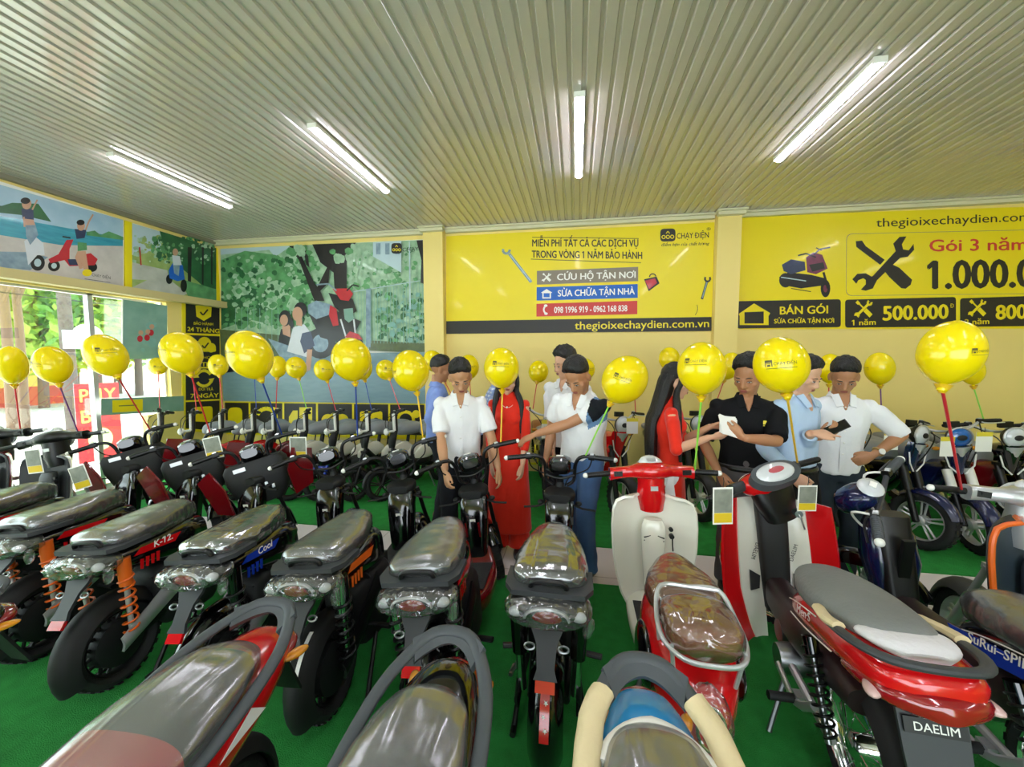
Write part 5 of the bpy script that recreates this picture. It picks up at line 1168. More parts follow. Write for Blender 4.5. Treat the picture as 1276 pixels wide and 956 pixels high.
    for (z_, y_, hw, hd) in ((.29, .95, .075, .05), (.45, .97, .085, .06), (.60, 1.0, .095, .065), (.70, 1.03, .10, .06), (.745, 1.05, .075, .05)):
        st.append([(hw*math.copysign(abs(math.cos(a))**.55, math.cos(a)), y_+hd*math.copysign(abs(math.sin(a))**.55, math.sin(a)), z_) for a in [2*PI*i/24 for i in range(24)]])
    mb.loft(st); lg = P_('leg_shield', mb, col, None, 50)
    mb = MB(); mb.box((.0, .934, .565), (.038, .004, .055), rotm(.18, 'X')); lb = P_('paper_label', mb, M_prwht, lg, 10)
    mb = MB(); mb.box((0, .931, .575), (.02, .003, .004), rotm(.18, 'X')); mb.box((0, .933, .56), (.024, .003, .012), rotm(.18, 'X')); P_('label_print', mb, M_black, lb, 10)
    for sx in (-1, 1):
        mb = MB(); mb.box((sx*.045, .915, .50), (.012, .006, .16), rotm(.14, 'X')); P_('stripe', mb, shield if shield != M_blackm else M_black, lg, 10)
    if box:                                                         # wide black front box with coloured wings, turning with the bars
        mb = MB(b.S); rings = []
        for (z_, hw, y0, y1) in ((.56, .12, 1.02, 1.12), (.64, .185, 1.0, 1.16), (.76, .215, .985, 1.18), (.86, .215, .985, 1.18), (.90, .19, 1.0, 1.16)):
            rings.append([(hw*math.copysign(abs(math.cos(a))**.4, math.cos(a)), (y0+y1)/2+(y1-y0)/2*math.copysign(abs(math.sin(a))**.4, math.sin(a)), z_) for a in [2*PI*i/28 for i in range(28)]])
        mb.loft(rings); q = P_('front_box', mb, M_blackm, None, 50)
        for sx in (-1, 1):
            mb = MB(b.S); mb.prism([(0, .0), (.15, .03), (.19, .30), (.03, .36), (-.03, .2)], (sx*.215, .98, .55), (sx*.80, .60, 0), (sx*.12, 0, 1), .012); P_('panel_wing', mb, box, q, 30, label='dark red wing panel')
        mb = MB(b.S); mb.box((-.09, .982, .86), (.08, .006, .03)); P_('sticker', mb, M_alu, q, 10)
        for k in range(2):
            mb = MB(b.S); mb.box((.05+.04*k, .984, .70-.03*k), (.02, .006, .03)); P_('badge', mb, M_alu, q, 10)
    mb = MB(); mb.se([(-.065, 0, .0, .07, .02, .03, 3), (-.02, 0, .0, .105, .035, .045, 3), (.05, 0, .005, .10, .04, .05, 3), (.10, 0, .0, .06, .03, .04, 3)], 22, 4, c=(0, 1.03, .755)); P_('bowl_cover', mb, M_blackm)
    for sx in (-1, 1):
        mb = MB(); mb.tube([(sx*.08, 1.02, .70), (sx*.14, 1.0, .685), (sx*.155, .99, .683), (sx*.24, .975, .68)], .012, 8, flat=.5); tn = P_('turn_signal', mb, M_blackm)
        mb = MB(); mb.ell((sx*.13, 1.03, .70), (.022, .028, .016)); P_('signal_lens', mb, M_blackm, tn)
    mb = MB(); mb.lathe([(0, 0), (.012, 0), (.012, .02), (0, .02)], (.085, .975, .72), 'y', 12); mb.tube([(.085, .965, .72), (.087, .955, .69), (.085, .96, .64)], .006, 6); mb.box((.086, .957, .61), (.02, .012, .05)); P_('key', mb, M_steel)
    # handlebar, instrument pod
    mb = MB(b.S)
    for sx in (-1, 1):
        mb.tube([(sx*.05, 1.11, .80), (sx*.095, 1.10, .84), (sx*.105, 1.08, .95), (sx*.135, 1.06, 1.01), (sx*.20, 1.05, 1.025), (sx*.245, 1.04, 1.02), (sx*.36, 1.015, 1.012)], .0125, 10, k=4)
    mb.tube([(-.10, 1.09, .88), (0, 1.07, .86), (.10, 1.09, .88)], .010, 8, k=3); mb.tube([(-.10, 1.085, .92), (0, 1.05, .90), (.10, 1.085, .92)], .008, 8, k=3)
    mb.tube([(0, 1.12, .70), (0, 1.10, .86)], .026, 12); hb = P_('handlebar', mb, M_black)
    b.grips(hb, [((-.235, 1.04, 1.02), (-.36, 1.015, 1.012)), ((.235, 1.04, 1.02), (.36, 1.015, 1.012))])
    mb = MB(b.S)
    for sx in (-1, 1): mb.tube([(sx*.215, 1.045, 1.0), (sx*.19, 1.10, .92), (sx*.06, 1.14, .84), (sx*.02, 1.12, .72)], .0045, 6, k=4)
    P_('cable', mb, M_black, hb)
    mb = MB(b.S); mb.se([(-.07, 0, .01, .055, .025, .035, 3), (-.035, 0, 0, .075, .052, .06, 3.5), (.03, 0, 0, .082, .058, .07, 3.5), (.08, 0, -.02, .07, .055, .06, 2.4), (.10, 0, -.02, .05, .035, .04, 2.2)], 24, 4, c=(0, 1.08, .955)); pod = P_('instrument_pod', mb, M_gloss)
    mb = MB(b.S); mb.se([(-.068, 0, .012, .05, .030, .0, 3), (-.02, 0, .014, .066, .048, .0, 3.5), (.03, 0, .012, .066, .050, .0, 3.5)], 20, 2, c=(0, 1.08, .955)); P_('display', mb, mat('smoked_lens', '#3a3d42', .1, coat=1), pod)
    mb = MB(b.S); mb.box((0, 1.075, 1.0195), (.05, .022, .003)); P_('sticker', mb, M_prwht, pod, 10)
    mb = MB(b.S); mb.ell((0, 1.185, .94), (.055, .015, .05)); P_('head_lamp', mb, M_lens, pod)
    b.fork('front_fork', 1.235, .215, (0, 1.12, .68), .068, .015, M_black)
    b.fender('front_fender', 1.235, .215, -5, 150, .105, col, b.S, .035)
    mb = MB(); mb.tube([(-.10, .42, .28), (-.20, .36, .04), (-.225, .35, .01)], .011, 8); mb.tube([(-.225, .33, .008), (-.215, .40, .008)], .012, 6); P_('kickstand', mb, M_steel)
    for sx in (-1, 1):
        mb = MB(); mb.tube([(sx*.09, .22, .28), (sx*.16, .22, .27)], .012, 8); mb.tube([(sx*.16, .22, .27), (sx*.24, .20, .275)], .017, 8, flat=.7); P_('footpeg', mb, M_black)
    return b
lab = 'black electric moped with wrapped seat, '
moped(lab+'star stickers on its rear fender, nearest the white scooter', -.105, 1.61, 0, 2, 0, shield=M_red, wrap=M_wrap2, stars=True, shock='sleeve', seed=2)
moped(lab+'dark red step panel, second from the white scooter', -.60, 1.60, 2, 24, -6, shield=M_dred, col=M_gloss, accent=M_red, shock='chrome', wrap=M_wrap, seed=5)
moped(lab+'chrome shock absorber, third from the white scooter', -1.15, 1.61, 2, 28, -6, shield=M_blackm, accent=M_orange, shock='chrome', stripes=True, fend=M_blackm, seed=9)
moped(lab+'blue stripes and Cool lettering', -1.72, 1.60, 2, 30, -6, shield=M_blackm, accent=M_blue, word='Cool', wrap=M_wrap2, arm=M_alu, seed=13)
moped(lab+'orange shock absorbers and K-12 lettering', -2.36, 1.58, 3, 30, -5, shield=M_blackm, accent=M_red, shock='orange', word='K-12.', box=M_dred, arm=M_alu, fend=M_blackm, seed=17)
moped(lab+'left of the one with K-12 lettering', -3.0, 1.66, 4, 30, -5, shield=M_blackm, accent=M_red, shock='orange', box=M_dred, arm=M_alu, fend=M_blackm, seed=21)
moped(lab+'leftmost one with a black front box', -3.66, 1.70, 4, 30, -5, shield=M_blackm, accent=M_red, shock='orange', box=M_dred, seed=23)

# ---------- classic step-through scooter with a broad leg shield
def scooter(label, X, Y, rz, steer, lean, body, shieldm, headm, inner=None, seatm=M_brown, trim=None, rack=True, group=None, wrap=M_wrap2, lever=True, seed=3, tall=1.0, ys=1.0):
    b = Bike('scooter', label, 'scooter', X, Y, rz, (0, .98, .78), steer, lean, 24, group); P_ = b.put; b.t.matrix_basis = b.t.matrix_basis @ Matrix.Diagonal((1, ys, 1, 1))
    b.wheel('rear_wheel', 0, .21, .09, None, M_alu, n=6, hub=.07); b.wheel('front_wheel', 1.20, .21, .085, b.S, M_alu, n=6)
    b.fork('front_fork', 1.20, .21, (0, 1.05, .62), .06, .016, M_alu)
    b.fender('front_fender', 1.20, .21, -8, 172, .14, body, b.S, .045, .008, drop=.5)
    # leg shield seen from the saddle: concave, spine down the middle
    zs = [.24, .32, .44, .58, .71, .80, .85, .872, .88]; ws = [.14, .185, .215, .235, .24, .235, .215, .175, .12]
    def shield(u, v):
        f = u*(len(zs)-1); i = min(int(f), len(zs)-2); q = f-i; z_ = zs[i]*(1-q)+zs[i+1]*q; w = ws[i]*(1-q)+ws[i+1]*q; s_ = (v-.5)*2
        return (s_*w, .90+.10*(z_-.26)-.10*abs(s_)**2.2+.02, z_*tall)
    mb = MB(); mb.shell(shield, 28, 22, .014); ls = P_('leg_shield', mb, inner or shieldm, None, 60)
    mb = MB(); mb.shell(lambda u, v: tuple(V(shield(u, v))+V((0, .016, 0))), 28, 22, .012); P_('shield_front', mb, shieldm, ls, 60)
    if trim:
        mb = MB(); mb.tube([shield(i/20, 0.0) for i in range(21)]+[shield(1, j/16) for j in range(1, 16)]+[shield((20-i)/20, 1.0) for i in range(21)], .012, 8); P_('edge_trim', mb, trim, ls, label='bright edge trim round the leg shield')
    mb = MB(); mb.se([(.30, 0, -.87, .045, .03, .03, 3), (.5, 0, -.885, .06, .04, .035, 3), (.68, 0, -.895, .07, .04, .035, 3), (.745, 0, -.905, .05, .03, .03, 3)], 20, 4, ax='z'); P_('glove_box', mb, inner or shieldm, ls, 60)
    mb = MB()
    for sx in (-1, 1):
        for k in range(2): mb.box((sx*.038, .858+.004*k, .655-.02*k), (.04, .008, .006), rotm(sx*.35, 'Y'))
    P_('vent_slot', mb, M_blackm, ls, 10)
    mb = MB(); mb.lathe([(0, -.004), (.012, -.004), (.012, .014), (0, .014)], (.095, .868, .70), 'y', 12); mb.lathe([(0, -.012), (.014, -.012), (.014, .014), (0, .014)], (.098, .865, .662), 'y', 12); mb.tube([(.10, .85, .655), (.10, .845, .62), (.105, .85, .58)], .004, 6); P_('key', mb, M_black, ls)
    # floor and rear body
    mb = MB(); mb.se([(.38, 0, .25, .13, .05, .06, 4), (.6, 0, .235, .155, .045, .06, 4), (.88, 0, .245, .15, .05, .06, 4), (.96, 0, .27, .10, .05, .05, 4)], 24, 4); fb = P_('floorboard', mb, shieldm)
    mb = MB(); mb.box((0, .63, .284), (.24, .34, .008)); P_('floor_mat', mb, M_matting, fb, 10)
    mb = MB(); mb.se([(-.30, 0, .44, .03, .03, .05, 2.2), (-.24, 0, .47, .085, .07, .12, 2.4), (-.10, 0, .50, .15, .10, .20, 2.6), (.10, 0, .50, .175, .14, .22, 2.6), (.30, 0, .49, .15, .17, .24, 2.8), (.42, 0, .46, .10, .18, .22, 3), (.46, 0, .44, .05, .12, .16, 3)], 30, 5); bd = P_('body_shell', mb, body, None, 60)
    mb = MB(); mb.tube([(sx*.0, 0, 0) for sx in (0,)]+[(0, .01, 0)], .001, 3) if False else None
    for sx in (-1, 1):
        mb = MB(); mb.ell((sx*.165, .06, .47), (.035, .17, .11)); P_('side_cowl', mb, M_gloss if inner is None else body, bd, 60)
        b.shock((sx*.12, -.02, .52), (sx*.10, 0, .22), M_alu, M_chrome, M_spring, r=.024, cover=.4)
        mb = MB(); mb.tube([(sx*.12, .24, .27), (sx*.19, .22, .27)], .011, 8); mb.tube([(sx*.19, .22, .27), (sx*.27, .21, .275)], .018, 10); P_('footpeg', mb, M_steel)
    mb = MB(); mb.se([(-.30, 0, .30, .05, .05, .16, 3), (-.22, 0, .38, .075, .07, .10, 3), (-.12, 0, .44, .08, .06, .08, 3)], 20, 4); P_('tail_fender', mb, body, bd, 60)
    b.fender('rear_fender', 0, .21, 60, 200, .12, body, None, .04)
    mb = MB(); mb.ell((0, -.272, .46), (.042, .03, .062), rotm(-.5, 'X')); tl = P_('tail_lamp', mb, M_redlens)
    mb = MB(); mb.tube([(.046*math.cos(a), -.285-.035*math.sin(a)*-.5-.01, .46+.066*math.sin(a)) for a in [2*PI*i/20 for i in range(21)]], .006, 6); P_('lamp_bezel', mb, M_chrome, tl)
    mb = MB(); mb.ell((0, -.275, .47), (.075, .05, .115), rotm(-.5, 'X'), 20, 12); rn = random.Random(seed); mb.v = [tuple(V(p)+V((rn.uniform(-1, 1), rn.uniform(-1, 1), rn.uniform(-1, 1)))*.005) for p in mb.v]; P_('plastic_film', mb, M_film, tl, 25)
    # saddle and pillion
    if rack:
        b.seat([(.03, 0, .70, .10, .05, .05, 2.6), (.07, 0, .70, .135, .065, .07, 2.8), (.17, 0, .70, .145, .065, .075, 2.8), (.28, 0, .70, .115, .065, .075, 2.6), (.38, 0, .71, .06, .055, .07, 2.4), (.425, 0, .71, .025, .035, .05, 2.2)], seatm, wrap, name='saddle', seed=seed)
        b.seat([(-.25, 0, .72, .075, .03, .05, 2.4), (-.22, 0, .72, .115, .055, .065, 2.8), (-.12, 0, .72, .128, .06, .07, 3), (-.02, 0, .72, .12, .055, .065, 3), (.005, 0, .72, .10, .035, .05, 3)], seatm, wrap, name='pillion_seat', seed=seed+3)
        mb = MB(); loop = [(.11, .045), (.0, .055), (-.11, .045), (-.142, -.05), (-.14, -.18), (-.09, -.285), (0, -.305), (.09, -.285), (.14, -.18), (.142, -.05), (.11, .045), (0, .055)]
        mb.tube([(x, y, .69+(.085 if y > -.02 else (.03 if y > -.1 else 0))) for x, y in loop], .009, 8, k=4); 
        for x, y in ((.12, -.23), (-.12, -.23), (.14, -.05), (-.14, -.05)): mb.tube([(x, y, .70), (x*.85, y+.03, .55)], .008, 6)
        P_('luggage_rack', mb, M_alu)
    else:
        b.seat([(-.24, 0, .71, .08, .03, .04, 2.6), (-.18, 0, .71, .125, .05, .06, 3), (.0, 0, .705, .145, .055, .07, 3), (.18, 0, .695, .14, .05, .07, 3), (.36, 0, .69, .09, .05, .07, 2.6), (.45, 0, .68, .04, .03, .05, 2.4)], seatm, wrap, seed=seed)
        mb = MB(); mb.tube([(.12, .0, .67), (.145, -.16, .69), (.10, -.28, .70), (-.10, -.28, .70), (-.145, -.16, .69), (-.12, 0, .67)], .013, 8, k=4); P_('grab_rail', mb, M_black)
    # steering head
    mb = MB(b.S); mb.lathe([(0, .78), (.07, .78), (.085, .86), (.078, .94), (.082, 1.0), (0, 1.0)], (0, 1.0-.02, 0), 'z', 24); mb.v = [p for p in mb.v]
    hn = P_('head_neck', mb, headm, None, 60)
    mb = MB(b.S); mb.box((.0, .898, .93), (.042, .006, .026)); P_('sticker', mb, M_alu, hn, 10)
    mb = MB(b.S); mb.se([(-.245, .0, 1.005, .042, .035, .04, 3), (-.20, .0, 1.01, .04, .033, .036, 3), (-.12, .01, 1.02, .045, .032, .035, 2.6), (-.05, .02, 1.03, .085, .045, .05, 2.4), (.05, .02, 1.03, .085, .045, .05, 2.4), (.12, .01, 1.02, .045, .032, .035, 2.6), (.20, 0, 1.01, .04, .033, .036, 3), (.245, 0, 1.005, .042, .035, .04, 3)], 24, 4, ax='x', c=(0, .98, 0)); hb = P_('handlebar', mb, headm, None, 60)
    mb = MB(b.S); mb.ell((0, .97, 1.062), (.072, .075, .03), rotm(.5, 'X')); dp = P_('instrument_dome', mb, M_lens, hb)
    mb = MB(b.S); mb.box((0, .955, 1.088), (.05, .03, .004), rotm(.5, 'X')); P_('instrument_panel', mb, M_alu, dp, 10)
    mb = MB(b.S); mb.lathe([(0, 0), (.075, 0), (.078, .02), (.06, .045), (0, .055)], (0, 1.05, 1.0), 'y', 24); P_('head_lamp', mb, M_lens, hb)
    for sx in (-1, 1):
        mb = MB(b.S); mb.box((sx*.20, .938, 1.012), (.05, .006, .03)); mb.box((sx*.20, .934, 1.016), (.026, .006, .012)); P_('switch', mb, M_black, hb, 10)
    b.grips(hb, [((-.245, .985, 1.005), (-.385, .96, 1.0)), ((.245, .985, 1.005), (.385, .96, 1.0))], lever=lever, sw=False)
    mb = MB(); mb.tube([(-.10, .36, .22), (-.19, .30, .02)], .012, 8); P_('kickstand', mb, M_steel)
    return b
vespa = scooter('red and ivory scooter with brown seats and a white luggage hoop', .46, 1.57, 0, 6, 0, M_red, M_ivory, M_red, None, M_brown, None, True, None, M_wrap4, ys=.87)
scooter('ivory fronted scooter with dark grey inner shield, left of the box fronted mopeds', -4.25, 1.62, 3, 16, -3, M_ivory, M_ivory, M_black, M_dgrey, M_vinyl, None, False, 'grey shield scooters at the left')
scooter('red scooter with a dark grey inner leg shield, cut by the left edge', -4.86, 1.60, 3, 18, -3, M_dred, M_dred, M_black, M_dgrey, M_vinyl, None, False, 'grey shield scooters at the left')
scooter('scooter with an orange edged dark grey leg shield, at the right edge', 2.2, 1.25, 2, -14, 0, M_dgrey, M_dgrey, M_alu, mat('slate_plastic', '#323d47', .45), M_vinyl, M_orange, False, None, lever=M_alu, tall=1.06)

# ---------- underbone motorbike
def underbone(label, X, Y, rz, steer, lean, body, shield_in, word, wordm, seatm, badge=None, wrap=None, side_word=None, rim='spoke', group=None, panel=M_ivory, foam=True, front=True, pod=None, ys=1.0):
    b = Bike('motorbike', label, 'motorbike', X, Y, rz, (0, .98, .82), steer, lean, 25, group); P_ = b.put; b.t.matrix_basis = b.t.matrix_basis @ Matrix.Diagonal((1, ys, 1, 1))
    b.wheel('rear_wheel', 0, .27, .085, None, M_chrome, rim, .215, n=5); b.wheel('front_wheel', 1.20, .27, .075, b.S, M_chrome, rim, .22, n=5)
    b.fork('front_fork', 1.20, .27, (0, 1.05, .70), .07, .016, M_alu); b.fender('front_fender', 1.20, .27, 0, 170, .12, body, b.S, .04, .007, drop=.5)
    for sx in (-1, 1):
        b.shock((sx*.13, .12, .60), (sx*.115, -.01, .27), M_gloss, M_steel, M_spring, r=.028, cover=.18, k=9)
        mb = MB(); mb.tube([(sx*.10, 0, .27), (sx*.10, .40, .30)], .017, 8); P_('swing_arm', mb, M_alu)
    # leg shields: two wings, coloured outside and pale inside
    if front:
        for sx in (-1, 1):
            def wing(u, v):
                z_ = .15+.73*u; w = .13+.075*min(1, u*3)**.7+.02*math.sin(PI*u)
                return (sx*(.055+(w-.02)*v), .80+.20*u-.12*v*v*(.6+.4*u)+.10*(1-u)*(1-v)*0, z_)
            mb = MB(); mb.shell(lambda u, v: wing(u, .0+.62*v), 18, 8, .012); lg = P_('leg_shield', mb, panel, None, 60)
            mb = MB(); mb.shell(lambda u, v: tuple(V(wing(u, .60+.52*v))+V((0, .012, 0))), 18, 8, .014); P_('shield_wing', mb, body, lg, 60)
            mb = MB(); mb.prism([(-.022, -.05), (.022, -.035), (.03, .03), (-.02, .055)], (sx*.11, .838, .44), (1 if sx > 0 else 1, 0, 0), (0, .3, 1), -.012); P_('shield_opening', mb, M_black, lg, 30)
            if side_word: b.lettering(side_word, frame_mat((sx*.105, .880, .60), (.25*sx, 0, -1) if sx < 0 else (0.25, 0, 1), (1 if sx < 0 else -1, -.1, 0)), .03, M_black, lg, 0.0, 0)
    mb = MB(); mb.se([(.30, 0, -.83, .06, .05, .04, 4), (.5, 0, -.87, .07, .05, .04, 4), (.7, 0, -.915, .075, .05, .04, 4), (.86, 0, -.96, .08, .05, .05, 4)], 20, 4, ax='z'); P_('front_tunnel', mb, shield_in, None, 60)
    mb = MB(); mb.se([(-.10, 0, .52, .10, .05, .05, 3), (.3, 0, .48, .11, .10, .12, 3), (.6, 0, .40, .075, .10, .10, 3), (.86, 0, .40, .06, .08, .10, 3)], 22, 4); P_('frame_cover', mb, mat('umber_plastic', '#2a1c1d', .4), None, 60)
    mb = MB(); mb.lathe([(0, -.14), (.06, -.14), (.07, -.10), (.07, .10), (.06, .14), (0, .14)], (0, .42, .29), 'x', 22); mb.lathe([(0, -.08), (.055, -.08), (.055, .08), (0, .08)], (0, .58, .32), 'x', 18); P_('engine', mb, M_steel)
    mb = MB(); mb.tube([(.12, .55, .25), (.15, .3, .18), (.155, .1, .2), (.155, -.18, .26)], .022, 10, k=3); mb.tube([(.155, -.02, .23), (.155, -.20, .27)], .038, 14); P_('exhaust', mb, M_chrome)
    # tail body, rising towards the lamp
    mb = MB(); mb.se([(-.36, 0, .775, .07, .02, .06, 2.4), (-.32, 0, .775, .13, .045, .075, 2.6), (-.18, 0, .755, .155, .06, .085, 2.8), (0, 0, .71, .15, .08, .09, 2.8), (.18, 0, .655, .135, .09, .075, 2.6), (.34, 0, .60, .11, .08, .05, 2.4), (.42, 0, .575, .07, .06, .03, 2.2)], 30, 5); bd = P_('tail_body', mb, body, None, 60)
    for sx in (-1, 1):
        b.lettering(word, frame_mat((sx*(.160 if pod else .150), .12, .675), (0, sx, .25*-sx), (0, 0, 1)), .05, wordm, bd, .02, .3)
        mb = MB(); mb.tube([(sx*.153, -.1, .69), (sx*.149, .1, .64), (sx*.128, .3, .59)], .003, 5, k=3); mb.tube([(sx*.150, .02, .74), (sx*.142, .2, .69), (sx*.118, .34, .63)], .0025, 5, k=3); P_('stripe', mb, M_prwht, bd)
    mb = MB(); mb.se([(-.385, 0, .735, .05, .02, .03, 2.4), (-.345, 0, .735, .125, .035, .04, 2.6), (-.25, 0, .72, .152, .03, .045, 2.8), (-.16, 0, .70, .152, .02, .035, 2.8)], 28, 4); tl = P_('tail_lamp', mb, M_redlens, None, 60)
    for sx in (-1, 1):
        mb = MB(); mb.ell((sx*.128, -.29, .722), (.026, .055, .018), rotm(sx*.45, 'Z')); P_('turn_lens', mb, mat('pink_lens', '#c9a5a0', .08, coat=1), tl)
    mb = MB(); mb.prism([(-.085, 0), (.085, 0), (.08, -.12), (.065, -.30), (-.065, -.30), (-.08, -.12)], (0, -.30, .69), (1, 0, 0), (0, .30, .95), .012); pb = P_('mud_guard', mb, M_mgrey if badge is None else M_dgrey)
    if badge:
        mb = MB(); mb.prism([(-.075, -.02), (.075, -.02), (.075, .022), (-.075, .022)], (0, -.329, .65), (1, 0, 0), (0, .3, .95), .006); pk = P_('badge_plate', mb, M_black, pb)
        b.lettering(badge, frame_mat((0, -.338, .641), (1, 0, 0), (0, .3, .95)), .032, M_prwht, pk, .01, 0)
    b.fender('rear_fender', 0, .27, 30, 165, .12, M_blackm, None, .035)
    b.seat([(-.24, 0, .815, .06, .02, .03, 2.4), (-.19, 0, .815, .105, .045, .05, 2.6), (-.05, 0, .79, .137, .065, .06, 2.6), (.10, 0, .765, .145, .075, .07, 2.6), (.24, 0, .745, .130, .075, .08, 2.5), (.36, 0, .725, .095, .065, .085, 2.4), (.43, 0, .70, .05, .04, .07, 2.2)], seatm, wrap, k=5)
    mb = MB(); mb.tube([(.145, .02, .775), (.165, -.12, .805), (.15, -.27, .83), (.08, -.345, .84), (-.08, -.345, .84), (-.15, -.27, .83), (-.165, -.12, .805), (-.145, .02, .775)], .018, 10, k=4, flat=.7); gr = P_('grab_rail', mb, M_dgrey)
    if foam:
        for sx in (-1, 1):
            mb = MB(); mb.tube([(sx*.150, 0.0, .788), (sx*.168, -.10, .808), (sx*.163, -.17, .825)], .021, 8, k=4, flat=.7); P_('foam_sleeve', mb, M_foam, gr)
        mb = MB(); mb.se([(-.30, 0, .835, .06, .012, .02, 2.4), (-.26, 0, .835, .105, .022, .02, 2.4), (-.18, 0, .825, .125, .024, .02, 2.4), (-.14, 0, .815, .10, .02, .02, 2.4)], 24, 4); P_('foam_wrap', mb, mat('white_foam', '#dcd9dc', .6, bump=.2), gr, 60)
    # head
    if front:
        mb = MB(b.S); mb.se([(-.10, 0, .0, .11, .04, .05, 2.8), (-.06, 0, .0, .15, .055, .07, 2.8), (.0, 0, -.005, .15, .06, .08, 2.6), (.07, 0, -.03, .11, .05, .07, 2.4), (.11, 0, -.04, .06, .03, .04, 2.2)], 28, 4, c=(0, .98, 1.0)); hd = P_('headset', mb, body, None, 60)
        mb = MB(b.S); mb.prism([(.150*math.copysign(abs(math.cos(t))**.8, math.cos(t)), .012+.078*math.sin(t)) for t in [2*PI*i/32 for i in range(32)]], (0, .885, 1.015), (1, 0, 0), (0, .80, .55), .05); dc = P_('dash_cover', mb, M_mgrey, hd, 30)
        mb = MB(b.S); mb.se([(.78, 0, -.90, .085, .05, .05, 3), (.90, 0, -.915, .12, .05, .06, 3), (1.0, 0, -.93, .13, .04, .06, 3)], 20, 4, ax='z'); P_('dash_lower', mb, M_black, hd, 60)
        mb = MB(b.S); mb.ell((0, .868, 1.066), (.118, .060, .022), rotm(.60, 'X'), 24, 10); mb.v = mb.v; dp = P_('instrument_dome', mb, M_lens, dc)
        mb = MB(b.S); mb.ell((.0, .857, 1.083), (.05, .020, .006), rotm(.60, 'X')); P_('instrument_panel', mb, mat('dial_red', '#b8555c', .3), dp)
        mb = MB(b.S); mb.ell((0, 1.075, .965), (.085, .03, .045)); P_('head_lamp', mb, M_lens, hd)
        for sx in (-1, 1):
            mb = MB(b.S); mb.ell((sx*.125, 1.02, .985), (.04, .06, .02), rotm(-sx*.5, 'Z')); P_('turn_lens', mb, M_amber, hd)
        mb = MB(b.S); mb.tube([(-.36, .95, 1.01), (-.23, .965, 1.012), (-.12, .97, 1.0), (.12, .97, 1.0), (.23, .965, 1.012), (.36, .95, 1.01)], .012, 8, k=3)
        for sx in (-1, 1): mb.tube([(sx*.12, .97, 1.0), (sx*.19, .955, 1.012), (sx*.23, .955, 1.012)], .03, 10)
        hb = P_('handlebar', mb, M_dgrey); b.grips(hb, [((-.235, .965, 1.012), (-.365, .945, 1.01)), ((.235, .965, 1.012), (.365, .945, 1.01))], endm=M_black, r=.018)
        mb = MB(); mb.lathe([(0, -.02), (.02, -.02), (.022, .02), (0, .02)], (.105, .86, .84), 'y', 12); mb.tube([(.105, .84, .84), (.112, .83, .82), (.13, .83, .76)], .004, 6); P_('key', mb, M_steel)
    if pod:
        for sx in (-1, 1):
            mb = MB(); mb.prism([(-.12, -.02), (.30, -.04), (.36, .03), (-.12, .035)], (sx*.153, 0, .69), (0, 1, -.22), (0, 0, 1), -.004*sx); P_('side_stripe', mb, M_blue, bd, 20)
        mb = MB(); st = []
        for (z_, y_, hw, hd) in ((.28, .90, .07, .05), (.45, .92, .085, .07), (.62, .95, .12, .09), (.76, .98, .11, .08), (.84, 1.0, .07, .05)): st.append([(hw*math.copysign(abs(math.cos(a))**.6, math.cos(a)), y_+hd*math.copysign(abs(math.sin(a))**.6, math.sin(a)), z_) for a in [2*PI*i/24 for i in range(24)]])
        mb.loft(st); cl = P_('leg_shield', mb, pod, None, 50)
        mb = MB(); mb.box((0, .84, .60), (.05, .02, .36), rotm(.16, 'X')); P_('shield_spine', mb, M_black, cl, 20)
        mb = MB(); mb.se([(.40, 0, .27, .12, .05, .05, 4), (.85, 0, .26, .13, .05, .05, 4)], 20, 2); P_('floorboard', mb, M_dgrey)
        mb = MB(b.S); mb.se([(-.02, 0, 0, .05, .03, .03, 2.6), (.02, 0, 0, .085, .05, .06, 2.6), (.10, 0, -.02, .09, .06, .09, 2.6), (.17, 0, -.04, .05, .04, .06, 2.4)], 22, 4, c=(0, 1.0, .97)); pd = P_('headset', mb, pod, None, 60)
        mb = MB(b.S); mb.ell((0, 1.0, 1.02), (.075, .06, .02), rotm(.5, 'X')); P_('instrument_dome', mb, M_lens, pd); mb = MB(b.S); mb.box((0, .985, 1.04), (.045, .03, .004), rotm(.5, 'X')); P_('instrument_panel', mb, M_prwht, pd, 10)
        mb = MB(b.S); mb.tube([(-.37, .93, .97), (-.22, .96, .985), (-.08, .98, .93), (.08, .98, .93), (.22, .96, .985), (.37, .93, .97)], .014, 8, k=3)
        hb = P_('handlebar', mb, M_dgrey); b.grips(hb, [((-.22, .96, .985), (-.37, .93, .97)), ((.22, .96, .985), (.37, .93, .97))], col=M_mgrey, r=.022)
        mb = MB(b.S)
        for sx in (-1, 1): mb.tube([(sx*.2, .97, .99), (sx*.18, 1.06, .98), (sx*.12, 1.06, .86), (sx*.05, 1.02, .74)], .006, 6, k=4)
        P_('cable', mb, M_white, hb)
    for sx in (-1, 1):
        mb = MB(); mb.box((sx*.135, .20, .27), (.03, .05, .04)); mb.tube([(sx*.14, .40, .27), (sx*.145, .2, .25), (sx*.14, .05, .36)], .012, 8, k=3, flat=1.5); pg = P_('peg_bracket', mb, M_alu)
        mb = MB(); mb.tube([(sx*.15, .20, .265), (sx*.25, .19, .27)], .019, 10); P_('footpeg', mb, M_blackm, pg)
    mb = MB(); mb.tube([(-.12, .38, .22), (-.21, .30, .01)], .012, 8); P_('kickstand', mb, M_steel)
    return b
underbone('red underbone motorbike with a dusty covered seat and DAELIM badge, right foreground', 1.07, 1.53, -5, 30, -2, M_red, M_blackm, 'Men\u00b7S', M_prwht, M_frosty, 'DAELIM', None, 'DAELIM', ys=.94)
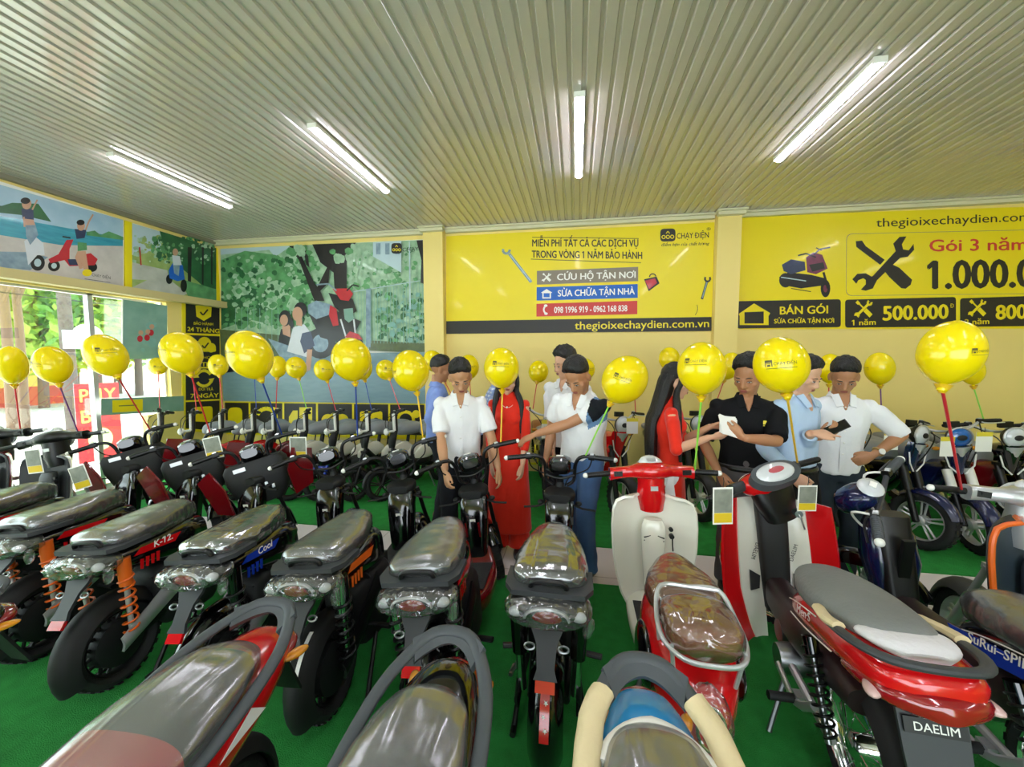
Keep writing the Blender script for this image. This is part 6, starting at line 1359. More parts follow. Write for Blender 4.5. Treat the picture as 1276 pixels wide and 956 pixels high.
underbone('navy moped with wrapped seat and SPIRIT lettering, partly behind the red underbone', 1.64, 1.40, -4, 56, -2, M_gloss, M_black, 'SuRui\u2013SPIRIT', M_prwht, M_vinyl, None, M_wrap, None, 'cast', panel=M_navy, foam=False, front=False, pod=M_navy)

# ---------- foreground bikes seen from their tails
def sport_tail(label, X, Y, rz, body, seatm, foam, nose=None, wrap=M_wrap3, band=None, seed=1, sticker=False, bw=.035):
    """stands with its tail to the front row: local +y is still the riding direction"""
    b = Bike('motorbike', label, 'motorbike', X, Y, rz, (0, .98, .80), 0, 0, 25, 'foreground motorbikes'); P_ = b.put
    b.wheel('rear_wheel', 0, .25, .085, None, M_steel, 'cast', .19); b.wheel('front_wheel', 1.18, .25, .075, b.S, M_steel, 'cast', .2)
    b.fork('front_fork', 1.18, .25, (0, 1.04, .66), .07, .016, M_black); b.fender('front_fender', 1.18, .25, 0, 170, .12, body, b.S, .04)
    b.fender('rear_fender', 0, .25, 40, 190, .12, M_blackm, None, .035)
    for sx in (-1, 1): b.shock((sx*.12, .1, .58), (sx*.11, 0, .25), M_gloss, M_steel, M_spring, r=.026, cover=.3)
    mb = MB(); mb.se([(-.34, 0, .70, .035, .02, .03, 2.2), (-.30, 0, .70, .085, .045, .05, 2.4), (-.15, 0, .68, .135, .075, .09, 2.6), (.05, 0, .65, .15, .085, .12, 2.8), (.30, 0, .60, .14, .10, .16, 2.8), (.55, 0, .54, .10, .12, .14, 2.8), (.66, 0, .52, .05, .08, .08, 2.4)], 30, 5); bd = P_('tail_body', mb, body, None, 60)
    if sticker:
        for sx in (-1, 1):
            mb = MB(); mb.prism([(0, 0), (.16, -.01), (.05, .045)], (sx*.153, -.1, .655), (0, 1, 0), (0, 0, 1), -.002*sx); P_('sticker', mb, M_prwht, bd)
    seat = b.seat([(-.16, 0, .755, .05, .02, .03, 2.2), (-.12, 0, .755, .10, .045, .05, 2.6), (.02, 0, .75, .135, .06, .06, 2.7), (.2, 0, .735, .148, .06, .07, 2.7), (.40, 0, .70, .135, .055, .07, 2.6), (.55, 0, .67, .085, .05, .06, 2.4), (.62, 0, .655, .04, .03, .04, 2.2)], seatm, wrap, puff=.026 if nose else .014, seed=seed)
    if nose:
        mb = MB(); mb.se([(.15, 0, .742, .153, .068, .075, 2.7), (.40, 0, .702, .140, .062, .075, 2.6), (.55, 0, .672, .092, .056, .065, 2.4), (.625, 0, .656, .046, .034, .045, 2.2)], 28, 5); P_('seat_front', mb, nose, seat, 60, 'red front section of the seat')
    if band:
        mb = MB(); mb.tube([(.125*math.sin(a), -.165+.125*(1-math.cos(a)), .775-.02*abs(math.sin(a))) for a in [-1.35+2.7*i/16 for i in range(17)]], .026, 10, flat=.6); P_('seat_band', mb, band, seat, 60)
    # two-armed grab rail closing behind the seat
    mb = MB(); path = [(.165, .14, .72), (.168, .0, .745), (.150, -.16, .775), (.10, -.28, .80), (.045, -.335, .815), (-.045, -.335, .815), (-.10, -.28, .80), (-.150, -.16, .775), (-.168, 0, .745), (-.165, .14, .72)]
    mb.tube(path, .020, 10, k=4, flat=.6); gr = P_('grab_rail', mb, M_mgrey, None, 60)
    mb = MB(); mb.shell(lambda u, v: ((u-.5)*2*(.118-.028*v), -.350+bw*v+(.06+.02*v)*abs((u-.5)*2)**2.2, .822-.03*v-.012*abs((u-.5)*2)), 14, 5, .02); P_('rail_bridge', mb, M_mgrey, gr, 50)
    if foam:
        for sx in (-1, 1):
            mb = MB(); mb.tube([(sx*.168, .18, .72), (sx*.170, .0, .748), (sx*.152, -.16, .778), (sx*.118, -.24, .79)], .033, 10, k=5, flat=.7)
            mb.v = [tuple(V(p)*(1+.006*noise.noise(V(p)*30))) for p in mb.v]; P_('foam_sleeve', mb, M_foam, gr, 60)
    mb = MB(); mb.se([(-.375, 0, .685, .03, .015, .02, 2.4), (-.345, 0, .682, .08, .025, .03, 2.6), (-.27, 0, .675, .10, .02, .03, 2.8)], 24, 4); P_('tail_lamp', mb, M_redlens, None, 60)
    for sx in (-1, 1):
        mb = MB(); mb.ell((sx*.112, -.29, .672), (.02, .045, .014), rotm(sx*.45, 'Z')); P_('turn_lens', mb, M_amber)
    mb = MB(); mb.prism([(-.06, 0), (.06, 0), (.05, -.22), (-.05, -.22)], (0, -.30, .64), (1, 0, 0), (0, .4, .9), .01); P_('mud_guard', mb, M_blackm)
    mb = MB(); mb.se([(.25, 0, .42, .10, .12, .14, 3), (.55, 0, .36, .10, .12, .13, 3), (.85, 0, .42, .06, .12, .12, 3)], 20, 4); P_('engine_cover', mb, M_black, None, 60)
    mb = MB(); mb.se([(.30, 0, -.80, .09, .05, .04, 4), (.6, 0, -.88, .15, .05, .05, 3), (.84, 0, -.95, .10, .05, .05, 3)], 20, 4, ax='z'); P_('leg_shield', mb, body, None, 60)
    mb = MB(); mb.tube([(-.34, .95, .98), (-.2, .97, .99), (0, .98, .97), (.2, .97, .99), (.34, .95, .98)], .013, 8, k=3); hb = P_('handlebar', mb, M_black); b.grips(hb, [((-.22, .965, .99), (-.34, .95, .98)), ((.22, .965, .99), (.34, .95, .98))], lever=False, sw=False)
    for sx in (-1, 1):
        mb = MB(); mb.tube([(sx*.09, 0, .25), (sx*.10, .4, .3)], .018, 8); P_('swing_arm', mb, M_black)
    mb = MB(); mb.tube([(-.1, .4, .22), (-.2, .3, .01)], .012, 8); P_('kickstand', mb, M_steel)
    return b
sport_tail('red motorbike with a wrapped grey and red seat, lower left foreground', -1.06, .86, 180+2, M_red, mat('seat_dark', '#2c2d30', .5), False, mat('seat_red', '#d8343c', .45), sticker=True, seed=31)
sport_tail('black motorbike with a wrapped seat and pointed grey grab rail, lower middle foreground', -.385, .82, 180, M_gloss, mat('seat_dark', '#2c2d30', .5), False, seed=37)
sport_tail('blue motorbike with tan foam wrapped grab rails, lower right of centre foreground', .20, .80, 180, M_sky, mat('seat_dark', '#2c2d30', .5), True, band=M_white, seed=41, bw=.05)
sport_tail('black motorbike at the bottom left corner, mostly outside the frame', -2.28, .80, 180, M_gloss, mat('seat_dark', '#2c2d30', .5), False, seed=43)
# ------------------------------------------------------------------ small folding e-bikes along the left half of the back wall
def fold_bike(label, X, Y, rz, steer, col=M_black, stemc=M_white, group='small e-bikes along the back wall', seatm=M_gseat, fairing=None, h=1.0):
    b = Bike('electric_bicycle', label, 'e-bike', X, Y, rz, (0, .76, .60), steer, 2, 20, group); P_ = b.put
    b.wheel('rear_wheel', 0, .19, .055, None, M_blackm, n=5, hub=.06); b.wheel('front_wheel', .96, .19, .06, b.S, mat('rim_dark', '#2c2422', .4, .6), n=5, hub=.03)
    b.fork('front_fork', .96, .19, (0, .80, .55), .05, .013, col, None); b.fender('front_fender', .96, .19, 5, 140, .07, col, b.S, .028, .005); b.fender('rear_fender', 0, .19, 20, 190, .07, M_black, None, .028)
    mb = MB(b.S); mb.tube([(-.05, .91, .30), (-.05, .955, .20), (-.055, .93, .15)], .009, 6); mb.ell((-.055, .96, .19), .016); P_('axle_bracket', mb, M_alu)
    mb = MB(); mb.tube([(0, .77, .56), (0, .62, .42), (0, .40, .33), (0, .0, .24)], .034, 12, k=3); mb.tube([(0, .18, .30), (0, .10, .66)], .022, 10)
    for sx in (-1, 1): mb.tube([(sx*.045, 0, .19), (sx*.05, .2, .30), (sx*.03, .3, .33)], .013, 8)
    P_('frame', mb, M_black)
    mb = MB(); mb.se([(.22, 0, .36, .05, .03, .05, 3), (.30, 0, .37, .09, .07, .06, 3), (.50, 0, .37, .09, .07, .06, 3), (.58, 0, .38, .05, .04, .05, 3)], 20, 4); P_('battery_case', mb, M_blackm)
    if fairing:
        for sx in (-1, 1):
            mb = MB(); mb.se([(.10, 0, .48, .01, .03, .03, 2.4), (.22, 0, .50, .03, .09, .10, 2.6), (.40, 0, .48, .03, .08, .10, 2.6), (.5, 0, .46, .01, .03, .05, 2.4)], 18, 4, c=(sx*.07, 0, 0)); P_('side_fairing', mb, fairing, None, 60)
    mb = MB(); mb.se([(-.10, 0, .72, .05, .02, .03, 2.4), (-.04, 0, .74, .13, .07, .08, 2.6), (.10, 0, .745, .145, .085, .09, 2.6), (.25, 0, .735, .10, .07, .07, 2.4), (.30, 0, .72, .03, .03, .03, 2.2)], 22, 4); P_('saddle', mb, seatm, None, 60)
    mb = MB(); mb.se([(-.40, 0, .70, .05, .02, .02, 2.6), (-.34, 0, .73, .13, .07, .05, 2.8), (-.20, 0, .73, .135, .07, .05, 2.8), (-.15, 0, .70, .08, .02, .02, 2.6)], 20, 3); P_('pillion_seat', mb, seatm, None, 60)
    mb = MB(); mb.tube([(0, -.1, .62), (0, -.38, .66)], .012, 6)
    for sx in (-1, 1): mb.tube([(sx*.08, -.38, .67), (sx*.07, -.1, .64), (sx*.05, 0, .19)], .009, 6)
    P_('carrier', mb, M_black)
    mb = MB(b.S); mb.tube([(0, .79, .55), (0, .715, .80), (0, .70, h)], .022, 12); st = P_('stem', mb, M_black)
    mb = MB(b.S); mb.se([(.80, 0, -.735, .04, .012, .012, 4), (h+.01, 0, -.725, .052, .012, .012, 4)], 16, 2, ax='z'); P_('stem_cover', mb, stemc, st, label='white foam cover on the stem')
    mb = MB(b.S); mb.se([(.60, 0, -.79, .05, .03, .03, 3), (.70, 0, -.78, .075, .045, .04, 3), (.78, 0, -.75, .05, .03, .03, 3)], 18, 4, ax='z'); P_('display_box', mb, M_blackm, st, 60)
    mb = MB(b.S); mb.ell((0, .83, .80), (.042, .035, .042)); mb.tube([(0, .73, .80), (0, .82, .80)], .014, 8); P_('head_lamp', mb, M_white, st)
    mb = MB(b.S); mb.tube([(-.28, .66, h+.03), (-.16, .68, h+.03), (-.04, .70, h), (.04, .70, h), (.16, .68, h+.03), (.28, .66, h+.03)], .012, 8, k=3); mb.box((0, .70, h), (.06, .04, .04)); hb = P_('handlebar', mb, M_black)
    b.grips(hb, [((-.17, .68, h+.03), (-.28, .66, h+.03)), ((.17, .68, h+.03), (.28, .66, h+.03))], endm=M_black)
    mb = MB(b.S); 
    for sx in (-1, 1): mb.tube([(sx*.15, .69, h+.01), (sx*.12, .80, h-.06), (sx*.03, .82, h-.2), (sx*.02, .80, h-.38)], .0045, 5, k=4)
    P_('cable', mb, M_black, hb)
    mb = MB(); mb.tube([(-.05, .3, .28), (-.16, .26, .01)], .010, 6); P_('kickstand', mb, M_steel); return b
LB = [(-5.02, 3.98, 'before the end of the shop window', M_black, M_red), (-4.62, 4.03, 'red forked, at the warranty sign', M_dred, M_red), (-4.28, 4.10, 'at the room corner, under the corner balloon', M_black, M_red),
      (-3.89, 4.17, 'before the leftmost icon panel of the low board', M_black, M_dred), (-3.63, 4.2, 'red forked, under the seated printed couple', M_dred, M_ivory), (-3.24, 4.26, 'below the truck icon', M_black, M_ivory),
      (-2.86, 4.31, 'with a blue front fender and fork', M_blue, M_ivory), (-2.47, 4.37, 'right of the blue forked one', M_black, M_ivory), (-2.14, 4.42, 'beside the left column', M_black, M_ivory), (-1.25, 4.5, 'behind the man in white with bowed head', M_black, M_gloss)]
for i, (x, y, l, c, f) in enumerate(LB):
    rz = 156; d = V((-math.sin(R(rz)), math.cos(R(rz))))*.71
    fold_bike('small e-bike with a white stem cover, '+l, x-d.x, y-d.y, rz, -30+(i*7 % 5)*2, c, M_white, fairing=f)

# ------------------------------------------------------------------ street style e-motorbikes facing the room
def street_bike(label, X, Y, rz, steer, col, nose, fend=None, fork=M_black, lamp=M_lens, seatm=M_gseat, group=None, sidec=M_yel, rimm=M_alu, round_lamp=True, fair=True, cover=False):
    b = Bike('street_motorbike', label, 'motorbike', X, Y, rz, (0, 1.0, .80), steer, 2, 24, group); P_ = b.put
    b.wheel('rear_wheel', 0, .25, .10, None, rimm, n=5, rr=.165); b.wheel('front_wheel', 1.20, .25, .095, b.S, rimm, n=5, rr=.165)
    b.fork('front_fork', 1.20, .25, (0, 1.03, .75), .075, .018, M_black, fork); b.fender('front_fender', 1.20, .25, 20, 130, .12, fend or col, b.S, .03, .006); b.fender('rear_fender', 0, .25, 30, 170, .13, M_black, None, .03)
    for sx in (-1, 1):
        b.shock((sx*.12, .12, .58), (sx*.11, 0, .25), M_gloss, M_steel, M_spring, r=.026, cover=.3)
        mb = MB(); mb.tube([(sx*.09, 0, .25), (sx*.09, .40, .32)], .018, 8); P_('swing_arm', mb, M_black)
    mb = MB(); mb.se([(-.32, 0, .66, .05, .03, .04, 2.4), (-.2, 0, .65, .12, .05, .08, 2.6), (.1, 0, .60, .13, .10, .12, 2.8), (.4, 0, .55, .12, .10, .2, 2.8), (.62, 0, .52, .12, .18, .22, 2.8), (.85, 0, .58, .10, .16, .18, 2.6), (.98, 0, .66, .05, .08, .10, 2.4)], 26, 4); bd = P_('body_shell', mb, col, None, 60)
    for sx in (-1, 1):
        mb = MB(); mb.prism([(0, 0), (.26, .05), (.20, .12), (.02, .06)], (sx*.135, .50, .52), (0, 1, 0), (0, 0, 1), .01*-sx); mb.prism([(.0, .0), (.16, -.03), (.12, .03)], (sx*.135, .42, .50), (0, 1, 0), (0, 0, 1), .01*-sx); P_('side_flash', mb, sidec, bd)
        mb = MB(); mb.tube([(sx*.10, .3, .28), (sx*.22, .3, .29)], .016, 8); P_('footpeg', mb, sidec)
    mb = MB(); mb.se([(-.34, 0, .74, .06, .02, .03, 2.4), (-.28, 0, .74, .11, .04, .05, 2.6), (.0, 0, .74, .13, .06, .05, 2.8), (.25, 0, .72, .125, .055, .06, 2.8), (.42, 0, .71, .06, .04, .05, 2.4)], 24, 4); P_('seat', mb, seatm, None, 60)
    mb = MB(); mb.se([(.40, 0, .70, .06, .05, .06, 2.4), (.50, 0, .74, .12, .09, .08, 2.6), (.68, 0, .77, .13, .09, .10, 2.6), (.84, 0, .76, .09, .07, .08, 2.4)], 24, 4); P_('tank', mb, M_gseat if cover else col, None, 60)
    if fair:
        mb = MB(b.S); mb.shell(lambda u, v: ((v-.5)*2*(.115-.075*u)*(1 if u > .15 else .8+u*1.3), 1.13-.05*u-.06*abs((v-.5)*2)**2, .93-.27*u), 10, 8, .012); nf = P_('nose_fairing', mb, nose, None, 60)
        mb = MB(b.S); mb.shell(lambda u, v: ((v-.5)*2*(.07-.06*u), 1.142-.05*u-.03*abs((v-.5)*2)**2, .915-.16*u), 8, 6, .006); P_('chevron', mb, M_alu, nf, 60)
        mb = MB(b.S)
        for sx in (-1, 1): mb.tube([(sx*.105, 1.10, .84), (sx*.085, 1.105, .74), (sx*.02, 1.10, .665)], .006, 6)
        P_('trim_line', mb, M_prwht, nf)
    mb = MB(b.S); mb.lathe([(0, -.06), (.05, -.05), (.088, .0), (.092, .03), (.0, .03)], (0, 1.08, 1.0), 'y', 26); hl = P_('head_lamp', mb, M_black)
    mb = MB(b.S); mb.ring((0, 1.112, 1.0), .086, .008, 'y', 28, 8); P_('lamp_ring', mb, M_alu, hl)
    mb = MB(b.S); mb.lathe([(.083, 0), (.07, .018), (.04, .028), (0, .032)], (0, 1.108, 1.0), 'y', 26); P_('lamp_lens', mb, lamp, hl)
    mb = MB(b.S); mb.ell((0, 1.138, 1.0), (.035, .008, .025)); P_('reflector', mb, M_blackm, hl)
    mb = MB(b.S); mb.box((0, 1.02, 1.10), (.10, .03, .05)); P_('instrument_pod', mb, M_black)
    mb = MB(b.S); mb.tube([(-.37, .93, 1.09), (-.24, .96, 1.10), (-.10, 1.0, 1.04), (.10, 1.0, 1.04), (.24, .96, 1.10), (.37, .93, 1.09)], .012, 8, k=3); hb = P_('handlebar', mb, M_alu)
    b.grips(hb, [((-.25, .958, 1.10), (-.38, .925, 1.09)), ((.25, .958, 1.10), (.38, .925, 1.09))], endm=M_black, lever=M_alu)
    mb = MB(b.S)
    for sx in (-1, 1): mb.tube([(sx*.22, .97, 1.09), (sx*.14, 1.12, 1.0), (sx*.09, 1.12, .86), (sx*.06, 1.06, .7)], .005, 5, k=4)
    P_('cable', mb, M_black, hb)
    mb = MB()
    for sx in (-1, 1): mb.ell((sx*.155, 1.02, .88), (.035, .02, .018))
    mb.mi = 0; P_('turn_signal', mb, M_amber)
    mb = MB(); mb.tube([(-.08, .4, .3), (-.2, .36, .01)], .012, 8); P_('kickstand', mb, M_steel); return b
def street_at(hx_, hy_, rz, *a, **k):
    """placed by the spot under its head lamp"""
    d = V((-math.sin(R(rz)), math.cos(R(rz))))*1.08; return street_bike(a[0], hx_-d.x, hy_-d.y, rz, *a[1:], **k)
g = 'street motorbikes along the right of the back wall'
M_glas_b = mat('blue_lens', '#1d5fa8', .08, coat=1)
street_at(2.60, 4.12, 186, 'black street motorbike half hidden behind the man with his hand on his hip', 12, M_gloss, M_gloss, M_black, group=g, cover=True)
street_at(3.06, 4.05, 186, 'street motorbike with a navy front fender and round chrome ringed lamp', 18, M_gloss, M_navy, M_navy, group=g, cover=True)
street_at(3.42, 4.02, 184, 'street motorbike with a blue tinted lamp and white fork covers', -14, M_navy, M_navy, M_navy, M_white, M_glas_b, group=g, cover=True)
street_at(3.86, 4.08, 184, 'street motorbike with a dark red body near the right edge', -6, M_dred, M_gloss, M_black, M_black, group=g, cover=True)
street_at(4.34, 4.12, 184, 'black street motorbike touching the right edge of view', -6, M_gloss, M_gloss, M_black, group=g)
street_at(-.27, 4.35, 190, 'black street motorbike behind the polo shirt man, white rimmed wheel', 10, M_gloss, M_gloss, M_black, rimm=M_white, fair=False, cover=True, seatm=M_brown)
street_at(.47, 4.15, 196, 'red street motorbike with a round chrome lamp, left of the long haired woman', 14, M_red, M_red, M_black, fair=True)
street_at(1.28, 4.35, 190, 'black street motorbike behind the man in the black polo shirt', 10, M_gloss, M_gloss, M_black, fair=False)

# ------------------------------------------------------------------ price cards and paper tags
def card_px(x, y, Y_, lab, tilt=0, w=.115, h=.15, rz=None): price_card(at(x, y, Y=Y_), YAW if rz is None else rz, lab, w, h, tilt)
card_px(94, 576, 2.2, 'price card on the left bar of the second scooter from the left edge', .30, .125, .17)
card_px(39, 555, 2.2, 'price card at the far left, on the bar of the leftmost scooter', .12, .115, .18)
card_px(262, 540, 2.55, 'price card hanging before the red e-bikes, left of the park picture', .2, .135, .17)
card_px(371, 540, 2.75, 'price card beside the blue fork, on a front row bar', 0, .135, .17)
card_px(901, 600, 2.05, 'tall price card under the right grip of the red and ivory scooter', .03, .10, .19)
card_px(1007, 598, 2.25, 'price card half hidden behind the red underbone headset', 0, .10, .14)
def paper(x, y, Y_, lab, w=.13, h=.17):
    t = thing('paper_tag', lab, 'paper tag', at(x, y, Y=Y_), YAW, 'paper tags on the wall row bikes')
    mb = MB(); mb.prism([(-w/2, -h), (w/2, -h), (w/2, 0), (-w/2, 0)], (0, 0, -.01), (1, 0, 0), (0, 0, 1), .003); mb.build('sheet', M_prwht, t, smooth=False)
    mb = MB(); mb.prism([(-w/2, -h*.22), (w/2, -h*.22), (w/2, 0), (-w/2, 0)], (0, -.002, -.01), (1, 0, 0), (0, 0, 1), .002); mb.build('header', mat('tag_yellow', '#e4d03a', .5), t, smooth=False)
    mb = MB(); mb.tube([(0, 0, .03), (.003, 0, 0), (0, 0, -.02)], .002, 5); mb.build('string', M_black, t)
paper(1111, 536, 3.95, 'white paper tag with yellow header, beside the elbow of the man with the phone')
paper(1181, 543, 3.85, 'white paper tag with yellow header, left of the blue tinted lamp', .12)
paper(1227, 537, 3.9, 'white paper tag with yellow header, right of the blue tinted lamp', .14)
paper(788, 520, 3.85, 'white paper tag on the red bike by the long haired woman', .11, .15)
paper(679, 522, 4.1, 'white paper tag on the black bike left of the polo shirt man', .07, .2)
# ------------------------------------------------------------------ balloons on sticks
def balloon_mat():
    m = mat('balloon_latex', '#fbe408', 0.16, coat=0.3); b = m.node_tree.nodes['Principled BSDF']
    nt = m.node_tree; tr = nt.nodes.new('ShaderNodeBsdfTranslucent'); tr.inputs[0].default_value = hx('#ffe81a'); mx = nt.nodes.new('ShaderNodeMixShader'); mx.inputs[0].default_value = .22
    out = [n for n in nt.nodes if n.bl_idname == 'ShaderNodeOutputMaterial'][0]; nt.links.new(b.outputs[0], mx.inputs[1]); nt.links.new(tr.outputs[0], mx.inputs[2]); nt.links.new(mx.outputs[0], out.inputs[0])
    return m
M_bal = balloon_mat(); M_logo = mat('balloon_logo', '#4a4116', .5)
STICK = dict(red=mat('stick_red', '#d22632', .35), blue=mat('stick_blue', '#1c3f9c', .35), green=mat('stick_green', '#8fd64c', .35), yellow=mat('stick_yellow', '#eebf28', .35), purple=mat('stick_purple', '#7c4f86', .35), white=mat('stick_white', '#d9e0cf', .35))
LOGO_TX = text_mesh('CHẠY ĐIỆN', 1.0, 0.0)
def balloon(px_, py_, rx, ry, Y_, col, sx, sy, SY=None, name_lab='', logo=None, group='yellow balloons on sticks', knot=None, dip=1.0):
    """px,py: middle of the balloon; sx,sy: foot of the stick; logo: (turn, tilt, size, roll)"""
    c = at(px_, py_, Y=Y_); sd_ = c-V((0, 0, CAM_H)); dep = sd_.dot(FW); r = rx*dep/F_PX*(dep/sd_.length); ra = ry*dep/F_PX
    if rx < 20: ra = max(ra, r)
    best = None
    for a in ANCHORS:                                              # tied to the nearest handlebar
        v = a-V((0, 0, CAM_H)); dd = v.dot(FW)
        if dd < .3 or a.z > c.z: continue
        e = math.hypot(638+F_PX*v.dot(RT)/dd-sx, 478-F_PX*v.dot(UP)/dd-sy)+abs(a.y-Y_)*14
        if best is None or e < best[0]: best = (e, a)
    foot = best[1] if best and best[0] < 70 else at(sx, sy, Y=Y_+.02)
    if not best or best[0] >= 70: print('LOOSE', px_, py_, best and round(best[0]))
    kp = at(*knot, Y=Y_) if knot else c+((foot-c).normalized())*(ra*1.16)
    ax = (c-kp).normalized(); q = V((0, 0, 1)).rotation_difference(ax).to_matrix()
    t = thing('balloon', name_lab, 'balloon', foot, 0, group); I = Matrix.Translation(-foot)
    prof = []; n = 22; L = (c-kp).length
    for i in range(n+1):
        a = -PI/2+PI*i/n; x = math.cos(a); y = math.sin(a)
        if y < 0: x *= (1-0.16*y*y*abs(y)); 
        prof.append((r*x if i else 0.0, ra*y))
    prof = [(0.012, -L-.012), (.016, -L-.006), (0.009, -L+.006)]+[(max(.012, p[0]), -L+.016+(p[1]+ra)*(L-.016+ra)/(2*ra)) for p in prof]
    mb = MB(I); mb.lathe(prof, c, 'z', 28, rot=q); mb.build('skin', M_bal, t, ang=80)
    mb = MB(I); d = (foot-kp).normalized(); mb.tube([kp+d*.012, foot], .0055 if rx > 20 else .005, 8); mb.build('stick', STICK[col], t)
    mb = MB(I); mb.lathe([(.010, -.012), (.026, .018), (.028, .022), (.012, -.006)], kp+d*.012, 'z', 14, rot=q); mb.build('cup', M_brass, t)
    if logo:
        turn, tilt, s, roll = logo; cam_dir = (V((0, 0, CAM_H))-c).normalized()
        base = math.atan2(cam_dir.y, cam_dir.x); mb = MB(I)
        def onb(u, v):
            u, v = u*math.cos(roll)-v*math.sin(roll), u*math.sin(roll)+v*math.cos(roll)
            a = base+turn+u; b = tilt+v
            p = V((math.cos(a)*math.cos(b), math.sin(a)*math.cos(b), math.sin(b)))
            loc = q.transposed() @ p; zz = max(-1, min(1, loc.z))
            f = 1-0.16*zz*zz*abs(zz) if zz < 0 else 1.0
            ext = V((loc.x*r*f, loc.y*r*f, loc.z*ra)); ctr = ((ra-L)+.016)/2 if False else 0
            h = -L+.016+(ext.z+ra)*(L-.016+ra)/(2*ra)
            return c+(q @ V((ext.x, ext.y, h)))*1.004
        vs, fs = LOGO_TX; w = max(v[0] for v in vs)
        mb.add([onb((.28+.72*x/w-.5)*s, (y/w*.72)*s) for x, y, _ in vs], fs)
        G = [(-.5, -.03), (.255-.5, -.03), (.255-.5, .17), (-.5, .17)]
        def quad(a0, b0, a1, b1, nn=4):
            pts = [onb((a0+(a1-a0)*i/nn)*s, (b0+(b1-b0)*j/2)*s) for i in range(nn+1) for j in range(3)]
            mb.add(pts, [(i*3+j, (i+1)*3+j, (i+1)*3+j+1, i*3+j+1) for i in range(nn) for j in range(2)])
        quad(-.5, .09, -.25, .17); quad(-.5, -.03, -.47, .09); quad(-.28, -.03, -.25, .09); quad(-.43, -.03, -.32, .03); quad(-.45, .05, -.30, .075)
        quad(-.48, -.105, .5, -.09, 10)
        mb.build('logo', M_logo, t, smooth=False)
    return t
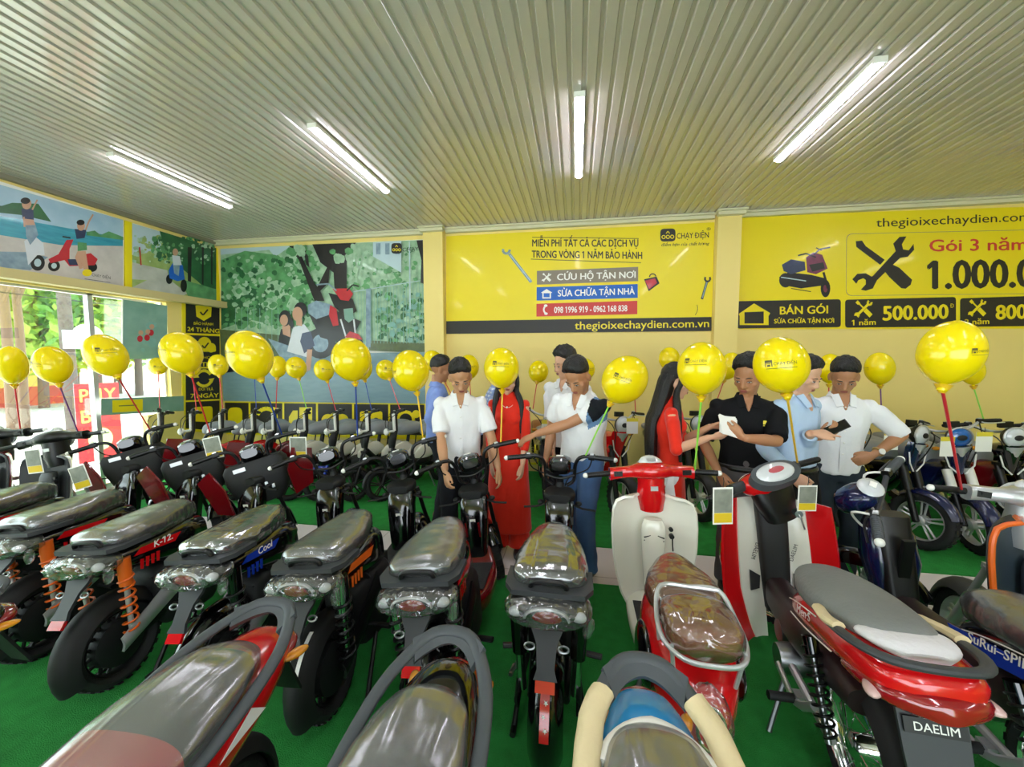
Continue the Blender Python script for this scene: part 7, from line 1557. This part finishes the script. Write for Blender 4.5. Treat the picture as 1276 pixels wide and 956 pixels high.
def place_balloons():
    B = balloon
    pre = 'yellow balloon '
    B(15, 455, 23, 25, 2.5, 'red', 16, 542, None, pre+'at the left edge, on a red stick', None)
    B(66, 456, 27, 25, 2.45, 'purple', 93, 543, None, pre+'second from the left edge, on a thin purple stick, before the street wall', (-.95, .05, .8, 0), knot=(74, 480))
    B(131, 441, 29.5, 26, 2.4, 'red', 177, 529, None, pre+'leaning left before the window mullion, on a slanted red stick', (.0, .32, .95, .12), knot=(147, 470))
    B(226, 440, 28, 27, 2.45, 'red', 259, 531, None, pre+'overlapping the warranty sign, on a slanted red stick', (-1.05, .1, .7, 0), knot=(238, 467))
    B(311, 441, 30, 30, 2.4, 'blue', 350, 542, None, pre+'at the left edge of the park picture, on a slanted dark blue stick', (-1.0, .05, .7, .1), knot=(326, 474))
    B(438, 449, 25.5, 28, 2.6, 'blue', 450, 547, None, pre+'before the middle of the park picture, on an upright dark blue stick', None, knot=(443, 478))
    B(512, 462, 23, 26, 2.7, 'yellow', 530, 553, None, pre+'beside the blue shirted man, on a yellow stick', (-1.2, -.05, .6, 0), knot=(520, 490))
    B(625, 460, 22, 26.5, 2.75, 'yellow', 623, 556, None, pre+'hiding the face of the woman in red, on a yellow stick', (-.05, .2, .95, -.03), knot=(626, 487))
    B(779, 472, 28.5, 29.5, 2.55, 'green', 721, 571, None, pre+'leaning behind the polo shirt man, on a slanted green stick', (-.1, .12, .8, -.35), knot=(760, 503))
    B(874, 460, 31, 33.5, 2.2, 'green', 870, 588, None, pre+'by the long haired woman in red, on an upright lime green stick', (-.28, .25, .95, .04), knot=(874, 496))
    B(973, 455.5, 36.5, 35.5, 2.0, 'yellow', 992, 578, None, pre+'right of the black shirted man, on an amber stick', (.0, .02, 1.1, .12), knot=(981, 494))
    B(1184, 441, 46, 41, 1.75, 'red', 1163, 569, None, pre+'biggest one, under the price banner, on a thick red stick', (.95, .0, .75, 0), knot=(1174, 484))
    s = 'small yellow balloon '
    B(197, 456, 13, 13.5, 4.5, 'red', 200, 507, None, s+'before the yellow pier left of the warranty sign', (0, .1, .9, 0))
    B(239, 456, 12, 13.5, 4.5, 'red', 243, 503, None, s+'hidden behind the big balloon at the warranty sign', None)
    B(272, 455, 13.5, 14.5, 4.5, 'red', 273, 502, None, s+'at the room corner, right of the warranty sign, on a red stick', (0, .1, .9, 0))
    B(316, 452, 13, 14, 4.6, 'blue', 318, 508, None, s+'hidden behind the big balloon on the park picture left edge', None)
    B(346, 457, 12, 14, 4.6, 'red', 346, 507, None, s+'just right of the big balloon at the park picture left edge', None)
    B(369, 458, 13.5, 14, 4.6, 'green', 382, 511, None, s+'before the seated printed couple, on a pale green stick', (0, .15, .9, 0))
    B(404, 461, 13, 13.5, 4.6, 'red', 423, 508, None, s+'left of the big balloon on the blue upright stick', (.2, .1, .9, 0))
    B(451, 457, 13, 17, 4.6, 'blue', 463, 507, None, s+'half hidden behind the big balloon with the upright blue stick', None, knot=(455, 475))
    B(481, 461, 12.5, 13.5, 4.65, 'red', 500, 511, None, s+'between the two big balloons on the right half of the park picture', (.3, .2, .9, 0))
    B(540, 450, 12, 14, 4.7, 'red', 543, 512, None, s+'before the left column, behind the blue shirted man', None)
    B(584, 457, 13, 15.5, 4.7, 'red', 590, 520, None, s+'behind the white shirted man with bowed head', (.35, .1, .9, 0))
    B(671, 463, 12.5, 14.5, 4.7, 'red', 677, 518, None, s+'between the woman in red and the polo shirt man', None)
    B(728, 460, 13.5, 14.5, 4.7, 'red', 733, 520, None, s+'behind the right shoulder of the polo shirt man', (.6, .1, .9, 0))
    B(789, 468, 13, 15, 4.7, 'red', 798, 522, None, s+'hidden behind the leaning balloon with the green stick', None)
    B(834, 447, 13.5, 14.5, 4.6, 'red', 838, 520, None, s+'above the hair of the woman in red on the right', None)
    B(909, 456, 14, 17, 4.5, 'red', 908, 505, None, s+'before the right column, behind the black shirted man', None)
    B(1034, 459, 17, 18, 4.2, 'red', 1036, 525, None, s+'above the man looking at the phone in a white shirt', None)
    B(1096, 459, 20.5, 20, 4.0, 'purple', 1098, 520, None, s+'right of the man with the phone, on a thin purple stick', (-1.1, -.05, .8, 0))
    B(1211, 462, 18, 19, 4.1, 'green', 1228, 531, None, s+'half hidden under the biggest balloon, pale green stick', None, knot=(1213, 482))
place_balloons()
